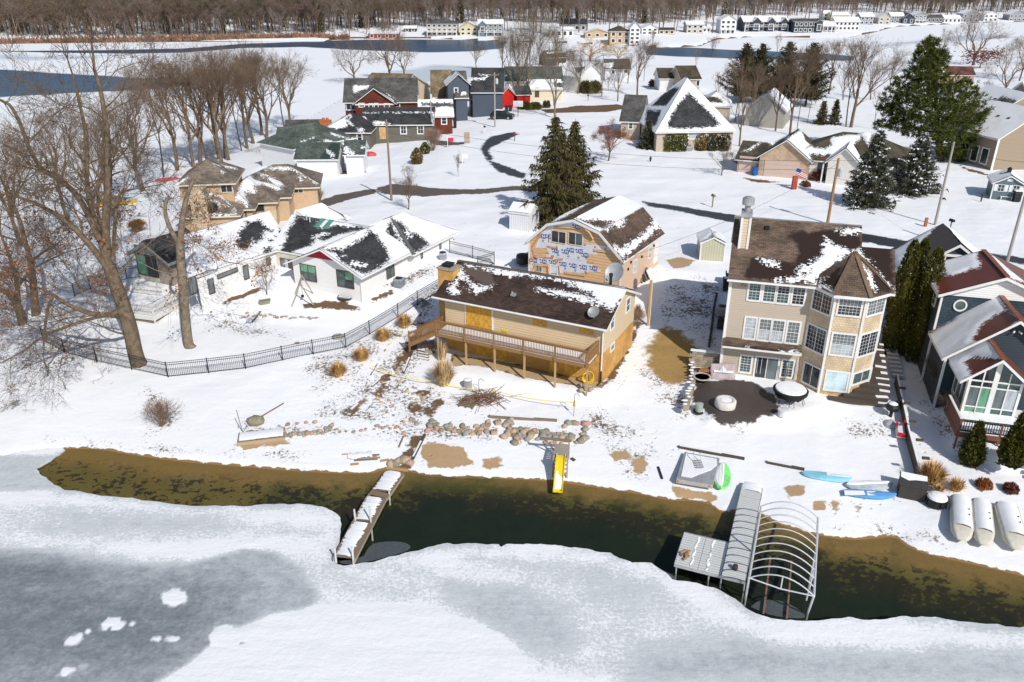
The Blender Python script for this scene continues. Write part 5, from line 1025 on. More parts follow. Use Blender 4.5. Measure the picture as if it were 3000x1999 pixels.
# slate blue house: left gable-dormer part and low right part
fq=simple('slate_blue_house','slate blue house with dark roof and white dormer window','house',cR(1280,293),cR(1428,290),4.3,10,4.4,'gx',SLATE,R_GRY,cR,snow=[[(1345,165),(1360,200),(1410,230),(1400,260),(1350,275),(1340,260)]])
q=fq.wy(cR(1300,230),1.2);block(fq,q[0]-1.6,q[0]+2.4,1.0,6,6.6,2.0,R_GRY,SLATE,'gy',cr=cR,base='snow',res=.35,zb=3.5,rname='dormer_roof');win_px(fq,facing((q[0]-1.6,1.0),(q[0]+2.4,1.0)),cR,(1298,230),(28,62),split=2,**fu)
simple('slate_blue_garage','low slate blue garage with black roof, white door and square window','garage',cR(1428,303),cR(1668,300),3.2,10,2.4,'gx',SLATE,R_BLK,cR,snow=[[(1430,210),(1460,215),(1480,270),(1470,300),(1430,300)]],wins=[((1491,377),(38,42),fu),((1593,388),(1,1),dict(door=1))])
simple('black_roofed_house','house with large black snow-edged roof behind the slate blue garage','house',cR(1440,238),cR(1770,238),4.6,11,4.0,'gx',SLATE,R_BLK,cR,snow=[[(1225,100),(1590,95),(1580,115),(1300,125)],[(1510,60),(1640,70),(1600,85)]])
# red sheds and green-roofed house behind the maples
simple('red_shed','bright red shed with snowy gable roof behind the dark car','shed',cR(1740,262),cR(1888,262),2.7,6,1.5,'gy',BRED,R_GRY,cR,base='snow')
simple('red_shed_wing','bright red lean-to behind the two pale maple trunks','shed',cR(1885,262),cR(2048,258),2.7,6,1.4,'gx',BRED,R_GRY,cR)
simple('long_green_roofed_house','long pale house with dark green roof behind the tall bare maples','house',cR(1775,130),cR(2360,128),3.6,12,2.6,'gx',CRM,R_GRN,cR,snow=[[(1640,60),(1800,70),(1780,80)],[(2080,125),(2250,120),(2240,200),(2100,180)]])
simple('pale_garage','pale low garage with snowy roof right of the green-roofed house','garage',cR(2010,210),cR(2352,206),2.6,7,1.6,'gx',CRM,R_GRN,cR,base='snow',bare=[[(2250,145),(2352,145),(2352,190),(2270,188)]],wins=[((2095,240),(1,1),dict(door=1,m=flat('brown_door',(.1,.06,.04),.6)))])
# white house with mossy green roofs
fM=simple('white_green_roofed_house','white clapboard house with mossy green roof and white gable end','house',cM(548,946),cM(1462,942),2.8,6.5,1.7,'gx',GRWH,R_GRN,cM,res=.25,damp=[[(1080,940),(1180,790),(1290,680),(1330,620),(1500,620),(1460,940)]],snow=[[(1200,740),(1260,760),(1390,860),(1370,920),(1330,900),(1230,800)]])
simple('white_gabled_wing','white wing whose green roof slopes from a central peak, behind the green-roofed front','house',cM(540,742),cM(1850,500),2.9,9,2.4,'hip',GRWH,R_GRN,cM,res=.3,snow=[[(540,745),(1045,600),(1210,645),(1200,770),(590,775)],[(1300,410),(1400,430),(1700,540),(1500,500),(1330,450)],[(1140,565),(1250,540),(1400,600),(1380,620),(1200,600)],[(680,600),(830,540),(1000,490),(690,615)],[(1400,640),(1560,560),(1850,500),(1740,640),(1640,690),(1500,650)]])
simple('white_porch_house','white house end with two sash windows under mottled green roof','house',cM(150,632),cM(690,625),2.9,8,1.9,'gx',GRWH,R_GRN,cM,res=.3,wins=[((250,770),(85,140),dict(split=2,glass=GL_BLIND,cas=.1)),((355,770),(80,150),dict(split=2,glass=GL_BLIND,cas=.1))])
simple('white_garage','white garage with green roof half covered by a snow wedge','garage',cM(1545,855),cM(2000,850),2.8,5.5,1.5,'gx',GRWH,R_GRN,cM,res=.25,snow=[[(1570,690),(1650,690),(1760,800),(1850,860),(1620,850),(1560,800)],[(1800,690),(2010,700),(2000,720)]])
simple('dark_roofed_cottage','cottage with charcoal roof and orange brick chimney behind the green roofs','house',cM(350,432),cM(1110,415),2.6,8,1.7,'gx',GRWH,R_GRY,cM,res=.35,snow=[[(350,432),(520,345),(510,432)],[(820,430),(1110,400),(1110,432)],[(880,262),(1500,300),(1100,290)]])
chm=G(cM(1190,405),2.2);b=MB();b.box((0,0,1.3),(1.9,.9,2.2));b.box((0,0,2.45),(2.0,1.0,.12));b.tube([(-.3,0,2.5),(-.3,0,2.85)],.25,8);b.tube([(.35,0,2.5),(.35,0,2.85)],.25,8);o_=b.build('brick_chimney',[flat('orange_brick',(.46,.16,.06),.8,.15,6)]);o_.location=(chm[0],chm[1]+1.2,chm[2]-.6);tag(o_,'orange brick chimney with two pots among the charcoal and green roofs','chimney')
# house with the great pyramid roof
fY=simple('pyramid_roof_house','beige house under a great black pyramid roof streaked with snow','house',cH(1360,490),cH(1980,480),3.0,15,7.0,'hip',TANB,R_BLK,cH,res=.3,rl=1.0,base='snow',bare=[[(1610,190),(1700,270),(1800,370),(1855,430),(1830,445),(1700,455),(1560,462),(1450,455),(1470,380),(1530,290)],[(1500,150),(1545,150),(1440,290),(1330,290),(1420,200)],[(1290,320),(1400,330),(1360,440),(1280,440)]],
  wins=[((1655,513),(78,50),dict(sashes=1,glass=GL_BLIND,**fu)),((1725,505),(40,30),dict(glass=GL_BLIND,**fu))])
n_=np.array(fY.q[0]);
simple('dark_roofed_annex','grey-roofed annex left of the pyramid-roofed house','house',cH(1080,405),cH(1260,412),3.0,13,3.4,'gx',TANB,R_GRY,cH,res=.35,wins=[((1170,442),(25,40),dict(split=2,**fu))])
# brick garage house with hip roof
TBR=bricks('tan_brick',(.50,.34,.21),(.62,.46,.32),(.58,.48,.36),.3,.1,.1);PINK=flat('pink_garage_door',(.60,.46,.39),.6,.03,1);R_OLV=roofmat('olive_shingle',(.085,.072,.05),course=.18)
a,c=G(cI(140,806)),G(cI(700,862));angI=math.degrees(math.atan2(c[1]-a[1],c[0]-a[0]));fI=Fr('brick_garage_house','tan brick house with two pink garage doors and snow-ringed olive roof','house',a,angI)
xa,xb,xc=0,float(fI.wy(cI(312,820),0)[0]),float(fI.wy(cI(690,862),0)[0])
hI=float(fI.wy(cI(335,680),0)[2]);h0=float(fI.wy(cI(160,690),1.0)[2]);apI=float(fI.wy(cI(520,548),-.4)[2])
snI=[[(200,640),(430,510),(540,520),(470,560),(420,590),(360,560),(260,630)],[(520,545),(700,440),(720,450),(650,480),(680,560),(740,605),(830,620),(870,590),(880,530),(1000,510),(1110,510),(1100,550),(880,670),(700,660),(730,700),(690,720)],[(700,436),(1080,462),(1080,470),(700,446)],[(1080,465),(1200,480),(1160,590)]]
kI=dict(cr=cI,res=.22,snow=snI)
block(fI,xa,xb+1.5,.9,8.5,h0,1.8,R_OLV,TBR,'gx',rname='side_roof',**kI)
block(fI,xb,xc,0,9.0,hI,apI-hI,R_OLV,TBR,'gy',**kI)
WHC=flat('white_render',(.70,.68,.64),.7,.04)
xd=float(fI.wy(cI(1110,640),1.0)[0])+.5
block(fI,xc-2.5,xd+5.5,.7,11.5,hI+.2,2.9,R_OLV,WHC,'hip',rname='main_roof',**kI)
q0,q1_=fI.wy(cI(860,690),-.6),fI.wy(cI(1110,610),-.6);block(fI,q0[0],q1_[0],-.6,5,hI+.3,1.9,R_OLV,WHC,'gy',rname='porch_roof',base='snow',cr=cI,res=.25)
pI=facing((0,0),(10,0));pI2=facing((0,.9),(10,.9))
def gdoor(f,y,cr,c0,c1,m,rows=4):
    p,q=f.wy(cr(*c0),y),f.wy(cr(*c1),y);h_=2.25/rows
    for k in range(rows):piece('door_panel',m,f.o,((p[0]+q[0])/2,y-.03,k*h_+h_/2+.02),(q[0]-p[0],.06,h_-.012))
gdoor(fI,0,cI,(358,800),(622,820),PINK);gdoor(fI,.9,cI,(165,770),(305,780),PINK)
win_px(fI,facing((0,.7),(20,.7)),cI,(805,770),(60,150),sashes=2,split=3,glass=GL_DARK,frame=flat('red_brown_frame',(.2,.08,.05),.6),cas=.1);q=fI.wy(cI(945,800),.6);piece('door',flat('maroon_door',(.10,.015,.015),.5),fI.o,(q[0],.66,1.1),(1.1,.06,2.1))
b=MB();
for x in(1.6,3.0):b.box((fI.wy(cI(700,862),0)[0]+x,-.5,hI/2),(.16,.16,hI))
tag(b.build('porch_column',[WHITE],fI.o),kind='stuff')
# garage with three white doors, other houses back there
fT=simple('triple_garage','low white garage with brown roof and three white doors','garage',cH(1383,78),cH(1700,78),2.9,8,2.0,'gx',GRWH,R_OLV,cH,res=.4)
for k,(p,q)in enumerate([((1392,140),(1475,140)),((1485,140),(1560,140)),((1572,140),(1645,140))]):gdoor(fT,.3,cH,p,q,GRWH)
simple('brown_roofed_house','brown-roofed house with small chimney left of the dark pines','house',c20(-10,548),c20(135,545),3.2,9,2.6,'gx',TANB,R_OLV,c20,res=.4,wins=[((105,575),(18,34),fu)])
simple('grey_gabled_cottage','grey cottage with pale gable seen through the thin trees','house',c20(420,752),c20(720,770),3.0,9,2.9,'gy',siding('pale_grey_lap',(.36,.34,.30),.2),R_GRY,c20,base='snow',res=.4)
simple('snow_roofed_bungalow','bungalow with snowy brown roof behind the pyramid-roofed house','house',c20(110,728),c20(345,735),2.9,9,2.0,'hip',TANB,R_OLV,c20,base='snow',bare=[[(120,670),(240,670),(290,712),(180,705)]],res=.4)
simple('rust_roofed_house','house with rust-coloured roof beyond the big green pine','house',c20(1740,515),c20(2025,520),3.0,9,2.0,'gx',flat('pinkish_wall',(.5,.36,.3),.8),roofmat('rust_shingle',(.14,.065,.05),course=.2),c20,snow=[[(1760,460),(1830,465),(1800,500)]],res=.4)
simple('grey_brown_house','plain grey-brown gabled house near the frame edge beyond the tan pair','house',c20(2235,640),c20(2400,700),4.6,10,2.6,'gy',flat('grey_brown_wall',(.22,.19,.17),.8,.06),R_GRY,c20,base='snow',res=.4)
cV=crop(2650,250,4.237)
for nm,lab,e0,e1,h_,r_,d_,wl in[('tan_gable_house','tan house with broad gable and frosted roof, the farther of the tan pair',(1040,400),(1930,400),4.2,3.6,12,[((1040,470),(1,1))]),('tan_gable_house','tan house with broad gable and white corner posts, the nearer of the tan pair',(1168,672),(2100,640),4.3,3.7,9,[])]:
    f=simple(nm,lab,'house',cV(*e0),cV(*e1),h_,d_,r_,'gy',TAUPE,R_GRY,cV,base='snow',bare=[[(1100,200),(1200,140),(1440,215),(1300,230),(1180,200)]]if r_==3.6 else[],res=.3)
    b=MB();b.box((.35,.33,h_/2),(.3,.08,h_));b.build('corner_post',[WHITE],f.o)
    for y_ in((2.2,4.2,6.2)if r_!=3.6 else(2.5,5)):window(f,facing((.35,d_),(.35,.35)),d_-y_,1.6,1.2,2.0,sashes=1,glass=GL_DARK,cas=.14)
    b=MB();sl_2=r_/(f.W/2)
    for y_ in(3,5):b.box((f.W*.3,y_,h_+f.W*.3*sl_2+.05),(.5,.35,.18))
    tag(b.build('roof_vent',[DARK],f.o),kind='stuff')
# mid-lake shore houses in the centre
DKG=siding('dark_grey_lap',(.12,.12,.125),.2)
simple('dark_grey_cottage','dark grey cottage with white gable trim behind the maples','house',c10(1455,515),c10(1610,520),3.4,9,2.2,'gx',DKG,R_GRY,c10,base='snow',res=.5,wins=[((1503,545),(14,18),fu)])
simple('white_gabled_cottage','small white gabled cottage on the near lake shore','house',c10(1640,535),c10(1810,520),3.4,9,2.8,'gy',GRWH,R_GRY,c10,base='snow',bare=[[(1600,470),(1680,460),(1640,510)]],res=.5)
f=simple('white_lakefront_cottage','white cottage with grey roof and little porch gable by the lake','house',c10(1812,478),c10(2000,478),3.0,9,2.2,'gx',GRWH,R_GRY,c10,snow=[[(1800,440),(1880,430),(1860,475),(1810,470)]],res=.5,wins=[((1875,495),(18,26),fu),((1960,492),(20,22),fu)])
simple('brown_boathouse','long dark brown building with snow-edged roof at the lake edge','boathouse',c10(1415,400),c10(1560,395),3.0,8,2.2,'gx',flat('dark_brown_wall',(.06,.05,.045),.8),R_OLV,c10,snow=[[(1410,360),(1560,345),(1560,360),(1420,375)]],res=.5)
# houses on the far shore
FARN=0
def far(label,x0,x1,yb,ye,yr,kind,wm,rm,rows=1,cols=3,base='snow',depth=9,c=c20,glass=GL_DARK,cat='house',name='far_house',porch=0,gb=None):
    a,b_=G(c(x0,yb)),G(c(x1,yb));zc_=(a[2]+b_[2])/2;a,b_=GZ(c(x0,yb),zc_),GZ(c(x1,yb),zc_);W_=float(np.linalg.norm((b_-a)[:2]));ang=math.degrees(math.atan2(b_[1]-a[1],b_[0]-a[0]))
    f=Fr(name,label,cat,a,ang,'houses on the far shore' if cat=='house' else None);mx=(x0+x1)/2;h=float(f.wy(c(mx,ye),0)[2]);r_=max(.9,float(f.wy(c(mx,yr),depth/2 if kind=='gx' else 1)[2])-h)
    block(f,0,W_,0,depth,h,r_,rm,wm,kind,base=base,ov=.5,res=1.2,zb=-2,cr=c)
    pl=facing((0,0),(W_,0));fh=h/rows;ww=min(1.5,W_/cols*.55);big=dict(cas=.22)
    for j in range(rows):
        for i in range(cols):window(f,pl,W_*(i+.5)/cols,fh*(j+.52),ww,fh*.5,glass=glass,**big)
    if porch:
        b=MB();b.b2((.2,-2.2,fh-.1),(W_-.2,-.02,fh+.05))
        for i in range(4):b.box((.4+(W_-.8)*i/3,-2.1,(fh+1)/2-.5),(.3,.3,fh+2))
        b.b2((.2,-2.2,fh+.9),(W_-.2,-2.1,fh+1.05));b.build('balcony',[WHITE],f.o)
    if gb:
        for g0_,g1_ in gb:block(f,W_*g0_,W_*g1_,-1.2,5,h*.98,r_*.85,rm,wm,'gy',base=base,ov=.4,res=1.2,zb=-2,cr=c,rname='gable_roof',wname='bay_wall');window(f,facing((W_*g0_,-1.2),(W_*g1_,-1.2)),W_*(g1_-g0_)/2,h*.5,W_*(g1_-g0_)*.5,h*.5,sashes=2,split=2,glass=glass,cas=.25)
    return f
NAVY=siding('navy_lap',(.035,.05,.075),.25);BGRY=siding('blue_grey_lap',(.16,.20,.25),.25);YEL=siding('pale_yellow_lap',(.66,.58,.34),.25);BEIF=siding('beige_far',(.50,.46,.38),.25);TANF=siding('tan_far',(.55,.40,.24),.25);WHF=flat('white_far',(.72,.74,.76),.6,.04);GREYF=siding('grey_far',(.30,.32,.35),.25)
far('large beige three-storey house with hipped grey roof on the far shore',590,800,248,165,130,'hip',BEIF,R_GRY,3,6,'bare',14,c10,porch=1)
far('pale yellow house with white gable left of the blue-grey one, far shore',818,940,246,190,150,'gy',YEL,R_GRY,2,3,'snow',10,c10)
far('blue-grey house with twin white balconies on the far shore',945,1112,250,165,135,'gx',BGRY,R_GRY,3,5,'snow',10,c10,porch=1,gb=[(.05,.3)])
far('long rust-red barn low beside the open water',185,392,268,232,222,'gx',flat('rust_red_wall',(.30,.06,.03),.8),R_GRY,1,4,'snow',8,c10,cat='barn',name='red_barn')
far('small dark shed at the wood edge across the water',432,515,222,195,178,'gx',flat('dark_shed_wall',(.06,.05,.045),.8),R_GRY,1,2,'snow',6,c10,cat='shed',name='dark_shed')
far('dark-roofed house with stacked snowy roofs left of the willow, far shore',1510,1690,215,170,128,'gx',GREYF,R_BLK,1,4,'bare',12,c10)
far('low white house under a snow roof below the dark-roofed one',1440,1600,258,205,185,'gx',WHF,R_GRY,1,4,'snow',9,c10)
far('tan house with yellow willow in front on the far point',1680,1850,262,225,198,'gy',TANF,R_GRY,1,3,'snow',9,c10)
far('tan house with slim white stair tower on the far point',1850,1985,305,215,180,'hip',TANF,R_OLV,2,3,'bare',9,c10)
far('slim white tower-like house beside the tan one on the far point',1985,2055,305,195,150,'gy',WHF,R_GRY,4,2,'snow',6,c10)
far('white gabled house right of the slim tower on the far point',2070,2180,240,195,165,'gy',WHF,R_GRY,2,3,'snow',8,c10)
far('low tan cabin at the foot of the wooded hill',2188,2295,240,208,190,'gx',TANF,R_OLV,1,3,'bare',8,c10)
far('cream house behind a grey wall at the left end of the far row',25,140,232,170,145,'gx',BEIF,R_GRY,2,3)
far('small white lean-to house beside the cream one, far row',138,190,225,195,170,'gx',WHF,R_GRY,1,2)
far('tall white house with three stacked balconies, far row',255,360,236,138,103,'gy',WHF,R_GRY,3,3,depth=10,porch=1)
far('big dark blue house with three white-trimmed gables, far row',415,720,218,150,110,'gx',NAVY,R_GRY,2,6,depth=14,porch=1,gb=[(.18,.38),(.52,.7),(.82,.98)])
far('navy house with white window frames right of the big blue one, far row',762,955,228,150,128,'gx',NAVY,R_GRY,2,6,'bare',11,gb=[(.75,.98)])
far('pale house with white porch posts beside the navy one, far row',950,1050,222,180,150,'gx',GREYF,R_GRY,1,4,porch=1)
far('ochre house with snowy roofs on the rise behind the row',1020,1140,150,105,82,'gx',YEL,R_GRY,1,4)
far('grey-white house with chimney left of the ochre one',968,1025,140,95,72,'gx',WHF,R_GRY,2,2)
far('long white house hidden by bare shoreline trees, far row',1045,1212,212,150,118,'gx',WHF,R_GRY,2,6)
far('brown-grey house at the bend of the far shore',1220,1310,172,115,88,'gx',GREYF,R_OLV,2,3)
far('small cream gabled house on the snowy point, far shore',1345,1428,170,122,90,'gy',BEIF,R_GRY,2,2)
far('blue-grey house with long snow roof on the snowy point',1430,1520,160,112,86,'gx',BGRY,R_GRY,2,3)
far('dark house with steep snow-edged gable on the snowy point',1510,1595,164,125,90,'gy',NAVY,R_GRY,1,2,'bare')
far('grey house with tall white-framed gable, right of the steep one',1590,1675,160,105,80,'gy',GREYF,R_GRY,3,3,porch=1)
far('dark low house between bare trees on the far shore',1685,1790,158,125,100,'gx',NAVY,R_GRY,1,4,'bare')
far('low white house with snow roof among the far trees',1800,1915,160,128,105,'gx',WHF,R_GRY,1,4)
far('grey house with broad plain side and white gable, far right shore',1920,2040,158,95,68,'gy',GREYF,R_GRY,2,3)
far('white house with dark windows behind the big oak, far right shore',2072,2168,150,100,78,'gy',WHF,R_GRY,2,3)
far('grey-brown house with columned gable at the far right edge',2245,2360,148,100,68,'gy',GREYF,R_GRY,2,4)
# ---------------------------------------------------------------- sheds
SGRN=vsiding('pale_green_panel',(.50,.49,.37),.25)
cK=crop(1900,550,5.2275);a,c=G(cK(780,1120)),G(cK(1145,1130));fk=Fr('garden_shed','small pale green garden shed with snowy gable roof beside the tall house','shed',a,math.degrees(math.atan2(c[1]-a[1],c[0]-a[0])));W_=float(np.linalg.norm(c-a))
hk=float(fk.wy(cK(785,835),0)[2]);block(fk,0,W_,0,2.6,hk,.55,roofmat('shed_metal',(.3,.31,.31),metal=True),SGRN,'gy',base='snow',bare=[[(920,770),(1015,660),(1000,780)],[(1100,680),(1190,720),(1160,735)]],cr=cK,ov=.12,res=.1);posts(fk,[(0,0),(W_,0)],0,hk,w=.1)
cJ=crop(2650,250,4.237);SHB=vsiding('blue_shed_panel',(.115,.17,.19),.3)
a,c=G(cJ(1062,1410)),G(cJ(1440,1440));fj=Fr('blue_shed','slate blue shed with white-shuttered windows and a snowy cupola roof','shed',a,math.degrees(math.atan2(c[1]-a[1],c[0]-a[0])));W_=float(np.linalg.norm(c-a));hj=float(fj.wy(cJ(1095,1205),0)[2])
block(fj,0,W_,0,3.6,hj,.95,R_GRY,SHB,'gy',base='snow',bare=[[(1190,1090),(1280,1080),(1290,1088),(1195,1100)]],cr=cJ,ov=.22,res=.15);posts(fj,[(0,0),(W_,0)],0,hj,w=.12)
pJ=facing((0,0),(W_,0))
for cc in((1198,1275),(1385,1288)):
    q=fj.wy(cJ(*cc),0);window(fj,pJ,q[0],q[2],.62,.75,cols=2,rows=2,glass=GL_DARK,cas=.05,mun=.04)
    for d in(-.56,.56):piece('shutter',WHITE,fj.o,(q[0]+d,-.02,q[2]),(.34,.04,.8))
b=MB();b.poly([(W_/2+.32*math.cos(t),-.02,hj+.25+.32*math.sin(t))for t in np.linspace(math.pi,0,9)][::-1]);b.build('fan_window',[WHITE],fj.o);fix_normals(fj.o.children[-1].data)
b=MB();b.box((W_/2,1.8,hj+1.15),(.4,.4,.4));b.lathe([(.34,1.35),(.02,1.62)],(W_/2,1.8,hj),4);b.build('cupola',[DARK],fj.o)
cL=crop(1500,550,5.115);a,c=G((1492,672)),G((1555,690));fl=Fr('white_shed','small white shed half hidden behind the spruce pair','shed',a,-25);hl=float(fl.wy((1492,618),0)[2]);block(fl,0,2.3,0,2.6,hl,.6,roofmat('white_shed_roof',(.5,.5,.5)),vsiding('white_panel',(.74,.75,.77),.25,.03),'gx',base='snow',cr=cL,ov=.1)

# ================================================================ trees
BARK=flat('bark_grey_brown',(.155,.114,.077),.9,.35,3,bump=.03);TWIG=flat('twig_brown',(.19,.132,.088),.9,.25,1);GOLD=flat('golden_twigs',(.42,.25,.06),.85,.3,2);BARKD=flat('bark_dark',(.10,.074,.056),.9,.3,3);BARKP=flat('bark_pale',(.205,.165,.12),.9,.3,3,bump=.02)
RUST=flat('rust_leaves',(.30,.10,.03),.8,.45,6);RUSTD=flat('dull_red_leaves',(.16,.055,.035),.8,.4,5)
def foliage(name,a,b_,c,sc_=.9):
    t=NT(name);n=t.noise(sc_,5,rough=.6);m=t.noise(sc_*5,3)
    return t.done(t.mix(t.sm(m,.3,.72),t.mix(t.sm(n,.35,.65),a,b_),c),.75,.2)
SPR=foliage('spruce_needles',(.030,.036,.016),(.075,.070,.022),(.105,.085,.030));BLUESPR=foliage('blue_spruce_needles',(.028,.038,.024),(.060,.066,.038),(.085,.085,.05));PINEM=foliage('pine_needles',(.018,.038,.014),(.05,.075,.017),(.13,.14,.02),.45)
DKPINE=foliage('dull_pine_needles',(.026,.030,.012),(.048,.050,.018),(.08,.066,.026));ARB=foliage('arborvitae',(.045,.055,.010),(.085,.088,.014),(.13,.12,.02),1.6);OLIVEB=foliage('bronze_evergreen',(.08,.07,.015),(.15,.11,.02),(.18,.10,.02),2)
DRYG=flat('dry_grass',(.56,.34,.13),.85,.35,6);STRAW=flat('pale_straw',(.60,.43,.23),.85,.3,6)
class Segs:
    def __init__(s):s.a=[];s.b=[];s.ra=[];s.rb=[]
    def add(s,a,b,ra,rb):s.a.append(a);s.b.append(b);s.ra.append(ra);s.rb.append(rb)
    def mesh(s,name,mat,thick=.07,mid=.028):
        A,B=np.array(s.a,float),np.array(s.b,float);ra,rb=np.array(s.ra),np.array(s.rb);Vs,Fs,nv=[],[],0;quads=[]
        for n,sel in((7,ra>thick),(4,(ra<=thick)&(ra>mid)),(3,ra<=mid)):
            if not sel.any():continue
            a,b,r0,r1=A[sel],B[sel],ra[sel],rb[sel];d=b-a;L=np.linalg.norm(d,axis=1,keepdims=True);d=d/np.maximum(L,1e-6)
            ref=np.where(np.abs(d[:,2:3])<.9,[[0,0,1.]],[[1.,0,0]]);u=np.cross(d,ref);u/=np.linalg.norm(u,axis=1,keepdims=True);v=np.cross(d,u)
            g=2*np.pi*np.arange(n)/n;c,si=np.cos(g),np.sin(g);ring=u[:,None,:]*c[None,:,None]+v[:,None,:]*si[None,:,None]
            P0=a[:,None,:]-d[:,None,:]*r0[:,None,None]*.3+ring*r0[:,None,None];P1=b[:,None,:]+ring*r1[:,None,None]
            V=np.concatenate([P0,P1],1).reshape(-1,3);m=len(a);base=nv+np.arange(m)[:,None]*2*n;k=np.arange(n)[None,:];k2=(k+1)%n
            Fq=np.stack([base+k,base+k2,base+n+k2,base+n+k],2).reshape(-1,4);Vs.append(V);quads.append(Fq);nv+=len(V)
        V=np.concatenate(Vs);F=np.concatenate(quads)
        me=bpy.data.meshes.new(name);me.vertices.add(len(V));me.vertices.foreach_set('co',V.astype(np.float32).ravel());me.loops.add(F.size);me.loops.foreach_set('vertex_index',F.ravel().astype(np.int32));me.polygons.add(len(F))
        me.polygons.foreach_set('loop_start',np.arange(0,F.size,4,dtype=np.int32));me.polygons.foreach_set('use_smooth',[True]*len(F));me.materials.append(mat);me.update(calc_edges=True);return me
def trimesh(name,V,mat):
    """V (n,3,3): loose leaf-sized triangles"""
    V=np.asarray(V,np.float32);n=len(V);me=bpy.data.meshes.new(name);me.vertices.add(n*3);me.vertices.foreach_set('co',V.ravel());me.loops.add(n*3);me.loops.foreach_set('vertex_index',np.arange(n*3,dtype=np.int32));me.polygons.add(n)
    me.polygons.foreach_set('loop_start',np.arange(0,n*3,3,dtype=np.int32));me.materials.append(mat);me.update(calc_edges=True);return me
def rv():
    v=RS.normal(size=3);return v/np.linalg.norm(v)
def turn(d,ang):
    r=rv();r=r-d*(r@d);r/=np.linalg.norm(r);return d*math.cos(ang)+r*math.sin(ang)
def limb(S,p,d,L,r,r1,n=3,wob=.12,up=.0):
    pts=[p]
    for i in range(n):
        d=d+RS.normal(size=3)*wob+np.array([0,0,up]);d=d/np.linalg.norm(d);q=p+d*L/n;a=r+(r1-r)*i/n;b=r+(r1-r)*(i+1)/n;S.add(p,q,a,b);p=q;pts.append(q)
    return p,d,pts
def fork(S,p,d,L,r,depth,ratio=.8,ang=.45,up=.05,tips=None,twig=4,wob=.12,side=1.2,rmin=.011):
    r1=r*.78;p1,d1,pts=limb(S,p,d,L,r,r1,3,wob,up)
    for q in pts[1:]:
        if RS.rand()<side*.45 and depth<6:
            dd=turn(d1,.6+RS.rand()*.5);e,d2,_=limb(S,q,dd,L*(.45+RS.rand()*.3),max(r*.32,rmin),max(r*.12,rmin*.7),2,.2,up)
            for _ in range(2):limb(S,e,turn(d2,.5),L*.35,max(r*.12,rmin),rmin*.6,1,.1,up)
    if depth==0:
        if tips is not None:tips.append(p1)
        for _ in range(twig):
            e,d2,_=limb(S,p1,turn(d1,.3+RS.rand()*.6),L*(.7+RS.rand()*.7),max(r1*.5,rmin),rmin*.6,2,.15,up)
        return
    n=2 if RS.rand()<.62 else 3
    for k in range(n):
        a=ang*(.35+RS.rand()*.9);fork(S,p1,turn(d1,a),L*ratio*(.8+RS.rand()*.35),r1*(.86 if k==0 else .66),depth-1,ratio,ang,up,tips,twig,wob,side,rmin)
def bare_tree(H=18.,r=.35,depth=6,trunk=.28,ratio=.80,ang=.42,up=.06,twig=4,limbs=4,spread=.55,rmin=.012,wob=.12):
    T_,C_=Segs(),Segs();tips=[];d=np.array([RS.normal()*.04,RS.normal()*.04,1.]);d/=np.linalg.norm(d)
    T_.add(np.array([0,0,-.3]),np.array([0,0,.25]),r*1.45,r*1.08);p,d,pts=limb(T_,np.array([0,0,.2]),d,H*trunk,r*1.08,r*.85,4,.035,.02)
    L0=H*(1-trunk)*.29
    for k in range(limbs):
        g=2*math.pi*(k+RS.rand()*.5)/limbs;t=spread*(.35+RS.rand()*.8)if k else .12;dd=np.array([math.cos(g)*math.sin(t),math.sin(g)*math.sin(t),math.cos(t)])
        q=p if k<3 else pts[-2];fork(C_,q,dd,L0*(.9+RS.rand()*.3),r*(.62 if k else .72),depth-1,ratio,ang,up,tips,twig,wob,rmin=rmin)
    return T_,C_,tips
def leafcloud(pts,n,spread,size,mat,name='leaves',droop=.3):
    P=np.asarray(pts);i=RS.randint(0,len(P),n);c=P[i]+RS.normal(size=(n,3))*spread;a=RS.normal(size=(n,3));a/=np.linalg.norm(a,axis=1,keepdims=True);b=np.cross(a,RS.normal(size=(n,3)));b/=np.linalg.norm(b,axis=1,keepdims=True)
    s=size*(.6+.8*RS.rand(n,1));return trimesh(name,np.stack([c-a*s-b*s*.5,c+a*s-b*s*.3,c+b*s*.9],1),mat)
HGT={}
def proto(name,mat,**k):
    T_,C_,tips=bare_tree(**k);tm_,cm_=T_.mesh('trunk',mat),C_.mesh('crown',GOLD if name=='g' else TWIG if mat is not BARKP else mat);z=max(float(np.max(np.array(C_.b)[:,2])),1);return tm_,cm_,z,tips
RS=np.random.RandomState(11)
PROT=[proto('a',BARK,H=18,r=.36,depth=6,spread=.62,limbs=5,trunk=.26),proto('b',BARK,H=18,r=.33,depth=6,spread=.5,limbs=4,trunk=.33,ang=.36),proto('c',BARKD,H=16,r=.38,depth=6,spread=.85,limbs=5,trunk=.22,ang=.55,wob=.2),
        proto('d',BARKP,H=20,r=.34,depth=6,spread=.3,limbs=5,trunk=.2,ang=.27,up=.1,ratio=.83),proto('e',BARK,H=7,r=.11,depth=5,spread=.6,limbs=5,trunk=.25,rmin=.008,twig=4),proto('f',BARKD,H=14,r=.12,depth=4,spread=.3,limbs=4,trunk=.45,ang=.35,up=.1),proto('g',BARKD,H=12,r=.4,depth=6,spread=.9,limbs=5,trunk=.2,ang=.5,up=-.02)]
def plant(i,pb,pt,label,group=None,rz=None,cat='tree',name='bare_tree',wx=1.0,tm_=None):
    b=G(pb);h=height(pb,pt)if pt is not None else 8;tmesh,cmesh,z,tips=PROT[i];s=h/z
    o=thing(name,label,cat,(b[0],b[1],b[2]-.1),RS.rand()*6.28 if rz is None else rz,group);o.scale=(s*wx,s*wx,s);link('trunk',tmesh,o);link('crown',cmesh,o)
    return o,s,tips
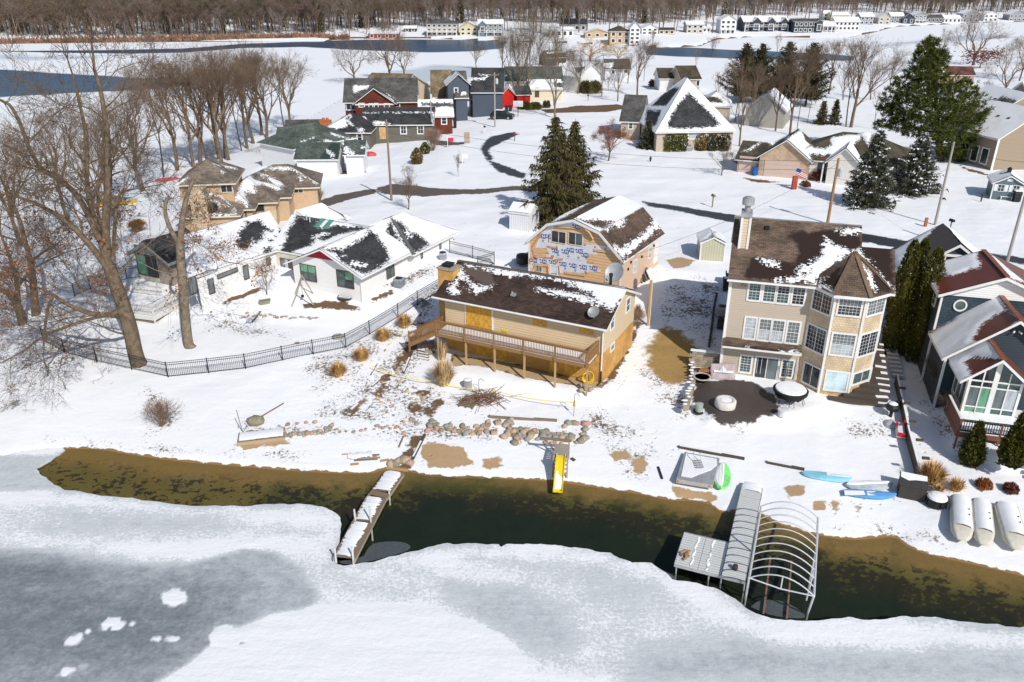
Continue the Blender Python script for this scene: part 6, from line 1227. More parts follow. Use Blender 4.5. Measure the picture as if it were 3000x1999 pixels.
# row on the back shore
ORD='first second third fourth fifth sixth seventh eighth ninth tenth eleventh'.split()
rowx=[(588,480,520,120,0),(606,478,600,150,5),(642,467,630,95,1),(661,463,690,110,0),(671,470,640,170,1),(708,442,700,190,5),(742,421,730,90,0),(767,397,770,120,1),(782,406,800,95,0),(835,387,820,130,5),(852,378,870,110,0)]
for k,(x,y,tx,ty,i)in enumerate(sorted(rowx)):plant(i,(x,y),(tx,ty),ORD[k]+' tall bare tree from the left in the back shore row','bare trees in the back shore row')
for k,(x,y,tx,ty,i)in enumerate(sorted([(520,500,500,130,1),(330,600,300,250,0),(200,650,150,280,1),(60,720,40,300,0),(480,520,440,200,5),(650,480,655,140,1),(725,436,735,150,1)])):plant(i,(x,y),(tx,ty),ORD[k]+' bare tree from the left in the shore tangle behind the big oak','bare trees of the left shore tangle')
plant(1,(567,489),(545,140),'bare tree with thick pale trunk rising just behind the tan split-level roof');plant(0,(420,560),(470,170),'bare tree standing on the snow left of the tan split-level house',wx=1.1)
plant(2,(1144,238),(1130,45),'broad bare tree with long forked limbs above the red house roof');plant(2,(1185,228),(1230,95),'bare tree with mossy forked base right of the broad one behind the red house');plant(2,(1038,246),(1020,95),'low spreading bare tree left behind the red house')
plant(3,(1514,308),(1525,-10),'tallest pale maple behind the red shed, many upright stems');plant(3,(1544,300),(1570,20),'pale bare maple right beside the tallest one, behind the red shed');plant(3,(1625,345),(1600,60),'slender multi-stemmed bare tree rising behind the tips of the spruce pair')
plant(0,(1693,276),(1690,120),'bare tree beside the dark green bush near the white lake cottages');plant(1,(1867,282),(1890,95),'bare tree with brownish crown left of the triple garage');plant(5,(1762,282),(1770,165),'thin bare tree beside the utility pole near the lake');plant(4,(1990,300),(1985,215),'small twiggy tree between the pyramid roof and the garage')
plant(1,(2493,374),(2530,80),'big bare tree with double trunk behind the brick garage house',wx=1.1);plant(5,(2478,372),(2440,110),'second stem leaning left beside the double-trunked bare tree');plant(2,(2850,193),(2830,15),'dark wide-limbed oak on the far right lawn before the lake',wx=1.1);plant(2,(2941,282),(2960,110),'dark bare tree behind the tan gabled pair',wx=.9)
plant(0,(2550,293),(2580,160),'smaller bare tree right of the double-trunked one');plant(5,(2754,193),(2735,70),'thin lone tree at the lake just left of the rust-roofed house');plant(5,(2560,380),(2555,250),'thin sapling between the double-trunked tree and the big pine')
for k,(x,y,tx,ty)in enumerate(sorted([(2123,344,2070,150),(2153,357,2150,140),(2166,428,2190,210),(2204,345,2215,170),(2272,383,2265,160),(2314,395,2325,105),(2335,380,2350,190),(2230,370,2240,200),(2365,360,2375,230),(2095,330,2060,190)])):plant(5 if x%2 else 1,(x,y),(tx,ty),ORD[k]+' slim tree from the left in the thicket before the dark pines','slim trees before the dark pines',wx=.8)
plant(6,c10(1715,425),c10(1730,235),'golden-twigged willow at the lake edge before the tan far house',wx=1.3);plant(6,c10(1905,430),c10(1890,270),'smaller golden willow right of the large one at the lake edge',wx=1.1)
MIDT=[(1,1110,505,1075,290),(5,1365,470,1360,330),(1,1560,565,1545,380),(0,1740,600,1750,430),(1,1905,700,1900,480),(0,1975,575,1985,400),(5,2085,560,2090,400),(4,2145,310,2150,220),(1,1220,500,1200,330),(5,1300,640,1310,470),(0,930,480,915,330),(1,1480,420,1490,250),(4,1840,620,1845,540)]
for k,(i,x,y,tx,ty)in enumerate(sorted(MIDT,key=lambda q:q[1])):plant(i,c10(x,y),c10(tx,y-(y-ty)*1.4),'bare tree %s of the scattered ones between the lakeside cottages'%(ORD+['twelfth','thirteenth'])[k],'scattered trees by the lakeside cottages')
MIDR=[(5,90,505,95,360),(4,200,390,205,260),(1,1005,650,990,330),(5,1045,490,1040,300),(0,1105,690,1090,470),(0,1430,600,1440,400),(4,2085,650,2090,560),(1,2320,560,2330,290),(5,640,430,650,260)]
for k,(i,x,y,tx,ty)in enumerate(sorted(MIDR,key=lambda q:q[1])):plant(i,c20(x,y),c20(tx,y-(y-ty)*1.3),'bare tree %s from the left scattered over the right-hand back lawns'%ORD[k],'scattered trees on the right-hand lawns')
plant(4,(1197,614),(1185,492),'young leafless tree on the snowy lawn behind the white ranch house',wx=1.2);plant(4,(782,866),(765,735),'little bare tree in front of the white ranch wall',wx=.9);plant(4,(2114,514),(2105,420),'small wide bare tree by the brick garage house drive',wx=1.6)
plant(4,(1342,520),(1340,435),'thin young tree beside the curving lane',wx=.5);plant(4,(1200,545),(1180,470),'faint twiggy sapling beside the lane pole',wx=.9);plant(0,(300,690),(240,330),'bare tree in the tangle behind the big oak, on the left shore',wx=.9)
# big oak on the left and its neighbours: limbs follow the photo, each with its own distance
def ltree(name,label,pb,limbs_,y0,mat=BARK,leaves=None,sub=5,nl=1300):
    b=G(pb);T_,C_=Segs(),Segs();tips=[]
    for spec in limbs_:
        pts,r0,r1,dys,isT=spec;P=[PY(p,y0+dy)for p,dy in zip(pts,dys)];P=smooth(P,2);n=len(P);rs=np.linspace(r0,r1,n);S_=T_ if isT else C_
        for k in range(n-1):S_.add(P[k]-b,P[k+1]-b,rs[k],rs[k+1])
        d_end=(P[-1]-P[-2])/np.linalg.norm(P[-1]-P[-2])
        if spec[4]!=1:fork(C_,P[-1]-b,d_end,1.9,max(r1*.9,.04),sub,.8,.5,.03,tips,4,.16,rmin=.011)
        m=int(np.linalg.norm(P[-1]-P[0])/.95)
        for _ in range(m if spec[4]!=1 else 0):
            k=RS.randint(n//4,n-1);d=P[k+1]-P[k];d/=np.linalg.norm(d);fork(C_,P[k]-b,turn(d,.7+RS.rand()*.5),1.5+RS.rand()*.8,max(rs[k]*.32,.03),min(sub-1,3),.8,.5,.04,tips,4,.18,rmin=.011)
    o=thing(name,label,'tree',b);link('trunk',T_.mesh('trunk',mat),o);link('crown',C_.mesh('crown',mat),o)
    if leaves:tag(link('leaves',leafcloud([t for t in tips if leaves(t+b)]or tips[:2],nl,.32,.10,RUST),o),kind='stuff')
    return o
cO=crop(0,450,2.412);c1o=crop(0,0,2.353)
yo=float(G((410,1065))[1])
ltree('big_oak','huge leaning bare oak with a low horizontal limb inside the fence corner',(410,1065),[
  ([(412,1075),cO(960,1440),cO(920,1230),cO(860,1040),cO(800,880),cO(770,790)],.62,.44,[0,0,0,0,.1,.2],1),
  ([cO(770,800),cO(750,640),cO(745,480),cO(760,300),cO(765,120),c1o(740,900),c1o(720,780),c1o(690,600),c1o(650,480)],.34,.10,[.2,.2,.3,.4,.5,.7,.9,1.1,1.3],0),
  ([cO(765,800),cO(690,540),cO(640,380),cO(610,200),c1o(600,950),c1o(560,760),c1o(520,600)],.26,.07,[.2,.3,.6,1,1.4,1.8,2.2],0),
  ([cO(760,810),cO(640,650),cO(500,500),cO(350,400),cO(200,330),cO(60,290)],.28,.06,[.2,-.2,-.8,-1.4,-2,-2.6],0),
  ([cO(700,600),cO(560,300),cO(420,180),cO(250,90),c1o(100,740),c1o(0,690)],.24,.07,[0,-.4,-.9,-1.5,-2,-2.6],0),
  ([cO(800,760),cO(810,500),cO(830,330),cO(850,270),cO(960,250)],.16,.05,[.2,.8,1.3,1.7,2.2],0),
  ([cO(860,1110),cO(740,1150),cO(600,1120),cO(460,1060),cO(380,1000),cO(300,960)],.25,.08,[0,-.4,-1,-1.6,-2,-2.4],0),
  ([cO(850,1130),cO(660,1160),cO(480,1220),cO(300,1290),cO(160,1400),cO(30,1470)],.15,.04,[0,-.7,-1.4,-2,-2.5,-3],0),
  ([cO(830,1010),cO(700,985),cO(560,960),cO(480,900)],.12,.04,[0,.4,.9,1.2],0),
  ([cO(890,1280),cO(800,1260),cO(700,1210),cO(620,1180)],.08,.03,[0,-.6,-1.2,-1.6],0),
  ([cO(840,860),cO(900,790),cO(940,720),cO(980,690)],.10,.04,[.1,.5,.9,1.2],0),
  ([cO(380,1000),cO(340,1080),cO(320,1200),cO(310,1300)],.13,.07,[-2,-2.1,-2.2,-2.3],0)],yo,leaves=lambda q:q[2]>5 and q[2]<13 and q[0]<-15.5)
yl=float(G((68,952))[1])
ltree('leafy_oak','oak at the left frame edge holding clumps of rust-brown leaves',(68,952),[
  ([(68,960),cO(160,1200),cO(130,1080),cO(60,980)],.42,.30,[0,0,0,0],1),([cO(130,1080),cO(120,900),cO(60,700),cO(0,560)],.24,.07,[0,.5,1,1.5],0),([cO(60,985),cO(-60,930),cO(-200,860)],.22,.08,[0,-.5,-1],0),([cO(120,950),cO(220,820),cO(330,760),cO(420,720)],.14,.05,[0,-.5,-1,-1.4],0)],yl,leaves=lambda q:True)
yl=float(G((104,925))[1])
ltree('leafy_oak','straighter oak with dead brown leaves just right of the frame-edge oak',(104,925),[
  ([(104,930),cO(250,1130),cO(235,900),cO(215,760)],.36,.26,[0,0,0,0],1),([cO(215,760),cO(170,600),cO(130,440),cO(60,290),cO(20,200)],.24,.08,[0,.3,.7,1.1,1.5],0),([cO(215,770),cO(300,700),cO(400,640)],.13,.05,[0,-.6,-1.2],0),([cO(170,620),cO(60,600),cO(-40,560)],.12,.05,[.3,.8,1.3],0)],yl,leaves=lambda q:True)
ys=float(G((560,1015))[1])
ltree('broken_snag','pale two-pronged tree trunk with snapped tops in the ranch yard',(560,1015),[
  ([(562,1022),cO(1330,1360),cO(1310,1160),cO(1290,900),cO(1275,720),cO(1270,600)],.42,.30,[0,0,0,0,0,0],1),([cO(1272,620),cO(1290,450),cO(1320,300),cO(1355,215),cO(1385,150)],.25,.09,[0,0,.1,.2,.3],1),([cO(1270,640),cO(1215,560),cO(1170,450),cO(1165,370),cO(1190,305)],.2,.09,[0,-.1,-.2,-.3,-.3],1),
  ([cO(1290,480),cO(1350,490)],.1,.07,[0,-.3],1),([cO(1300,900),cO(1360,870),cO(1420,850)],.04,.02,[0,-.4,-.8],0),([cO(1310,880),cO(1200,850),cO(1150,840)],.035,.02,[0,-.4,-.8],0),([cO(1300,560),cO(1420,640),cO(1520,720)],.04,.02,[0,-.6,-1.2],0)],ys,BARKP,leaves=lambda q:True,sub=2,nl=330)
# ---------------------------------------------------------------- conifers
def sprays(P,d_out,n,ln,wd,droop):
    """thin needle sprays hanging from points P"""
    m=len(P);a=RS.normal(size=(m,3))*.6+d_out;a[:,2]-=droop;a/=np.linalg.norm(a,axis=1,keepdims=True);b=np.cross(a,RS.normal(size=(m,3)));b/=np.maximum(np.linalg.norm(b,axis=1,keepdims=True),1e-6)
    l=ln*(.6+.8*RS.rand(m,1));w_=wd*(.7+.6*RS.rand(m,1));return np.stack([P-b*w_,P+b*w_,P+a*l],1)
def spruce(H,Rb,n_wh,per,mat,label,loc,gap=.06,snow=0,droop=.7,name='spruce_tree',dens=9,group=None,ragged=.35,ln=.42,power=.85,bend=.35,lean=(0,0)):
    o=thing(name,label,'tree',loc,RS.rand()*6.28,group);S=Segs();S.add(np.array([0,0,-.3]),np.array([lean[0]*.5,lean[1]*.5,H*.5]),H*.016+.05,H*.009+.03);S.add(np.array([lean[0]*.5,lean[1]*.5,H*.5]),np.array([lean[0],lean[1],H]),H*.009+.03,.02);link('trunk',S.mesh('trunk',BARKD),o)
    tri,B,sn=[],Segs(),[]
    for k in range(n_wh):
        t=gap+(1-gap)*(k/n_wh)**.95;z=H*t;L=Rb*(1-t)**power+.12
        for j in range(per):
            g=2*math.pi*(j+RS.rand())/per;l=L*(1-ragged+RS.rand()*ragged*1.5);u=np.array([math.cos(g),math.sin(g),0]);s=np.linspace(0,1,6)
            ax=np.array([lean[0]*t,lean[1]*t,z])+u*(s*l)[:,None]+np.array([0,0,1.])*((-bend*s+.28*s**3)*l)[:,None]
            B.add(ax[0],ax[2],.03+l*.006,.02);B.add(ax[2],ax[5],.02,.008)
            m=max(5,int(l*dens));q=(.12+.88*RS.rand(m));P=np.stack([np.interp(q,s,ax[:,i])for i in range(3)],1);perp=np.array([-u[1],u[0],0]);P=P+perp*(RS.normal(size=m)*(.10+.22*(1-q))*min(l,2.2)*.55)[:,None]
            tri.append(sprays(P,u*.8,m,ln*(.8+.15*l),.085,droop));tri.append(sprays(P,u*.2,m,ln,.07,droop*1.5))
            if snow and RS.rand()<snow:P2=P[RS.rand(m)<.45];P2=P2+np.array([0,0,.08]);sn.append(sprays(P2,u*.8,len(P2),ln*.7,.13,.05))
    link('branches',B.mesh('branches',BARKD),o);tag(link('needles',trimesh('needles',np.concatenate(tri),mat),o),kind='stuff')
    if sn:tag(link('snow_load',trimesh('snow_load',np.concatenate(sn),SNOWM),o),kind='stuff')
    return o
def sp(pb,pt,wpx,label,mat,**k):
    b=G(pb);h=height(pb,pt);sc_=2300/np.linalg.norm(b-CP);return spruce(h,wpx/2/sc_,k.pop('wh',26),k.pop('per',8),mat,label,(b[0],b[1],b[2]-.1),**k)
RS=np.random.RandomState(21)
sp((1622,650),(1627,330),250,'taller shaggy old spruce with brown cones, left of the spruce pair',SPR,wh=30,per=7,gap=.05,droop=1.1,ln=.55,dens=9,ragged=.5,bend=.5);sp((1678,617),(1695,345),205,'denser spruce, right of the spruce pair beside the gambrel roof',SPR,wh=28,per=8,gap=.05,droop=.9,ln=.5,dens=9,ragged=.4)
sp((2540,604),(2572,372),150,'blue-grey spruce with snow on its boughs behind the utility pole',BLUESPR,snow=.55,wh=28,per=9,gap=.02,dens=9);sp((2672,565),(2698,385),155,'snow-flecked spruce between the blue-grey one and the big pine',BLUESPR,snow=.6,wh=26,per=9,gap=.03,dens=9)
sp((1897,436),(1905,348),60,'small dense fir at the corner of the pyramid-roofed house',BLUESPR,wh=18,per=8,gap=.02,dens=9,droop=.3)
for pb,pt,w_,l_ in[((2405,365),(2410,292),42,'left of two small dark cedars behind the brick garage house'),((2442,366),(2447,288),40,'right of two small dark cedars behind the brick garage house')]:sp(pb,pt,w_,l_,SPR,wh=16,per=8,gap=.03,dens=8,droop=.3)
for pb,pt,w_,l_ in[((2170,300),(2166,124),130,'leftmost dull brown-green pine of the dark clump behind the bare thicket'),((2215,300),(2208,124),130,'second dull pine of the dark clump, twin top beside the leftmost'),((2290,310),(2283,118),130,'dull pine with a forked tip right of the clump centre'),((2360,310),(2352,122),140,'rightmost broad dull pine of the dark clump')]:
    sp(pb,pt,w_,l_,DKPINE,wh=26,per=9,gap=.12,dens=9,droop=.15,ragged=.7,ln=.6,power=.8,bend=-.05,name='pine_tree')
# the big green pine: tufts in clumps carried by limbs
def bigpine():
    b=G((2757,470));H=height((2757,470),(2731,112));yb=b[1];o=thing('big_pine','massive bright green pine towering over the tan houses on the right','tree',(b[0],b[1],b[2]-.1));T_,C_=Segs(),Segs();ap_=PY(c20(1720,300),yb)-b;[T_.add(ap_*(k/8)-np.array([0,0,.2]),ap_*((k+1)/8)-np.array([0,0,.2]),.55-.06*k,.49-.06*k)for k in range(8)];tr=[]
    def clump(px_,rad,n,dy=0.0):
        c=PY(px_,yb+dy)-b;q=ap_*min(.95,c[2]*.8/ap_[2]);limb(C_,q,(c-q)/np.linalg.norm(c-q),np.linalg.norm(c-q),.1,.03,4,.03)
        for _ in range(n):
            k=rv()*(rad*(.55+.55*RS.rand()));k[2]*=.6;P=np.repeat((c+k)[None],11,0);out=k/np.linalg.norm(k)*.9+np.array([0,0,.35]);tr.append(sprays(P+RS.normal(size=(11,3))*.10,out,11,.5,.06,-.1))
    for x,y,r_,dy in[(1720,285,1.2,0),(1690,330,1.7,0),(1755,340,1.6,.5),(1660,380,1.7,.3),(1740,400,2.0,-.4),(1780,385,1.4,.4),(1640,430,1.8,0),(1700,470,2.2,-.6),(1760,450,1.6,.8),(1620,500,2.2,.5),(1560,560,2.3,.6),(1660,560,2.6,-1),(1750,560,2.6,-1.6),(1850,570,2.6,-1.2),(1930,600,2.4,0),(1500,620,2.2,1),(1600,640,2.8,-1.4),(1700,660,3,-2.2),(1800,660,3.1,-2.6),(1900,680,2.9,-2),(1990,690,2.5,0),(1450,690,2.2,1),(1550,720,2.7,-1),(1660,760,3,-2.8),(1770,770,3.2,-3.2),(1880,780,3.1,-3),(1980,790,2.8,-1),(2040,760,2,.5),(1440,770,2,.6),(1530,810,2.4,-.6),(1400,740,1.4,1.2),(1640,850,2.6,-2.2),(1750,880,2.9,-3),(1870,880,3,-3),(1980,890,2.8,-1.6),(2060,870,1.8,0),(1480,860,1.9,0),(1390,860,1.5,.6),(1800,970,2.5,-2.2),(1910,980,2.7,-2),(2010,970,2.2,-.8),(1880,1050,1.9,-1.2),(1970,1050,1.9,-.8),(1820,1040,1.6,-1),(1700,950,1.8,-1),(1580,900,1.6,.5),(1930,1095,1.2,-.6)]:
        clump(c20(x,y),r_*.82,int(34*r_),dy)
    link('trunk',T_.mesh('trunk',BARKD),o);link('branches',C_.mesh('branches',BARKD),o);tag(link('needles',trimesh('needles',np.concatenate(tr),PINEM),o),kind='stuff')
bigpine()
# red-leaved oak
b=G((1783,472));T_,C_,tips=bare_tree(H=8.6,r=.17,depth=5,trunk=.3,spread=.8,limbs=6,ang=.5,up=.02);s=height((1783,472),(1785,345))/max(p[2]for p in C_.b)
o=thing('red_oak','small oak still holding orange-brown leaves left of the pyramid-roofed house','tree',b);o.scale=(s*1.15,s*1.15,s);link('trunk',T_.mesh('trunk',BARKD),o);link('crown',C_.mesh('crown',BARKD),o);tag(link('leaves',leafcloud(tips,4200,.38,.10,RUST),o),kind='stuff')
b=G((2870,200));o=thing('dead_leaf_bush','dull red leafy undergrowth beside the wide-limbed oak','bush',b);S=Segs();fork(S,np.zeros(3),np.array([0,0,1.]),1.2,.08,4,.8,.8,.0,tips:=[]);link('stems',S.mesh('stems',BARKD),o);tag(link('leaves',leafcloud(tips,900,.8,.16,RUSTD),o),kind='stuff');o.scale=(3,1.6,1.4)
# ---------------------------------------------------------------- clipped evergreens, hedges
def cone_bush(H,Rb,label,loc,mat=ARB,n=2600,shape=.8,snow=.0,name='arborvitae',cat='bush',belly=.25,sz=.16):
    o=thing(name,label,cat,loc,RS.rand()*6);t=RS.rand(n)**1.2;g=RS.rand(n)*6.283;prof=np.where(t<belly,.72+.28*np.sin(t/belly*1.57),np.clip((1-t)/(1-belly),0,1)**shape);lump=1+.16*np.sin(g*5+t*9)+.10*np.sin(g*9-t*17);r=Rb*prof*lump*(.82+.2*RS.rand(n));P=np.stack([r*np.cos(g),r*np.sin(g),t*H],1);out=np.stack([np.cos(g)*.55,np.sin(g)*.55,np.full(n,.9)],1)
    tr=sprays(P,out*1.3,n,sz*1.7,sz*.6,-.1);S=Segs();S.add(np.array([0,0,-.2]),np.array([0,0,H*.9]),Rb*.16,.03)
    for k in range(14):a=k*2.4;S.add(np.array([0,0,H*.06*k]),np.array([math.cos(a)*Rb*.6*(1-k/15),math.sin(a)*Rb*.6*(1-k/15),H*(.06*k+.12)]),.04,.015)
    core=MB();core.lathe([(Rb*.55,.1*H),(Rb*.66,.3*H),(Rb*.42,.6*H),(.03,.92*H)],n=10);link('inner_growth',core.mesh('inner_growth',[mat]),o)
    link('trunk',S.mesh('trunk',BARKD),o);tag(link('foliage',trimesh('foliage',tr,mat),o),kind='stuff')
    if snow:k=RS.rand(n)<snow;P2=P[k];tag(link('snow_bits',trimesh('snow_bits',sprays(P2+np.array([0,0,.04]),out[k],len(P2),sz,sz*.7,.2),SNOWM),o),kind='stuff')
    return o
def cb(pb,pt,wpx,label,**k):
    b=G(pb);h=height(pb,pt);return cone_bush(h,wpx/2/(2300/np.linalg.norm(b-CP)),label,b,**k)
b=fF.L+fF.u*.1+fF.v*-3.5;cone_bush(2.9,.6,'pointed green arborvitae at the left corner of the red deck',(b[0],b[1],Z1(b[0],b[1])-.05),snow=.02,n=3400,sz=.13);cb(cS(1215,1215),cS(1340,630),58,'larger pointed arborvitae by the red stairs at the frame edge',snow=.02,n=3600,sz=.13)
for dx,dy,hh,lab in[(0,0,0,'tallest dark arborvitae of the narrow group between the beige and blue houses'),(.9,.9,-.1,'middle arborvitae of the narrow group between the beige and blue houses'),(1.5,-.6,-.5,'right-hand arborvitae of the narrow group, touching the blue house eave')]:
    b=fF.L+fF.u*(-2.6+dx)+fF.v*(9.6+dy);d=ray(*cF(545,272));zt=CAMH+b[1]/d[1]*d[2];cone_bush(max(5,zt-b[2]-.2+hh),.86,lab,(b[0],b[1],Z1(b[0],b[1])-.1),n=7500,snow=.015,shape=.5,belly=.5,sz=.10)
for k,(x,lab)in enumerate([(1452,'leftmost of three touching green arborvitae at the pyramid-roofed house'),(1510,'middle of three touching green arborvitae at the pyramid-roofed house'),(1560,'rightmost of three touching green arborvitae at the pyramid-roofed house')]):cb(cH(x,636),cH(x,500),26,lab,snow=.14,n=900,shape=.35,belly=.7,sz=.16)
for x,lab in[(1700,'rounded bronze-green bush right of the three arborvitae, snow on its top'),(1790,'dark rounded bush, middle one along the beige wall of the pyramid-roofed house'),(1880,'dark rounded bush at the right end of the beige wall')]:cb(cH(x,632),cH(x,508),32,lab,mat=OLIVEB if x==1700 else DKPINE,snow=.14,n=900,shape=.3,belly=.7,sz=.16)
cb(cR(915,942),cR(900,795),30,'bronze snow-topped cone bush, nearer of two on the grey ranch lawn',mat=OLIVEB,snow=.12,n=1100,belly=.5);cb(cR(995,842),cR(990,738),26,'olive snow-topped cone bush, farther of two on the grey ranch lawn',mat=ARB,snow=.12,n=1000,belly=.5)
cb(cM(495,1095),cM(490,965),18,'small clipped box bush at the corner of the white green-roofed house',mat=ARB,n=500,shape=.2,belly=.8);cb(cE(1700,830),cE(1690,660),30,'yellow-green evergreen bush by the porch of the tan split-level house',mat=ARB,n=1000,shape=.4,belly=.6)
def blob_bush(pb,wpx,hpx,label,mat,n=900,name='hedge',sz=.2,depth=1.0):
    b=G(pb);s=2300/np.linalg.norm(b-CP);W_,H_=wpx/s,hpx/s;o=thing(name,label,'bush',b);u=RS.normal(size=(n,3));u/=np.linalg.norm(u,axis=1,keepdims=True);u[:,2]=np.abs(u[:,2]);P=np.sign(u)*np.abs(u)**.6*np.array([W_/2,depth,H_])*(.8+.25*RS.rand(n,1))
    core=MB();core.lathe([(.75,0),(.8,.5),(.5,.85),(.1,.9)],n=10);cm_=core.mesh('inner_growth',[mat]);co__=link('inner_growth',cm_,o);co__.scale=(W_/2,depth,H_)
    tag(link('foliage',trimesh('foliage',sprays(P,u+np.array([0,0,.4]),n,sz*1.6,sz*.6,0),mat),o),kind='stuff');return o
blob_bush(cR(2028,405),62,18,'long clipped green hedge beside the basketball hoop',ARB,900);blob_bush(cR(2190,385),18,16,'small round bush right of the clipped hedge',DKPINE,300,'bush');blob_bush(c10(1715,640),62,30,'wide dark green juniper near the white lake cottages',SPR,1100,'juniper',.25,2.5)
blob_bush(c10(1895,545),45,6,'low brown foundation hedge before the white lakefront cottage',DKPINE,400,'hedge');blob_bush(cH(1345,142),26,18,'bronze bush at the corner of the triple garage',OLIVEB,400,'bush');blob_bush(cI(765,855),40,22,'dull red barberry bush under the brick house window',RUSTD,700,'bush',.15);blob_bush(cI(680,905),16,12,'small dark red shrub on the brick house lawn edge',RUSTD,250,'bush',.12)
blob_bush(cS(905,1490),30,24,'orange-brown mounded shrub on the right shore lawn',RUST,700,'bush',.07,.35);blob_bush(cS(1210,1535),28,22,'dark red-brown mounded shrub near the right frame edge',RUSTD,700,'bush',.07,.35)
# bare shrubs
def twig_bush(pb,h,spread,n,label,mat=BARK,rz=0,name='bare_shrub',r=.02,leaves=None):
    b=G(pb);o=thing(name,label,'shrub',b);S=Segs();tips=[]
    for _ in range(n):
        g=RS.rand()*6.28;t=spread*(.2+.9*RS.rand());d=np.array([math.cos(g)*math.sin(t),math.sin(g)*math.sin(t),math.cos(t)]);fork(S,np.array([math.cos(g),math.sin(g),0])*.08*RS.rand(),d,h*.36,r,2,.75,.35,.06,tips,3,.1,rmin=.006)
    link('stems',S.mesh('stems',mat),o)
    if leaves:tag(link('leaves',leafcloud(tips,leaves,.12,.06,RUST),o),kind='stuff')
    return o
twig_bush((472,1250),1.9,.75,26,'bare brown shrub alone on the shore bank left of the docks',flat('shrub_brown',(.25,.15,.085),.85,.3),r=.016);twig_bush((2755,1155),2.6,.6,40,'grey-brown bare shrub row along the blue house side',flat('shrub_grey',(.16,.12,.095),.85,.3));twig_bush((2785,1230),1.9,.6,16,'sparse bare shrub below the red deck corner',BARK);twig_bush((2745,1120),2.2,.7,30,'bare bush nearest the white corner post of the blue house',BARK)
twig_bush(cR(1075,815),3.2,.5,60,'tawny bare shrub beside the two cone bushes',flat('shrub_tawny',(.34,.23,.16),.85,.3));twig_bush(cR(430,755),2.2,.5,50,'brown twiggy shrub by the grey hipped wing',flat('shrub_brown2',(.22,.14,.09),.85,.3));twig_bush(cM(1190,1270),1.8,.4,26,'faint grey twiggy bush before the white garage wall',BARKP);twig_bush(cE(2190,690),1.8,.9,16,'small spreading bare bush at the tan split-level drive',BARK)
twig_bush(crop(380,650,5.058)(120,150),1.4,.9,70,'mound of olive-brown brush on the snowy bank left of the tan house',flat('brush_olive',(.22,.16,.06),.85,.3),leaves=900)
# ornamental grasses
def grass(pb,h,r,n,label,mat=DRYG,name='ornamental_grass'):
    b=G(pb);o=thing(name,label,'grass clump',b);g=RS.rand(n)*6.283;q=np.sqrt(RS.rand(n))*r*.35;n=int(n*.55);g,q=g[:n],q[:n];base=np.stack([q*np.cos(g),q*np.sin(g),np.zeros(n)],1);t=(.1+.9*RS.rand(n));tip=base+np.stack([np.cos(g)*r*t,np.sin(g)*r*t,h*(1.15-t*.5)*(.45+.75*RS.rand(n))],1)
    side=np.stack([-np.sin(g),np.cos(g),np.zeros(n)],1)*.028;mid_=base*.5+tip*.5+np.stack([np.zeros(n),np.zeros(n),.18*h*np.ones(n)],1);T1_=np.stack([base-side,base+side,mid_+side*.8],1);T2_=np.stack([base-side,mid_+side*.8,mid_-side*.8],1);T3_=np.stack([mid_-side*.8,mid_+side*.8,tip],1)
    tag(link('blades',trimesh('blades',np.concatenate([T1_,T2_,T3_]),mat),o),kind='stuff');return o
grass(cA(200,700),1.9,1.0,1300,'big straw-coloured grass clump at the left deck corner',STRAW);grass((1298,1055),1.7,.5,350,'tall straw plumes beside the left deck post',STRAW)
for p,lab in[((993,1103),'tan grass clump nearest the lake of the four along the fence'),((1060,1058),'second tan grass clump from the lake along the fence'),((1122,1000),'third tan grass clump from the lake along the fence'),((1185,958),'farthest tan grass clump along the fence by the deck stair')]:grass(p,1.1,.75,900,lab)
for p,lab,h_ in[((1795,1040),'dry brown grass clump at the right foundation corner',1.3),((1830,985),'dry grass midway along the right foundation wall',1.3),((1862,935),'dry grass at the rear of the right foundation wall',1.2)]:grass(p,h_,.8,600,lab,flat('dry_stalks',(.36,.22,.11),.85,.3))
grass(cS(300,1430),1.3,.9,1300,'large blown tan grass clump beside the dark deck box');grass(cS(590,1520),.8,.55,500,'small tan grass clump right of the large blown one');grass(cS(385,1545),.6,.4,250,'lowest tan tuft at the end of the timber wall')
grass(cS(880,1060),1.2,.35,350,'pale grass tuft between arborvitae, left of pair below the red deck',STRAW);grass(cS(1020,1120),1.5,.4,420,'taller pale grass tuft between arborvitae, right of pair below the red deck',STRAW)
# ================================================================ the wood on the far side
FLN=np.array([G(p)[:2]for p in[(-260,117),(300,114),(700,110),(930,104),(1010,92),(1250,80),(1480,66),(1600,70),(1700,76),(1900,74),(2040,64),(2200,50),(2420,44),(2600,42),(2900,40),(3250,38)]])
FOR=np.array(list(FLN)+[np.array([1100,1700]),np.array([-1200,1700])])
RS=np.random.RandomState(5)
def wood_tree(H,mat,seed,**k):
    T_,C_,_=bare_tree(H=H,r=k.pop('r',.26),depth=k.pop('depth',4),trunk=k.pop('trunk',.34),spread=k.pop('spread',.38),limbs=4,twig=3,rmin=k.pop('rmin',.035),**k);C_.a+=T_.a;C_.b+=T_.b;C_.ra+=T_.ra;C_.rb+=T_.rb;return C_.mesh('wood_tree',mat,.3,.09)
WOODM=[flat('wood_brown',(.20,.145,.115),.9,.3,.4),flat('wood_grey',(.25,.205,.175),.9,.3,.4),flat('wood_olive',(.155,.122,.08),.9,.3,.4)]
WM_=[wood_tree(17,WOODM[0],1),wood_tree(15,WOODM[1],2,spread=.3),wood_tree(18,WOODM[2],3,ang=.5),wood_tree(16,WOODM[0],4,ang=.35,up=.1)]
LITE=[wood_tree(17,WOODM[0],5,depth=3,rmin=.09),wood_tree(16,WOODM[2],6,depth=3,rmin=.09,ang=.5),wood_tree(15,WOODM[1],7,depth=3,rmin=.08)]
cb_=MB();
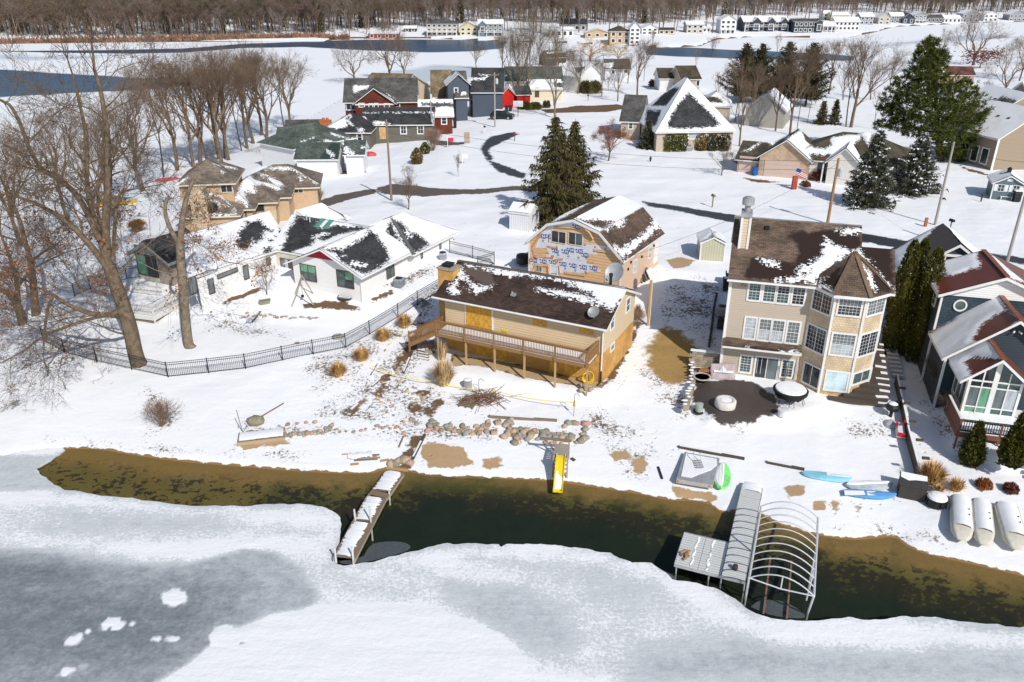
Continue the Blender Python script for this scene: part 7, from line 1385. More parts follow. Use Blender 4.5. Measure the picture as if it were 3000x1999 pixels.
def far_conifer(H):
    tri=[]
    for k in range(20):
        t=.08+.92*k/20;L=H*.2*(1-t)+.3
        for j in range(7):g=6.283*(j+RS.rand())/7;u=np.array([math.cos(g),math.sin(g),0]);P=np.array([[0,0,H*t]])+u*(L*RS.rand(4,1));tri.append(sprays(P,u,4,H*.1,H*.022,.4))
    return trimesh('wood_conifer',np.concatenate(tri),SPR)
FCON=far_conifer(15)
def scatter(n,dmin,dmax,bias=1.0):
    out=[]
    while len(out)<n:
        y=400+1150*RS.rand(4000)**bias;x=(RS.rand(4000)-.5)*1.62*y;s=sdf(np.stack([x,y],1),FOR);k=(s>dmin)&(s<dmax);out+=list(zip(x[k],y[k]))
    return np.array(out[:n])
fr_=scatter(270,0,14,1.6)
for k,(x,y)in enumerate(fr_):
    con=k%18==0;o=link('forest_tree',FCON if con else WM_[k%4]);o.location=(x,y,Z1(x,y)-.2);o.rotation_euler.z=RS.rand()*6.28;s=.7+RS.rand()*.45;o.scale=(s,s,s*(.9+.3*RS.rand()))
    tag(o,'dark evergreen at the front edge of the brown wood across the lake' if con else 'bare brown tree at the front edge of the wood across the lake','tree','evergreens at the wood edge' if con else 'bare trees at the wood edge')
for k in range(70):
    x,y=RS.uniform(950,2950),0;y=np.interp(x,[950,1250,1480,1750,2050,2250,2500,2950],[112,104,112,120,106,90,70,56])-RS.uniform(1,26);q=G((x,y));o=link('shore_tree',WM_[k%4]);o.location=q;o.rotation_euler.z=RS.rand()*6;s=.8+RS.rand()*.5;o.scale=(s,s,s*1.1);tag(o,'bare brown tree standing among the houses of the far shore','tree','bare trees among the far houses')
g=RS.rand(5200);X_=np.interp(g,[0,.8,1],[-200,1000,1020]);Q=np.array([GZ((x,127.5-.012*max(x,0)-RS.rand()**2*3.5),.3)for x in X_]);Q[:,2]=np.maximum(land_z(Q[:,0],Q[:,1]),0)
tag(link('marsh_reeds',trimesh('marsh_reeds',sprays(Q,np.array([0,0,1.]),len(Q),2.2,.45,-.6),flat('reed_brown',(.27,.155,.10),.9,.35,.2))),kind='stuff')
def inst_mass(name,pts,meshes_objs,smin,smax,seed):
    z=land_z(pts[:,0],pts[:,1])-.3;me=bpy.data.meshes.new(name);me.from_pydata([(a,b,c)for(a,b),c in zip(pts,z)],[],[]);o=link(name,me);md=o.modifiers.new('grow','NODES');ng=bpy.data.node_groups.new(name,'GeometryNodeTree');md.node_group=ng
    ng.interface.new_socket('Geometry',in_out='INPUT',socket_type='NodeSocketGeometry');ng.interface.new_socket('Geometry',in_out='OUTPUT',socket_type='NodeSocketGeometry')
    N=ng.nodes.new;gi,go=N('NodeGroupInput'),N('NodeGroupOutput');j=N('GeometryNodeGeometryToInstance');ip=N('GeometryNodeInstanceOnPoints');ip.inputs['Pick Instance'].default_value=True
    for src in meshes_objs:oi=N('GeometryNodeObjectInfo');oi.inputs['Object'].default_value=src;ng.links.new(oi.outputs['Geometry'],j.inputs[0])
    def rnd(ty,lo,hi,sd):
        r=N('FunctionNodeRandomValue');r.data_type=ty;r.inputs['Seed'].default_value=sd
        ins=[i for i in r.inputs if i.enabled];ins[0].default_value=lo;ins[1].default_value=hi;return[q for q in r.outputs if q.enabled][0]
    ng.links.new(gi.outputs[0],ip.inputs['Points']);ng.links.new(j.outputs[0],ip.inputs['Instance']);ng.links.new(rnd('FLOAT_VECTOR',(0,0,0),(0,0,6.28),seed),ip.inputs['Rotation']);ng.links.new(rnd('FLOAT',smin,smax,seed+1),ip.inputs['Scale']);ng.links.new(rnd('INT',0,len(meshes_objs)-1,seed+2),ip.inputs['Instance Index']);ng.links.new(ip.outputs[0],go.inputs[0])
    return tag(o,kind='stuff')
fobj=[o for o in COL.objects if o.name.startswith('forest_tree')];pick=[]
for m in WM_:pick.append(next(o for o in fobj if o.data.name==m.name))
inst_mass('wood_near',scatter(6500,2,170,1.5),pick,.75,1.2,3)
for k,m in enumerate(LITE):
    o=link('forest_tree',m);p=scatter(1,20,40,1.5)[0];o.location=(p[0],p[1],Z1(*p)-.2);tag(o,'bare brown tree inside the wood across the lake','tree','bare trees inside the wood');LITE[k]=o
inst_mass('wood_far',scatter(14000,100,1400,1.0),LITE,.9,1.4,9)

# ================================================================ fences, poles, wires
k1=crop(650,1180,2.2417);k2=crop(1200,1180,2.2417);k3=crop(1950,1320,2.69);k4=crop(2150,1450,2.24);k5=crop(2300,1350,1.9214);k6=crop(1000,920,2.69);k7=crop(2500,1000,1.992);k8=crop(1980,780,2.8);kp=crop(1950,1050,4.706);kd=crop(600,1100,1.961)
RS=np.random.RandomState(33)
def metal_fence(name,label,pxs,H=1.25,span=2.4):
    P=[G(p)for p in pxs];o=thing(name,label,'fence',P[0]);P=[Vector(p-P[0])for p in P];rail,pick=MB(),MB();npk=0
    for a,b_ in zip(P,P[1:]):
        L=(b_-a).length;n=max(1,round(L/span));d=(b_-a)/n
        for i in range(n):
            p,q=a+d*i,a+d*(i+1);W0=P and Vector(o.location);p.z=Z1(p.x+W0.x,p.y+W0.y)-W0.z;q.z=Z1(q.x+W0.x,q.y+W0.y)-W0.z
            piece('post',DARK,o,(p.x,p.y,p.z+H/2),(.07,.07,H+.1))
            for h_ in(.12,H-.22,H-.04):rail.bar(p+Vector((0,0,h_)),q+Vector((0,0,h_)),.03,.035)
            m=int((q-p).length/.13)
            for k in range(1,m):c=p+(q-p)*k/m;pick.b2((c.x-.009,c.y-.009,c.z+.08),(c.x+.009,c.y+.009,c.z+H-.02))
    piece('post',DARK,o,(P[-1].x,P[-1].y,P[-1].z+H/2),(.07,.07,H+.1));tag(rail.build('rail',[DARK],o),kind='stuff');tag(pick.build('picket',[DARK],o),kind='stuff');return o
metal_fence('metal_fence','long black metal fence curving round the white ranch yard below the oak',[(128,1001),(190,1035),(284,1060),(386,1082),(493,1106)]+D((480,858),(565,848),(650,830),(720,815),(795,800),(850,770),(915,730),(960,700),(1020,665)))
metal_fence('metal_fence','short black metal fence section at the rear corner of the white ranch house',[(1318,742),(1385,758),(1448,776),(1400,790)]);metal_fence('metal_fence','stretch of black metal fence behind the big oak by the white deck',[cO(530,1010),cO(640,960),cO(780,930),cO(900,890),cO(990,880)],span=2.8)
POLEW=wood('pole_wood',(.24,.18,.13),stretch=(12,12,1));POLEG=wood('pole_grey',(.36,.33,.30),stretch=(12,12,1));WIRE=flat('wire_black',(.03,.03,.03),.6)
TOPS={}
def pole(key,pb,pt,label,mat=POLEW,r=.15,arm=0,tr=0,h=None):
    b=G(pb);H=h or height(pb,pt);o=thing('utility_pole',label,'utility pole',b);m=MB();m.tube([(0,0,-.5),(0,0,H)],[r,r*.7],10);m.build('shaft',[mat],o)
    if arm:piece('crossarm',POLEW,o,(0,-.12,H-.4),(arm,.1,.12),.3);[piece('insulator',GREYM,o,(x*math.cos(.3),-.12+x*math.sin(.3),H-.28),(.08,.08,.16))for x in(-arm*.45,0,arm*.45)]
    if tr:m=MB();m.lathe([(.22,0),(.26,.05),(.26,.8),(.15,.88),(.05,1.0)],(.38,-.15,H-1.9),14);m.build('transformer',[flat('transformer_grey',(.5,.53,.55),.5)],o)
    TOPS[key]=Vector(b)+Vector((0,0,H-.25));return o
pole('L',(1147,587),(1128,350),'reddish wooden utility pole on the lawn left of the spruce pair');pole('R',(1266,408),(1255,295),'grey utility pole at the right end of the grey ranch',POLEG,.13);pole('S',(1450,372),(1453,213),'pale utility pole with boxes just left of the dark parked car',POLEG,.16,1.6,1);pole('1',(2424,657),(2452,464),'orange-brown utility pole with a transformer before the blue-grey spruce',wood('pole_orange',(.33,.19,.10),stretch=(12,12,1)),.17,0,1)
pole('2',(2739,659),(2790,416),'slim grey-brown utility pole leaning right, beyond the blue garage',POLEG,.15);pole('3',(2951,765),None,'utility pole cut by the right edge of the frame by the lane',POLEG,.16,0,0,9.5);pole('K',(1763,285),(1766,157),'thin utility pole near the lakeside cottages',POLEG,.12,1.2)
def wire(a,b_,label,sag=.5,r=.014):
    a,b_=Vector(a),Vector(b_);m=MB();m.tube([a+(b_-a)*t-Vector((0,0,sag*4*t*(1-t)))for t in np.linspace(0,1,14)],r,4);o=m.build('overhead_wire',[WIRE]);o.location=(0,0,0);return tag(o,label,'wire')
wire(TOPS['1'],TOPS['2'],'upper wire from the orange-brown pole to the slim leaning pole');wire(TOPS['1']-Vector((0,0,1.8)),TOPS['2']-Vector((0,0,2.6)),'lower sagging cable from the orange-brown pole to the slim leaning pole',.9);wire(TOPS['2'],TOPS['3'],'wire from the slim leaning pole to the frame-edge pole');wire(TOPS['1'],TOPS['L']+Vector((0,0,-.3)),'long wire crossing the snowy lawns from the orange-brown pole to the reddish pole',1.2);wire(TOPS['1']-Vector((0,0,.8)),TOPS['L']-Vector((0,0,1.2)),'long lower cable crossing the snowy lawns to the reddish pole',1.5)
wire(TOPS['L'],TOPS['R'],'wire from the reddish pole to the grey ranch pole');wire(TOPS['R'],TOPS['S'],'wire from the grey ranch pole to the pale pole by the dark car');wire(TOPS['S'],TOPS['K'],'wire from the pale pole to the lakeside pole',1)
wl=Vector(tuple(fB.L+fB.u*.6+fB.v*.5+np.array([0,0,3.3])));wire(TOPS['1']-Vector((0,0,.3)),wl,'service wire running down to the corner of the gambrel house',.8)
b=G((1897,957));o=thing('meter_post','square orange wooden post with white conduit right of the boarded house','post',b);hp=height((1897,957),(1897,822));piece('post',flat('orange_post',(.50,.27,.09),.7,.15,5),o,(0,0,hp/2),(.16,.14,hp));m=MB();m.tube([(.13,-.02,0),(.13,-.02,hp+.9)],.035,6);m.tube([(.13,-.02,hp+.9),(.3,.1,hp+1),(.6,.3,hp+.3),(.5,.2,hp-.3),(.2,0,hp-.2)],.02,5);m.build('conduit',[WHITE],o)
# ================================================================ docks and the boat-lift frame
def plank_run(root,cl,wd,z,mat,sp=.15,name='plank',th=.045):
    cl=[np.asarray(p,float)[:2]for p in cl];n=0
    for a,b_ in zip(cl,cl[1:]):
        L=np.linalg.norm(b_-a);t=(b_-a)/L;rz=math.atan2(t[1],t[0])
        for k in range(int(L/sp)):c=a+t*(k+.5)*sp;piece(name,mat,root,(c[0],c[1],z+RS.normal()*.004),(sp-.014,wd*(1+RS.normal()*.008),th),rz+RS.normal()*.006);n+=1
ctr=[GZ(kd(*p),.42)for p in[(1093,552),(1012,668),(985,700),(908,842),(797,1052)]];O0=ctr[0].copy();O0[2]=0
dk1=thing('wooden_dock','narrow crooked wooden dock under ragged snow reaching out to the ice','dock',O0);cl=[p-O0 for p in ctr];WD=1.22
plank_run(dk1.name and dk1,cl,WD,.40,OLDW)
b=MB();side=MB()
for a,c in zip(cl,cl[1:]):
    t=(c-a)[:2]/np.linalg.norm((c-a)[:2]);nn=np.array([-t[1],t[0],0])*(WD/2-.03)
    for s in(-1,1):side.bar((a+nn*s)[:2].tolist()+[.27],(c+nn*s)[:2].tolist()+[.27],.05,.2)
tag(side.build('stringer',[wood('dock_beam',(.42,.36,.28))],dk1),kind='stuff')
def snow_strip(root,a,c,wl_,wr_,z,name='snow_cover',n=26,jag=.18,th=.06):
    a,c=np.asarray(a,float)[:2],np.asarray(c,float)[:2];t=(c-a);L=np.linalg.norm(t);t/=L;nn=np.array([-t[1],t[0]]);b=MB();V=[]
    for i in range(n+1):
        p=a+t*L*i/n;e0,e1=wl_+jag*(RS.rand()-.7),wr_+jag*(RS.rand()-.7);q0,q1=p+nn*e0,p-nn*e1
        V+=[(q0[0],q0[1],z),(*(q0*.8+q1*.2),z+th),(*(q0*.2+q1*.8),z+th),(q1[0],q1[1],z)]
    b.add(V,[(4*i+j,4*i+4+j,4*i+5+j,4*i+1+j)for i in range(n)for j in range(3)]);m_=b.mesh(name,[SNOWM],True);fix_normals(m_);return link(name,m_,root)
for a,c,l_,r_ in[(0,1,.58,.5),(2,3,.55,.42),(3,4,.55,.36)]:
    p,q=cl[a]*.97+cl[c]*.03,cl[a]*.06+cl[c]*.94;snow_strip(dk1,p,q,r_,l_,.425)
PIPE=flat('pale_pipe',(.62,.63,.62),.5,.1)
for pb,pt in[((865,838),(866,770)),((955,852),(955,752)),((853,1060),(856,985)),((752,1050),(757,990)),((1060,690),(1058,668))]:
    q=GZ(kd(*pb),.3)-O0;h_=PY(kd(*pt),q[1]+O0[1])[2];b=MB();b.tube([(q[0],q[1],-1.2),(q[0],q[1],max(h_,.7))],.055,8);b.build('post',[PIPE],dk1)
# L-shaped aluminium dock
A_,B_,C_2,D_2=[GZ(c7p,.62)for c7p in[(1900+588/2.139,1250+378/2.139),(1900+713/2.139,1250+390/2.139),(1900+603/2.139,1250+975/2.139),(1900+158/2.139,1250+878/2.139)]]
E_=GZ((1900+222/2.139,1250+678/2.139),.62);W0=B_.copy();W0[2]=0;t=(C_2-B_)[:2];Lw=np.linalg.norm(t);ang=math.degrees(math.atan2(t[1],t[0]))
fL=Fr('aluminium_dock','L-shaped pale ribbed metal dock beside the curved boat-lift frame','dock',W0,ang)
def dl(p,z=.62):return fL.wz(p,z)
ALU=NT('aluminium_panel');sp_=ALU.n('SeparateXYZ');ALU.l(ALU.n('TexCoord').outputs['Generated'],sp_.inputs[0]);fr0=ALU.math('FRACT',ALU.math('MULTIPLY',sp_.outputs[0],7.0));ALU.bump(ALU.math('GREATER_THAN',fr0,.25),.02,.8);ALU.done(ALU.mix(ALU.math('GREATER_THAN',fr0,.18),(.44,.455,.45),ALU.mix(ALU.noise(2.5,4),(.58,.60,.59),(.68,.70,.68))),.5,.3);ALU=ALU.m
wA=float(np.linalg.norm((A_-B_)[:2]));sgn=1 if dl((1900+588/2.139,1250+378/2.139))[1]>0 else-1
for k in range(int(Lw/1.22)+1):
    x1=min((k+1)*1.22,Lw)
    if x1-k*1.22>.2:piece('deck_panel',ALU,fL.o,((k*1.22+x1)/2,sgn*wA/2,.62),(x1-k*1.22-.02,wA,.06))
e,d_=dl((1900+222/2.139,1250+678/2.139)),dl((1900+158/2.139,1250+878/2.139));x0p,x1p=Lw-abs(e[0]-d_[0])if abs(e[0]-d_[0])>2 else Lw-2.5,Lw;yL=sgn*abs((e[1]+d_[1])/2);npn=max(2,int((abs(yL)-wA)/1.22))
for j in range(npn):
    w_=(abs(yL)-wA)/npn
    for i in range(2):piece('deck_panel',ALU,fL.o,(x0p+(i+.5)*(x1p-x0p)/2,sgn*(wA+.02+(j+.5)*w_),.62),((x1p-x0p)/2-.02,w_-.02,.06))
b=MB();b.b2((0,-.03*sgn,.5),(Lw,-.002*sgn,.66));b.b2((0,sgn*(wA+.002),.5),(x0p,sgn*(wA+.03),.66));b.b2((x1p+.002,0,.5),(x1p+.04,yL,.66));b.b2((x0p-.04,sgn*wA,.5),(x0p-.002,yL,.66));b.b2((x0p,yL,.5),(x1p,yL+.03*sgn,.66));tag(b.build('edge_frame',[GREYM],fL.o),kind='stuff')
for x,y in[(.6,0),(.6,wA),(3.2,0),(3.2,wA),(x0p,0),(x1p-.1,0),(x1p-.1,abs(yL)-.1),(x0p+.1,abs(yL)-.1),(x1p-.1,abs(yL)/2),(x1p-.1,wA)]:m=MB();m.tube([(x,sgn*y,-1.5),(x,sgn*y,.6)],.045,8);m.build('leg',[GREYM],fL.o)
for j in(1,2):snow_strip(fL.o,(x0p+.1,sgn*(wA+(abs(yL)-wA)*j/3)),(x1p-.1,sgn*(wA+(abs(yL)-wA)*j/3)),.07,.07,.652,n=16,jag=.16,th=.03)
snow_strip(fL.o,(-.3,sgn*wA/2),(.55,sgn*wA/2),wA*.48,wA*.48,.655,n=8,jag=.1,th=.08)
q=dl((1900+232/2.139,1250+812/2.139));o=thing('firewood_bundle','small bundle of split firewood lying on the dock platform','firewood',fL.L+fL.u*q[0]+fL.v*q[1]+np.array([0,0,.655]),.4)
for k in range(6):piece('log',flat('firewood',(.45,.27,.13),.8,.3,8)if k%2 else OLDW,o,(-.12+.09*k%.3,-.2+.08*k,.06+.05*(k%2)),(.5,.09,.09),RS.rand()*.8)
q=dl((1900+541/2.139,1250+900/2.139));b=MB();b.lathe([(.12,0),(.14,.1),(.13,.28),(.05,.3)],n=12);o=b.build('dark_bucket',[flat('dark_rust',(.07,.04,.035),.7)]);o.location=fL.L+fL.u*q[0]+fL.v*q[1]+np.array([0,0,.655]);tag(o,'small dark rusty pot near the outer corner of the dock','pot')
# boat-lift canopy frame: solved from its front-left leg on the lake and top
GALV=flat('galvanised_tube',(.62,.64,.66),.4,.08,3,metal=.2);RUSTB=wood('rusty_beam',(.22,.12,.09))
fl0=GZ(k4(75,690),.0);zt=float(PY(k4(100,545),fl0[1])[2]);zt=min(max(zt,2.2),3.4);c0,c1,c2,c3_=[GZ(k4(*p),zt)for p in[(100,545),(525,665),(553,152),(180,75)]]
lift=thing('boat_lift_frame','arched galvanised boat-lift canopy frame standing bare in the dark water','boat lift',(fl0[0],fl0[1],0));LO=np.array([fl0[0],fl0[1],0]);c0,c1,c2,c3_=c0-LO,c1-LO,c2-LO,c3_-LO
for a,c in((c0,c3_),(c1,c2)):b=MB();b.tube([a,c],.06,8);b.build('side_rail',[GALV],lift)
for k in range(11):
    s=k/10;a,c=c0+(c3_-c0)*s,c1+(c2-c1)*s;b=MB();b.tube([a+(c-a)*u+np.array([0,0,.62*4*u*(1-u)])for u in np.linspace(0,1,13)],.032,6);b.build('bow',[GALV],lift)
b=MB();b.tube([c0,c0+(c1-c0)*.5-np.array([0,0,.12]),c1],.035,6);b.tube([c0+(c1-c0)*.5-np.array([0,0,.12]),c0+(c1-c0)*.5+np.array([0,0,.6])],.03,6);b.build('front_brace',[GALV],lift)
for k,(c,px_)in enumerate([(c0,(75,690)),(c1,(482,785)),(c0*.35+c3_*.65,None),(c1*.4+c2*.6,None)]):
    q=GZ(k4(*px_),0)-LO if px_ else np.array([c[0],c[1],0]);d=(np.array([q[0],q[1],0])-c);b=MB();b.tube([c,np.array([q[0],q[1],0]),np.array([q[0]+d[0]*.3,q[1]+d[1]*.3,-1.6])],.055,8);b.build('leg',[GALV],lift)
b=MB();b.tube([c1+np.array([0,0,-.1]),c1*.55+c2*.45+np.array([0,0,-1.9])],.03,6);b.tube([c1*.62+c2*.38,c1*.62+c2*.38+np.array([-.15,-.1,-2.2])],.045,6);b.build('corner_brace',[GALV],lift)
for p,q in[((240,405),(195,775)),((378,440),(348,805))]:a,c=GZ(k4(*p),.12)-LO,GZ(k4(*q),.12)-LO;b=MB();b.bar(a,c,.09,.14);b.build('bunk_beam',[RUSTB],lift)
# ================================================================ shore clutter
def along(p,q,z=0):return G(p)+np.array([0,0,z]),G(q)+np.array([0,0,z])
def timber(p,q,label,mat=DKW,w_=.16,h_=.18,name='landscape_timber',snow=.3):
    a,c=along(p,q);o=thing(name,label,'timber',(a+c)/2);b=MB();d=(c-a)/2;n=max(1,int(np.linalg.norm(d)*2/2.4))
    for k in range(n):m=MB();m.bar(-d+2*d*k/n+np.array([0,0,h_/2-.03]),-d+2*d*(k+.985)/n+np.array([0,0,h_/2-.03]),w_,h_);m.build('timber',[mat],o)
    if snow:s=MB();s.bar(-d*.96+np.array([0,w_*.28,h_-.005]),d*snow+np.array([0,w_*.28,h_-.005]),w_*.7,.05);s.build('snow_cap',[SNOWM],o)
    return o
timber((1987,1312),(2184,1348),'longer dark timber half buried in snow behind the metal raft');timber((2246,1357),(2358,1379),'shorter dark timber half buried in snow right of the metal raft');timber(k2(520,95),k2(975,125),'long weathered timber lying on the snow above the stone wall',OLDW,.16,.2);timber((1928,1370),(1940,1405),'short charred post lying on the snow left of the metal raft',DARK,.12,.12,'charred_post',0)
timber(k6(75,770),k6(160,695),'mossy brown timber edging lowest on the rubble slope',OLDW,.2,.16);timber(k6(240,580),k6(340,490),'dark red-brown timber edging midway up the rubble slope',RUSTB,.14,.14);timber(k6(490,470),k6(560,300),'dark timber edging beside the little stone steps',DKW,.14,.16);timber(k1(1255,375),k1(1335,215),'dark timber beside the muddy beach path',DKW,.14,.2);timber(k1(255,97),k1(410,5),'thin brown timber running uphill from the grey boulder',RUSTB,.08,.1,snow=0);timber(k6(600,570),k6(718,655),'thin dark pole lying on the rubble slope',DKW,.06,.06,'fallen_pole',0);timber(k6(230,490),k6(350,280),'reddish timber edging along the upper rubble slope',RUSTB,.1,.1,snow=0)
timber((1168,1312),(1182,1280),'short log on the ranch lawn edge',OLDW,.1,.1,'log',0)
STN=[flat('stone_tan',(.46,.35,.24),.85,.3,6),flat('stone_grey',(.30,.29,.27),.85,.3,6),flat('stone_pink',(.44,.28,.22),.85,.25,6),flat('stone_olive',(.26,.235,.165),.85,.3,6)]
def rockmesh(seed,mat):
    rs=np.random.RandomState(seed);import bmesh
    bm=bmesh.new();bmesh.ops.create_icosphere(bm,subdivisions=2,radius=1);off=rs.rand(3)*10
    for v in bm.verts:n=mnoise.noise(Vector(v.co)*1.1+Vector(off));v.co*=1+.32*n;v.co.z*=.72
    me=bpy.data.meshes.new('stone');bm.to_mesh(me);bm.free();me.materials.append(mat);me.polygons.foreach_set('use_smooth',[True]*len(me.polygons));return me
ROCK=[rockmesh(k,STN[k%4])for k in range(12)]
def stones(name,label,pts,cat='stone wall',size=(.10,.22),snow=.25):
    P=[G(p)for p in pts];o=thing(name,label,cat,P[0])
    for q in P:
        s=RS.uniform(*size);l=link('stone',ROCK[RS.randint(12)],o);l.location=Vector(q-P[0])+Vector((0,0,s*.28));l.rotation_euler=(RS.normal()*.3,RS.normal()*.3,RS.rand()*6.28);l.scale=(s,s*(.8+.4*RS.rand()),s)
    return o
def line(cr,pts,n,jy=12,jx=6):
    pts=[np.array(p,float)for p in pts];L=np.array([0]+[np.linalg.norm(b_-a)for a,b_ in zip(pts,pts[1:])]).cumsum();out=[]
    for t in np.linspace(0,L[-1],n):out.append(cr(np.interp(t,L,[p[0]for p in pts])+RS.normal()*jx,np.interp(t,L,[p[1]for p in pts])+RS.normal()*jy))
    return out
stones('stone_wall','low line of scattered fieldstones at the left end of the beach terrace',line(k1,[(165,205),(260,215),(350,212),(440,215),(540,208),(620,205),(680,205),(715,165)],48,8)+line(k1,[(380,158),(520,135),(610,135)],5,3));stones('stone_wall','broken row of small stones left of the muddy beach path',line(k1,[(780,195),(880,190),(945,185)],5,6)+line(k1,[(1000,175),(1060,165),(1150,160),(1200,205)],16,10)+line(k1,[(1180,120),(1260,110),(1290,150)],12,14),size=(.09,.17))
stones('stone_wall','middle fieldstone terrace wall right of the muddy beach path',line(k2,[(115,190),(130,140),(180,130)],12,10)+line(k2,[(150,175),(260,165),(330,190),(420,195),(490,175),(530,140)],56,18),size=(.10,.25));stones('stone_wall','rightmost terrace wall of large rounded fieldstones behind the yellow slide',line(k2,[(620,205),(700,225),(800,225),(900,235),(1000,250),(1090,255),(1160,225),(1150,190)],46,17)+line(k2,[(640,180),(760,190),(900,205),(1060,225)],22,10)+line(k2,[(1020,160),(1045,140),(1100,135),(1165,145)],6,4)+line(k2,[(630,150),(670,115)],6,8),size=(.14,.30))
stones('stone_wall','heap of square tan blocks beside the foot of the deck stairs',line(k6,[(640,250),(700,250),(760,260)],12,14)+line(k6,[(660,300),(720,300),(770,300)],10,14),size=(.2,.32));stones('rubble_stones','loose stones strewn over the muddy rubble slope',line(k6,[(470,330),(430,420),(450,480),(470,560),(600,620),(640,680),(560,720)],40,22,20),'rubble',(.07,.18));stones('rubble_stones','scattered reddish stones and clods below the rubble slope',line(k6,[(230,640),(330,660),(400,740),(460,760),(350,780)],26,26,24),'rubble',(.06,.13))
q=G(k1(222,138));o=link('boulder',ROCK[3]);o.location=Vector(q)+Vector((0,0,.2));o.scale=(.62,.5,.5);tag(o,'single large grey boulder on the snow at the left of the beach terrace','boulder')
o=thing('stick_posts','bent blue-grey stick standing in snow left of the boulder','stick',G(k1(140,195)));b=MB();b.tube([(0,0,-.1),(-.12,0,.7),(-.2,0,1.7)],.03,5);b.tube([(0,0,0),(.35,0,.6)],.02,5);b.build('stick',[flat('blue_grey_stick',(.2,.22,.27),.6)],o)
# little stone steps, pallets, brush, barrel, hook, tape
o=thing('plank_steps','four short snowy plank steps beside the stone heap','steps',G(k6(625,320)),R(-24))
for k in range(4):piece('step',OLDW,o,(.16*k,-.3*k+.4,-.08*k+.16),(1.1,.22,.06));piece('step_snow',SNOWM,o,(.16*k,-.3*k+.42,-.08*k+.2),(.9,.14,.03))
def pallet(p,rz,label,tilt=.12,mat=OLDW):
    o=thing('pallet',label,'pallet',G(p),rz)
    for k in range(5):piece('slat',mat,o,(0,-.45+.22*k,.18),(1.15,.11,.03),0,tilt)
    for k in range(3):piece('runner',mat,o,(-.5+.5*k,0,.1),(.08,1.05,.12),0,tilt)
    return o
pallet(k6(1000,715),R(-20),'old wooden pallet lying at the left of the brush pile');pallet(k6(1035,690),R(-8),'second pallet leaning into the brush pile',.35)
o=thing('brush_pile','heap of cut branches beside the pallets','brush pile',G(k6(1110,690)));S=Segs()
for k in range(90):a=RS.normal(size=3)*np.array([.75,.5,.15])+np.array([0,0,.28]);g=RS.rand()*6.28;d=np.array([math.cos(g),math.sin(g),RS.normal()*.25])*(.4+RS.rand()*.7);S.add(a-d,a+d,.028,.01)
tag(link('branches',S.mesh('branches',flat('brush_brown',(.24,.13,.08),.85,.3)),o),kind='stuff')
o=thing('metal_drum','small galvanised drum standing on the snow below the deck','drum',G(k6(998,590)));b=MB();b.lathe([(.3,0),(.31,.03),(.3,.3),(.31,.33),(.3,.36),(.3,.72),(.31,.75)],n=18);b.build('body',[GREYM],o);b=MB();b.lathe([(.29,.75),(.2,.80),(.02,.82)],n=18);b.build('snow_cap',[SNOWM],o)
def hook(p,label,h=1.5):o=thing('shepherd_hook',label,'garden hook',G(p));b=MB();b.tube([(0,0,-.1),(0,0,h)]+[(.16-.16*math.cos(t),0,h+.16*math.sin(t))for t in np.linspace(.4,3.6,8)],.018,5);b.build('rod',[DARK],o)
hook(k6(1085,625),'curled garden hook beside the brush pile',1.0);hook(k2(1078,90),'curled garden hook with yellow tape above the slide',1.6)
TAPE=flat('yellow_tape',(.80,.62,.04),.5,.1)
def tape(pts,z,label,w_=.05):
    P=[G(p)for p in pts];o=thing('caution_tape',label,'tape',P[0]);b=MB()
    for(a,c),z0,z1 in zip(zip(P,P[1:]),z,z[1:]):
        n=10
        for k in range(n):u,v=k/n,(k+1)/n;s=lambda t:a+(c-a)*t-P[0]+np.array([0,0,z0+(z1-z0)*t-.25*4*t*(1-t)]);b.add([s(u),s(v),s(v)+np.array([.01,.02,w_]),s(u)+np.array([.01,.02,w_])],[(0,1,2,3)])
    b.build('strip',[TAPE],o)
tape([k6(240,460),k6(520,540),k6(730,570),k6(1165,635)],[.55,.5,.5,.4],'yellow caution tape strung across the rubble slope to the brush pile');tape([k6(1165,635),k2(1078,75)],[.4,.9],'yellow caution tape running from the brush pile to the garden hook');tape([k6(365,265),k6(440,190),k6(495,130),k6(585,60)],[.3,.25,.3,.3],'loose yellow tape along the path beside the fence grasses')
b=MB();b.add([(-.05,0,.5),(.05,0,.5),(.12,.02,0),(-.1,.02,.1)],[(0,1,2,3)]);o=b.build('tape_end',[TAPE]);o.location=Vector(G(k2(1078,88)))+Vector((0,0,.7));tag(o,'yellow tape end hanging from the garden hook above the slide','tape')
for k,(p,lab)in enumerate([(k2(582,140),'square hollow concrete block between the two terrace walls'),(k2(555,205),'grey hollow block with two holes in the snow by the terrace walls')]):
    o=thing('hollow_block',lab,'block',G(p),.2);b=MB()
    for x in(-.18,0,.18):b.b2((x-.03,-.15,0),(x+.03,.15,.3))
    b.b2((-.15,-.15,0),(-.03,-.1,.3));b.b2((.03,-.15,0),(.15,-.1,.3));b.b2((-.15,.1,0),(-.03,.15,.3));b.b2((.03,.1,0),(.15,.15,.3));b.build('block',[flat('block_tan',(.40,.31,.22),.85,.2)],o)
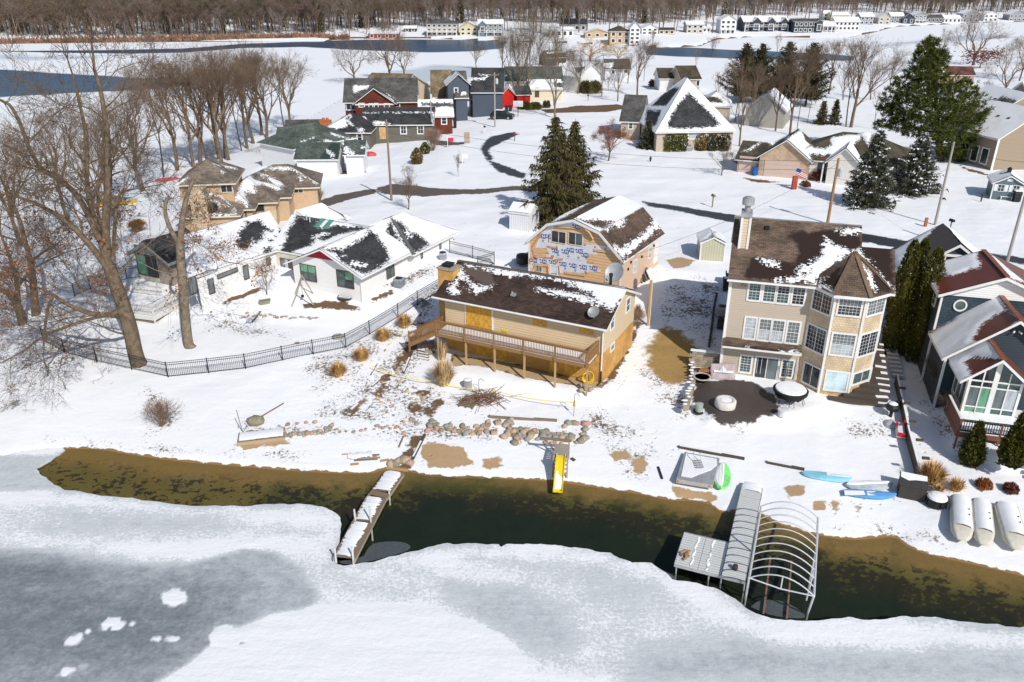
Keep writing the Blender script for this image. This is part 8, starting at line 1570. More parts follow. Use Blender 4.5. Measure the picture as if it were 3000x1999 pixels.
# old dock section and boards left on the beach
a,c=along(k1(105,288),k1(415,240));fo=Fr('dock_section','snow-covered wooden dock section lying on the beach at the left','dock section',a,math.degrees(math.atan2(c[1]-a[1],c[0]-a[0])));L_=float(np.linalg.norm(c-a))
for k in range(int(L_/.3)):piece('plank',OLDW,fo.o,(.15+k*.3,.6,.32),(.28,1.2,.05))
b=MB();b.b2((0,-.05,.05),(L_,0,.3));b.b2((0,1.2,.05),(L_,1.25,.3));tag(b.build('side_beam',[wood('side_beam_tan',(.42,.33,.23))],fo.o),kind='stuff');snow_strip(fo.o,(.1,.62),(L_-.1,.62),.58,.52,.345,n=20,jag=.06)
a,c=along(k1(805,398),k1(1030,378));fo=Fr('board_stack','stack of snow-dusted boards on the beach left of the crooked dock','boards',a,math.degrees(math.atan2(c[1]-a[1],c[0]-a[0])));L_=float(np.linalg.norm(c-a))
for k in range(7):piece('board',[OLDW,GREYW,DECKL][k%3],fo.o,(L_/2+RS.normal()*.3,.1+.16*k,.06+.03*(k%2)),(L_*(.6+.4*RS.rand()),.14,.05),RS.normal()*.06)
snow_strip(fo.o,(.2,.6),(L_-.4,.6),.45,.35,.11,n=12,jag=.3)
for p,q,lab,m in[(k1(1082,428),k1(1225,448),'tan plank lying across the landward end of the crooked dock',DECKL),(k1(845,408),k1(900,403),'short tan plank on the snow before the board stack',DECKL),(k1(1040,385),k1(1098,375),'thin tan plank right of the board stack',DECKL),(k1(1105,395),k1(1170,405),'rough brown board behind the landward end of the crooked dock',OLDW),(k2(0,405),k2(20,385),'dark plank end at the foot of the muddy beach path',DKW)]:timber(p,q,lab,m,.22,.07,'plank',0)
stones('stone_group','snow-capped stones at the landward end of the crooked dock',line(k1,[(1120,405),(1180,385),(1230,395)],8,8),'stones',(.2,.34))
# yellow slide on its timber tower
a,c=G(k2(940,492)),G(k2(1032,497));fs=Fr('slide_tower','weathered timber ladder tower carrying the yellow slide at the water edge','play tower',a,math.degrees(math.atan2(c[1]-a[1],c[0]-a[0])));W_=float(np.linalg.norm(c-a));zp=float(fs.wy(k2(990,368),.35)[2]);zp=min(max(zp,1.0),2.0);bz=float(fs.wy(k2(960,240),1.9)[2]);bz=min(max(bz,zp+.4),3.4)
for x in(0,W_):
    b=MB();b.bar((x,.0,-.1),(x,.35,zp+.25),.09,.09);b.build('front_leg',[GREYW],fs.o);b=MB();b.bar((x,1.9,-.1),(x,1.9,bz),.1,.1);b.build('rear_leg',[GREYW],fs.o);b=MB();b.bar((x,.3,zp),(x,1.9,zp),.07,.14);b.bar((x,.15,zp*.45),(x,1.9,zp*.45),.05,.1);b.build('side_beam',[GREYW],fs.o)
for k in range(8):piece('platform_board',GREYW,fs.o,(W_/2,.42+k*.2,zp+.09),(W_+.05,.13,.04))
for k in range(4):piece('rung',GREYW,fs.o,(W_/2,.12+k*.04,.3+k*.28),(W_,.07,.07))
b=MB();b.bar((-1.0,1.9,bz),(W_+.15,1.9,bz-.05),.12,.14);b.build('top_beam',[OLDW],fs.o);b=MB();b.bar((0,1.9,bz-.9),(-.7,1.9,bz-.05),.07,.07);b.build('beam_brace',[OLDW],fs.o)
YELS=flat('yellow_slide',(.80,.58,.02),.4,.05,2);a,c=fs.wz(k2(993,375),zp+.2),fs.loc(GZ(k2(972,592),.22));so_=thing('yellow_slide','bright yellow slide running down into the water, snow on its bed','slide',fs.L,fs.o.rotation_euler.z);b,s2=MB(),MB();hw=.24
pth=[np.array([W_/2+.02,.5,zp+.14])*(1-t)+np.array([c[0],c[1],.2])*t+np.array([0,0,.16*math.sin(t*6.28)*(.5)])for t in np.linspace(0,1,14)]
V,V2=[],[]
for p in pth:V+=[(p[0]-hw-.05,p[1],p[2]+.14),(p[0]-hw,p[1],p[2]+.14),(p[0]-hw+.02,p[1],p[2]),(p[0]+hw-.02,p[1],p[2]),(p[0]+hw,p[1],p[2]+.14),(p[0]+hw+.05,p[1],p[2]+.14),(p[0]+hw+.05,p[1],p[2]-.04),(p[0]-hw-.05,p[1],p[2]-.04)]
b.add(V,[(8*i+j,8*i+(j+1)%8,8*i+8+(j+1)%8,8*i+8+j)for i in range(13)for j in range(8)]+[tuple(range(7,-1,-1)),tuple(range(104,112))]);o=b.build('chute',[YELS],so_);fix_normals(o.data)
for i,p in enumerate(pth[6:13]):w0=hw-.03-(.16 if i==0 else .0);V2+=[(p[0]-w0,p[1],p[2]+.02),(p[0]+w0-(.25 if i<2 else 0),p[1],p[2]+.05),]
s2.add(V2,[(2*i,2*i+1,2*i+3,2*i+2)for i in range(6)]);o=s2.build('snow',[SNOWM],so_);fix_normals(o.data)
timber(k2(1060,365),k2(1085,382),'small dark square frame in the snow right of the slide tower',DKW,.25,.06,'small_frame',0)
# metal swim raft, boards, boats
q4=[G(p)+np.array([0,0,.42])for p in[k3(80,285),k3(365,335),k3(422,92),k3(145,42)]];cc=sum(q4)/4;fr_2=thing('swim_raft','square grey ribbed metal swim raft parked on the beach with a ladder on top','raft',(cc[0],cc[1],cc[2]-.42));L4=[p-cc+np.array([0,0,.42])for p in q4]
b=MB();b.prism([(p[0],p[1])for p in L4],.12,.40);b.build('hull',[flat('raft_grey',(.46,.47,.48),.5,.1)],fr_2)
n=9
for k in range(n):
    s0,s1=k/n,(k+.97)/n;A0,A1,B0,B1=L4[0]+(L4[1]-L4[0])*s0,L4[0]+(L4[1]-L4[0])*s1,L4[3]+(L4[2]-L4[3])*s0,L4[3]+(L4[2]-L4[3])*s1;m=MB();m.prism([(A0[0],A0[1]),(A1[0],A1[1]),(B1[0],B1[1]),(B0[0],B0[1])],.402,.45);m.build('deck_panel',[GREYM],fr_2)
sn=[L4[0]*.9+L4[2]*.1,L4[0]*.62+L4[1]*.28+L4[2]*.1,L4[0]*.4+L4[1]*.3+L4[2]*.3,L4[1]*.36+L4[2]*.5+L4[0]*.14,L4[1]*.25+L4[2]*.72+L4[0]*.03,L4[2]*.93+L4[0]*.07,L4[3]*.94+L4[1]*.06];b=MB();b.prism([(p[0],p[1])for p in sn],.452,.50);b.build('snow_cover',[SNOWM],fr_2)
b=MB();q=GZ(k3(258,110),cc[2]+.1)-cc;
for x in(-.2,.2):b.tube([(q[0]+x,q[1]-.5,.62),(q[0]+x,q[1]+.3,.62),(q[0]+x,q[1]+.5,.95),(q[0]+x,q[1]+.75,.9)],.025,6)
for k in range(4):b.b2((q[0]-.2,q[1]-.5+k*.25,.6),(q[0]+.2,q[1]-.42+k*.25,.64))
b.build('ladder',[GREYM],fr_2)
for p in(k3(100,288),k3(345,330)):c=G(p)-cc;piece('orange_reflector',flat('orange_plastic',(.8,.3,.02),.5),fr_2,(c[0],c[1]-.0,.3),(.12,.12,.1))
def paddleboard(ps,label,mat,wd=.75,snow=.5,th=.13,rim=None):
    a,c=along(*ps);ax=c-a;L_=float(np.linalg.norm(ax));o=thing('paddleboard',label,'paddleboard',(a+c)/2+np.array([0,0,.1]),math.atan2(ax[1],ax[0]));n=18;top,bot,prof=[],[],[]
    for k in range(n+1):t=-1+2*k/n;prof.append((t*L_/2,wd/2*(max(0,1-abs(t)**2.6))**.6,.16*max(0,t)**4))
    ring=[(x,y,z)for x,y,z in prof]+[(x,-y,z)for x,y,z in prof[::-1]];m=len(ring);b=MB();b.add([(x,y,z)for x,y,z in ring]+[(x*.985,y*.9,z+th)for x,y,z in ring],[tuple(range(m))[::-1],tuple(range(m,2*m))]+[(i,(i+1)%m,m+(i+1)%m,m+i)for i in range(m)]);b.build('hull',[mat],o)
    if snow:s=MB();k0=int(n*(1-snow));pr=prof[k0:];rg=[(x*.93,y*.8,z+th+.005)for x,y,z in pr]+[(x*.93,-y*.25,z+th+.005)for x,y,z in pr[::-1]];s.add(rg+[(x,y*.8,z+.07)for x,y,z in rg],[tuple(range(len(rg),2*len(rg)))]+[(i,(i+1)%len(rg),len(rg)+(i+1)%len(rg),len(rg)+i)for i in range(len(rg))]);s.build('snow_cover',[SNOWM],o)
    return o
paddleboard((k5(90,80),k5(372,122)),'light blue paddleboard with white stripe half under snow',flat('pale_blue_board',(.25,.58,.72),.4,.15,1.2),.8,.45);paddleboard((k5(315,185),k5(622,215)),'bright blue paddleboard nearest the water',flat('blue_board',(.10,.32,.62),.4,.1,2),.75,.0);paddleboard((k5(335,150),k5(600,152)),'snow-buried board between the two blue paddleboards',flat('grey_board',(.45,.5,.52),.5),.95,.97)
paddleboard((k3(430,335),k3(455,115)),'green-edged paddleboard under snow against the metal raft',flat('green_board',(.22,.72,.20),.4),1.05,.98)
q=G(k5(420,205));b=MB();b.add([(-1.0,-.22,.28),(.2,-.2,.30),(.25,.16,.34),(-.9,.2,.33)],[(0,1,2,3)]);b.add([(.3,-.25,.3),(1.3,-.22,.3),(1.3,.12,.32),(.4,.14,.33)],[(0,1,2,3)]);o=b.build('snow_pad',[SNOWM]);o.location=q;tag(o,'snow lying on the bright blue paddleboard','snow patch')
a,c=G(k5(632,205)),G(k5(782,235));fb=Fr('deck_box','charcoal plank deck box at the end of the timber wall','storage box',a,math.degrees(math.atan2(c[1]-a[1],c[0]-a[0])));W_=float(np.linalg.norm(c-a));hb=.95
for k in range(6):piece('plank',flat('charcoal_board',(.055,.05,.048),.7,.15),fb.o,(W_/2,0,.08+k*hb/6),(W_,.06,hb/6-.012));piece('plank',flat('charcoal_board',(.055,.05,.048),.7,.15),fb.o,(0,.5,.08+k*hb/6),(.06,.95,hb/6-.012));piece('plank',flat('charcoal_board',(.055,.05,.048),.7,.15),fb.o,(W_,.5,.08+k*hb/6),(.06,.95,hb/6-.012))
b=MB();b.add([(-.05,-.06,hb),(W_+.05,-.06,hb),(W_+.05,1.05,hb+.2),(-.05,1.05,hb+.2),(-.05,-.06,hb-.05),(W_+.05,-.06,hb-.05),(W_+.05,1.05,hb+.15),(-.05,1.05,hb+.15)],[(0,1,2,3),(7,6,5,4),(0,4,5,1),(1,5,6,2),(2,6,7,3),(3,7,4,0)]);b.build('lid',[flat('charcoal_board',(.055,.05,.048))],fb.o);b=MB();b.add([(0,.55,hb+.115),(W_*.3,.35,hb+.08),(W_*.55,.5,hb+.1),(W_,.6,hb+.12),(W_,1.02,hb+.2),(0,1.02,hb+.2)],[(0,1,2,3,4,5)]);o=b.build('snow_cover',[SNOWM],fb.o);o.location.z=.03
o=thing('fire_barrel','low round black fire barrel with a cap of snow beside the deck box','fire pit',G(k5(845,250)));b=MB();b.lathe([(.5,.05),(.52,.1),(.52,.5),(.58,.52),(.58,.56)],n=20);b.build('drum',[DARK],o);b=MB();b.lathe([(.55,.56),(.5,.66),(.3,.76),(.02,.80)],n=20);b.build('snow_cap',[SNOWM],o)
for k in range(8):g=k*.785;piece('upright',DARK,o,(.56*math.cos(g),.56*math.sin(g),.3),(.05,.05,.5),g)
HULL=flat('cream_hull',(.60,.57,.49),.5,.08)
def upturned(ps,label,wd=1.12):
    a,c=along(*ps);ax=c-a;L_=float(np.linalg.norm(ax));o=thing('upturned_boat',label,'boat',a,math.atan2(ax[1],ax[0]));n=14;V=[];Vs=[]
    for k in range(n+1):
        t=k/n;w_=wd/2*(1 if t<.72 else(1-((t-.72)/.28)**2.2*.62));h_=.40*(1 if t<.75 else 1-((t-.75)/.25)**2*.8);x=t*L_;V+=[(x,-w_,0),(x,-w_*.97,h_*.85),(x,-w_*.7,h_),(x,0,h_*1.03),(x,w_*.7,h_),(x,w_*.97,h_*.85),(x,w_,0)]
        if t<.84:j=.12*RS.rand();Vs+=[(x,-w_*(.99+.04*RS.rand()),h_*.6),(x,-w_*.6,h_+.09+.03*RS.rand()),(x,0,h_+.13+.03*RS.rand()),(x,w_*.6,h_+.09+.03*RS.rand()),(x,w_*(.97+.04*RS.rand()),h_*.7)]
    b=MB();b.add(V,[(7*i+j,7*i+7+j,7*i+8+j,7*i+1+j)for i in range(n)for j in range(6)]+[tuple(range(7)),tuple(range(7*n,7*n+7))[::-1]]);h=b.build('hull',[HULL],o,True);fix_normals(h.data);m=len(Vs)//5;s=MB();s.add(Vs,[(5*i+j,5*i+5+j,5*i+6+j,5*i+1+j)for i in range(m-1)for j in range(4)]);so2=s.build('snow_cover',[SNOWM],o,True);fix_normals(so2.data)
    b=MB();b.b2((-.12,-wd*.42,.1),(0,wd*.42,.36));b.build('transom',[HULL],o)
    for k in range(2):piece('drain_plug',flat('plug_dark',(.12,.05,.06),.5),o,(L_*(.35+.14*k),wd*.28,.53),(.06,.06,.06))
upturned((k5(985,235),k5(985,485)),'snow-covered upturned cream boat, leftmost of the three on the right beach');upturned((k5(1098,255),k5(1108,512)),'snow-covered upturned cream boat, middle one with a squared bow',1.05);upturned((k5(1238,275),k5(1295,535)),'snow-covered upturned cream boat, rightmost and partly cut by the frame',1.2)
# ================================================================ around the tall house
# timber wall down the right side
P=[G(p)for p in[k7(245,245),k7(262,330),k7(285,430),k7(310,560),k7(345,690),k7(375,815)]];o=thing('retaining_wall','low dark timber retaining wall stepping down right of the tall beige house','retaining wall',P[0])
for i,(a,c)in enumerate(zip(P,P[1:])):
    for j in range(4):m=MB();m.bar(a-P[0]+np.array([0,0,-.05+.2*j]),c-P[0]+np.array([0,0,-.05+.2*j]),.16,.19);m.build('timber',[DKW],o)
    d=c-P[0];piece('tie_back',DKW,o,(d[0]+.2,d[1]+.1,.58),(.42,.14,.14),-.2)
    m=MB();m.bar(a-P[0]+np.array([.03,.02,.65]),c-P[0]+np.array([.03,.02,.65]),.1,.03)
    m.build('snow_cap',[SNOWM],o)
# broad timber steps on the right of the turret
st=thing('timber_steps','broad dark timber steps climbing beside the corner turret','steps',fC.L,R(-15.5));lo,hi=fC.loc(G(cn(1560,1510))),fC.wz(cn(1655,1040),2.2)
lefts=[(7.4,-2.1),(8.4,-2.0),(9.1,-1.6),(9.5,-1.2),(9.9,-.8),(10.25,-.3),(10.3,.4),(10.3,1.1),(10.3,1.8),(10.3,2.5),(10.3,3.2)];rights=[11.2,11.3,11.45,11.5,11.5,11.45,11.4,11.4,11.4,11.4,11.4]
for k,((xl,y),xr)in enumerate(zip(lefts,rights)):
    yy=-2.35+k*.58;piece('step',DKW,st,((xl+xr)/2,yy+.29,-.08+k*.19),(xr-xl,.60,.18));w_=.15+.75*RS.rand();piece('step_snow',SNOWM,st,(xr-w_/2+.05,yy+.36,.02+k*.19),(w_,.18+.22*RS.rand(),.04),.12*RS.normal())
o=thing('stepping_slabs','row of snowy concrete slabs climbing right of the timber steps','steps',G(k7(258,215)),R(-15))
for k in range(7):piece('slab',flat('slab_grey',(.40,.39,.38),.8),o,(-.02*k,.45*k,.1+.13*k),(.75,.16,.14));piece('slab_snow',SNOWM,o,(-.02*k,.45*k+.2,.16+.13*k),(.8,.3,.06))
# heap of covered things by the wall
o=thing('grill','covered dark kettle grill at the head of the timber wall','grill',G(k7(215,445)));b=MB();b.lathe([(.1,.0),(.12,.5),(.38,.62),(.42,.85),(.3,1.05),(.05,1.12)],n=16);b.build('kettle',[DARK],o);b=MB();b.lathe([(.3,1.06),(.2,1.13),(.02,1.16)],n=14);b.build('snow_cap',[SNOWM],o)
o=thing('folded_chairs','pile of folded dark chairs leaning on the timber wall','chairs',G(k7(240,400)));[piece('frame',BLACKF,o,(.12*k,.1*k,.4),(.55,.05,.8),.4+.2*k,.3)for k in range(3)]
o=thing('sled','red and white plastic sled leaning on the timber wall','sled',G(k7(272,540)),1.2);b=MB();b.add([(-.7,-.3,.1),(.7,-.3,.3),(.7,.3,.3),(-.7,.3,.1),(-.6,-.2,.3),(.65,-.2,.5),(.65,.2,.5),(-.6,.2,.3)],[(0,3,2,1),(0,1,5,4),(1,2,6,5),(2,3,7,6),(3,0,4,7),(4,5,6,7)]);b.build('shell',[flat('sled_white',(.7,.7,.72),.4)],o);[piece('red_trim',flat('sled_red',(.6,.02,.04),.4),o,p,d)for p,d in[((-.68,0,.3),(.1,.5,.25)),((.3,.24,.52),(.5,.08,.3)),((.5,-.2,.6),(.25,.1,.3))]]
o=thing('grey_cover','crumpled grey tarp beside the red sled','tarp',G(k7(218,490)));b=MB();b.lathe([(.5,0),(.42,.2),(.2,.34),(.03,.38)],n=9);b.build('tarp',[flat('tarp_grey',(.42,.45,.5),.6)],o)
# left side: stone steps, block wall, machines in the shade
a,c=fC.loc(G(k8(165,840))),fC.loc(G(k8(395,860)))
sw=thing('block_wall','short stacked-stone wall left of the patio doors','stone wall',fC.L,R(-15.5));BL=[flat('block_a',(.34,.29,.22),.85,.25,5),flat('block_b',(.27,.24,.19),.85,.25,5),flat('block_c',(.40,.34,.25),.85,.2,5)]
for r_ in range(6):
    x=-2.35+(.18 if r_%2 else 0)
    while x<-.1:w_=.35+.25*RS.rand();piece('block',BL[RS.randint(3)],sw,(min(x+w_/2,-.15),.55+RS.normal()*.012,.1+r_*.2),(min(w_,-.02-x)-.015,.34,.185));x+=w_
piece('snow_cap',SNOWM,sw,(-1.2,.6,1.24),(2.2,.3,.06))
P=[G(p)for p in[kp(385,60),kp(400,250),kp(365,480),kp(315,650),kp(275,840)]];o=thing('edging_wall','low snow-capped stone edging along the left rim of the dark patio','stone wall',P[0])
for a,c in zip(P,P[1:]):
    n=max(1,int(np.linalg.norm(c-a)/.42))
    for k in range(n):q=a+(c-a)*(k+.5)/n-P[0];piece('block',BL[RS.randint(3)],o,(q[0]-.05,q[1],.16),(.34,.40,.38),math.atan2((c-a)[1],(c-a)[0])+1.57+RS.normal()*.08);l=link('snow_cap',ROCK[1],o);l.location=(q[0]-.18+.1*RS.normal(),q[1],.36);l.scale=(.12+.12*RS.rand(),.10+.12*RS.rand(),.08);l.data=SNWR if 'SNWR' in globals()else l.data
SNWR=rockmesh(40,SNOWM)
for ch in o.children:
    if ch.name.startswith('snow_cap'):ch.data=SNWR
def wl_box(name,label,cat,p,d,mat,z=0,rz=-15.5):o=thing(name,label,cat,G(p),R(rz));piece('body',mat,o,(0,0,d[2]/2+z),d);return o
DG=flat('bin_black',(.022,.024,.027),.5)
for p,lab,hh in[(k8(410,175),'dark wheeled bin, nearer of two against the left wall of the tall house',1.1),(k8(430,130),'dark wheeled bin, farther of two against the left wall of the tall house',1.15)]:
    o=thing('wheeled_bin',lab,'bin',G((p[0],p[1]+10)),R(-15));b=MB();b.add([(-.26,-.3,.1),(.26,-.3,.1),(.26,.3,.1),(-.26,.3,.1),(-.33,-.38,hh),(.33,-.38,hh),(.33,.38,hh),(-.33,.38,hh)],[(0,3,2,1),(4,5,6,7),(0,1,5,4),(1,2,6,5),(2,3,7,6),(3,0,4,7)]);b.build('body',[DG],o);b=MB();b.b2((-.36,-.42,hh),(.36,.42,hh+.07));b.build('lid',[DG],o);piece('snow_cap',SNOWM,o,(.0,.05,hh+.09),(.5,.5,.04))
    for x in(-.25,.25):m=MB();m.tube([(x-.03,.36,.12),(x+.03,.36,.12)],.12,10);m.build('wheel',[BLACKF],o)
def ac_unit(p,label,d=(.8,.8,.8),mat=GREYM,rz=-20):
    o=thing('air_conditioner',label,'air conditioner',G(p),R(rz));b=MB();b.prism([(x*d[0]/2*.96,y*d[1]/2*.96)for x,y in((-1,-.85),(-.85,-1),(.85,-1),(1,-.85),(1,.85),(.85,1),(-.85,1),(-1,.85))],.05,d[2]);b.build('case',[mat],o)
    for k in range(5):piece('louvre',flat('louvre_dark',(.12,.13,.135),.5),o,(0,0,.15+k*(d[2]-.25)/5),(d[0]*1.0,d[1]*1.0,.025))
    b=MB();b.lathe([(.32,0),(.32,.03),(.2,.05),(.04,.06)],(0,0,d[2]),16);b.build('fan_guard',[DARK],o)
ac_unit(k8(380,510),'dark air conditioner with a snowy rim in the shade of the tall house',(.85,.85,.9),DARK);ac_unit(k8(375,410),'snow-topped pale machine between the air conditioner and the bins',(.8,.9,.9),flat('pale_box',(.42,.42,.43),.6));ac_unit(cD2(1480,985),'grey air conditioner beside the right wall of the white ranch',(.85,.85,.8),flat('ac_blue_grey',(.27,.31,.33),.5));ac_unit(cD2(1965,695),'pale grey meter box at the rear corner of the white ranch',(.6,.5,.8),flat('pale_meter',(.48,.51,.54),.5));ac_unit(cH(1618,636),'pale grey air conditioner between the bushes of the pyramid-roofed house',(.9,.9,.8),flat('pale_meter',(.48,.51,.54)))
P=[G(p)for p in[k8(335,235),k8(310,360),k8(290,540),k8(270,680)]];o=thing('border_timbers','snow-dusted black border timbers along the shaded left side of the tall house','edging',P[0])
for a,c in zip(P,P[1:]):
    for k in range(2):m=MB();m.bar(a+(c-a)*k/2-P[0]+np.array([0,0,.1]),a+(c-a)*(k+.9)/2-P[0]+np.array([0,0,.1]),.18,.26);m.build('timber',[DKW],o)
# patio furniture
MAU=flat('mauve_cover',(.46,.38,.39),.7,.12,3);p0,p1=G(kp(625,285)),G(kp(955,300));f=Fr('covered_sofa','garden sofa under a dusty pink cover against the house wall','sofa',p0,math.degrees(math.atan2((p1-p0)[1],(p1-p0)[0])));W_=float(np.linalg.norm(p1-p0))
b=MB();n=10;V=[]
for k in range(n+1):
    t=k/n;x=t*W_;e=.04*math.sin(t*14);V+=[(x,-.02+e,0),(x,.02+e,.42+.04*math.sin(t*9)),(x,.5,.5-.1*math.sin(math.pi*t)),(x,.62,.92-.05*math.sin(t*6.28)),(x,.8,.9),(x,.85,0)]
b.add(V,[(6*i+j,6*i+6+j,6*i+7+j,6*i+1+j)for i in range(n)for j in range(5)]+[tuple(range(6)),tuple(range(6*n,6*n+6))[::-1]]);o=b.build('cover',[MAU],f.o,True);fix_normals(o.data);b=MB();b.add([(W_*.12,.12,.47),(W_*.5,.05,.5),(W_*.9,.1,.47),(W_*.93,.4,.52),(W_*.65,.42,.48),(W_*.5,.6,.8),(W_*.35,.42,.48),(W_*.1,.4,.52)],[(0,1,6,7),(1,2,3,4),(1,4,5,6)]);o=b.build('snow',[SNOWM],f.o);o.location.z=.03
o=thing('fire_bowl','black round fire bowl with a pale rim near the left patio edge','fire pit',G(kp(495,320)));b=MB();b.lathe([(.3,0),(.5,.25),(.62,.33),(.62,.37),(.5,.36),(.42,.25),(.05,.2)],n=24);b.build('bowl',[DARK],o);b=MB();b.lathe([(.53,.375),(.53,.42),(.66,.42),(.66,.375)],n=24);b.build('rim',[flat('stone_rim',(.5,.45,.38),.8)],o);b=MB();b.tube([(-.25,0,.3),(.25,.1,.32)],.05,6);b.tube([(0,-.2,.3),(.05,.25,.34)],.05,6);b.build('log',[DARK],o)
o=thing('toy_crate','heap of toys and red odds and ends by the stone block wall','toys',G(kp(520,240)));[piece('toy',flat('toy_%d'%k,c,.5),o,p,d,k)for k,(c,p,d)in enumerate([((.35,.16,.06),(0,.1,.35),(.8,.4,.3)),((.5,.35,.15),(-.35,-.25,.18),(.4,.3,.35)),((.6,.02,.02),(.35,-.05,.2),(.2,.2,.3)),((.05,.12,.35),(.5,.25,.35),(.2,.25,.4)),((.02,.02,.02),(.05,-.1,.2),(.5,.4,.25)),((.55,.5,.42),(-.1,-.32,.1),(.4,.25,.2)),((.05,.05,.05),(-.45,.15,.25),(.35,.3,.5))])]
o=thing('covered_fire_table','round white-covered fire table in the middle of the dark patio','table',G(kp(820,660)));b=MB();n=26;V=[(r*(1+.02*math.sin(5*g+i)+.012*math.sin(13*g))*math.cos(g),r*(1+.02*math.sin(5*g+i))*math.sin(g),z)for i,(r,z)in enumerate([(.70,0),(.72,.2),(.70,.46),(.64,.54),(.45,.52),(.42,.48),(.03,.49)])for g in[2*math.pi*k/n for k in range(n)]];b.add(V,[(i*n+k,i*n+(k+1)%n,(i+1)*n+(k+1)%n,(i+1)*n+k)for i in range(6)for k in range(n)]);b.build('cover',[flat('white_cover',(.66,.62,.59),.7,.08,3)],o,True);b=MB();b.lathe([(.40,.495),(.3,.53),(.02,.54)],n=18);b.build('snow_cap',[SNOWM],o)
def can(p,label,r,h,mat,name='canister',base=None):o=thing(name,label,'container',G(p));b=MB();b.lathe([(r*.95,0),(r,.03),(r,h*.9),(r*1.04,h*.92),(r*1.04,h),(r*.3,h+.03)],n=18);b.build('body',[mat],o);(base and lathe_child(o,r*1.6,base));return o
def lathe_child(o,r,mat):b=MB();b.lathe([(r,-.02),(r,.05),(r*.5,.07)],n=16);b.build('foot',[mat],o)
can(kp(458,735),'grey-green canister on a dark foot at the lower left of the patio',.25,.62,flat('canister_grey',(.36,.40,.39),.5),base=DARK);can(kp(1602,790),'white bucket with a snowy lid by the right edge of the patio',.30,.5,flat('white_bucket',(.66,.66,.66),.5),'bucket')
o=thing('covered_table','large round table under a black fitted cover with a disc of snow on top','table',G(kp(1700,590)));n=30;b=MB();V=[]
for i,(r,z)in enumerate([(.72,.36),(.92,.42),(1.14,.72),(1.18,.90),(1.14,.95),(.02,.97)]):
    for k in range(n):g=2*math.pi*k/n;rr=r*(1+(.035 if i<3 else .008)*math.sin(g*9+i));V.append((rr*math.cos(g),rr*math.sin(g),z+(.05*math.sin(g*7)if i<2 else 0)))
b.add(V,[(i*n+k,i*n+(k+1)%n,(i+1)*n+(k+1)%n,(i+1)*n+k)for i in range(5)for k in range(n)]);b.build('cover',[BLACKF],o,True);b=MB();b.lathe([(1.04,.965),(1.0,1.03),(.6,1.07),(.02,1.08)],n=28);b.build('snow_disc',[SNOWM],o)
for k in range(6):
    g=k*1.05+.2;m=MB();m.tube([(.9*math.cos(g),.9*math.sin(g),.45),(1.08*math.cos(g),1.08*math.sin(g),0)],.02,5);m.tube([(.9*math.cos(g+.3),.9*math.sin(g+.3),.45),(1.05*math.cos(g+.32),1.05*math.sin(g+.32),0)],.02,5);m.build('chair_leg',[DARK],o)
b_=fC.wy(kp(1835,350),-.75);o=thing('closed_umbrella','closed beige patio umbrella standing at the turret corner','umbrella',fC.L+fC.u*5.15+fC.v*-.75,0);b=MB();b.tube([(0,0,-.05),(0,0,2.4)],.03,6);b.build('pole',[GREYM],o);b=MB();b.lathe([(.06,.35),(.17,.45),(.12,.9),(.15,1.2),(.10,1.9),(.04,2.35)],n=8);b.build('canopy',[flat('umbrella_beige',(.50,.45,.39),.8,.15,8)],o)
o=thing('window_thermometer','slim grey post standing before the patio window','post',fC.L+fC.u*4.55+fC.v*-.6);b=MB();b.tube([(0,0,0),(0,0,1.5)],.025,6);b.box((0,0,1.5),(.1,.06,.3));b.build('post',[GREYM],o)
# ================================================================ yards further up
o=thing('swing_frame','bare wooden A-frame swing set before the white ranch gable','swing set',G(cD2(400,1150)),R(-35));a=np.array([-.75,.9,2.0]);c=np.array([.75,-.6,2.0])
for top,dx in((a,-1),(c,1)):
    for s in(-1,1):b=MB();b.bar((top[0]+s*.75,top[1]+s*.55,0),top,.09,.09);b.build('leg',[GREYW],o)
b=MB();b.bar(a*1.08-np.array([0,0,.16]),c*1.08-np.array([0,0,.16]),.1,.1);b.build('top_beam',[GREYW],o);b=MB();b.tube([(-.1,.2,1.95),(-.1,.2,.5)],.015,4);b.tube([(.25,-.1,1.95),(.25,-.1,.5)],.015,4);b.build('chain',[DARK],o);piece('swing_seat',DARK,o,(.07,.05,.5),(.5,.25,.05),-.7)
timber(cD2(90,1070),cD2(300,945),'long pale board slanting down from the ranch corner by the swing set',GREYW,.12,.08,'board',0)
o=thing('planter_tub','small olive plastic tub on the ranch lawn','tub',G(cD1(1500,1520)),.3);b=MB();b.add([(-.4,-.2,0),(.4,-.2,0),(.4,.2,0),(-.4,.2,0),(-.5,-.28,.32),(.5,-.28,.38),(.5,.28,.38),(-.5,.28,.32)],[(0,3,2,1),(4,5,6,7),(0,1,5,4),(1,2,6,5),(2,3,7,6),(3,0,4,7)]);b.build('tub',[flat('olive_tub',(.25,.24,.16),.6)],o)
o=thing('window_well','half-round dark window well at the foot of the ranch gable wall','window well',G(cD2(880,1120)),R(-27));b=MB();b.tube([(.7*math.cos(t),-.6*math.sin(t),.15)for t in np.linspace(0,math.pi,12)],.05,5);b.build('rim',[DARK],o);b=MB();b.poly([(.68*math.cos(t),-.58*math.sin(t),.05)for t in np.linspace(math.pi,0,12)]);b.build('cover',[flat('well_glass',(.12,.12,.11),.2)],o);fix_normals(o.children[-1].data)
stones('stone_border','thin border of small brown stones across the ranch lawn',line(cD1,[(700,1650),(900,1690),(1200,1660),(1500,1700)],4,3)+line(crop(450,450,2.477),[(640,1190),(760,1175),(860,1180),(950,1190),(1100,1200),(1200,1188)],30,5),'stone border',(.08,.16))
timber(crop(450,450,2.477)(715,1225),crop(450,450,2.477)(780,1148),'dark slanting stick standing out of the ranch lawn snow',DKW,.08,.1,'stick',0)
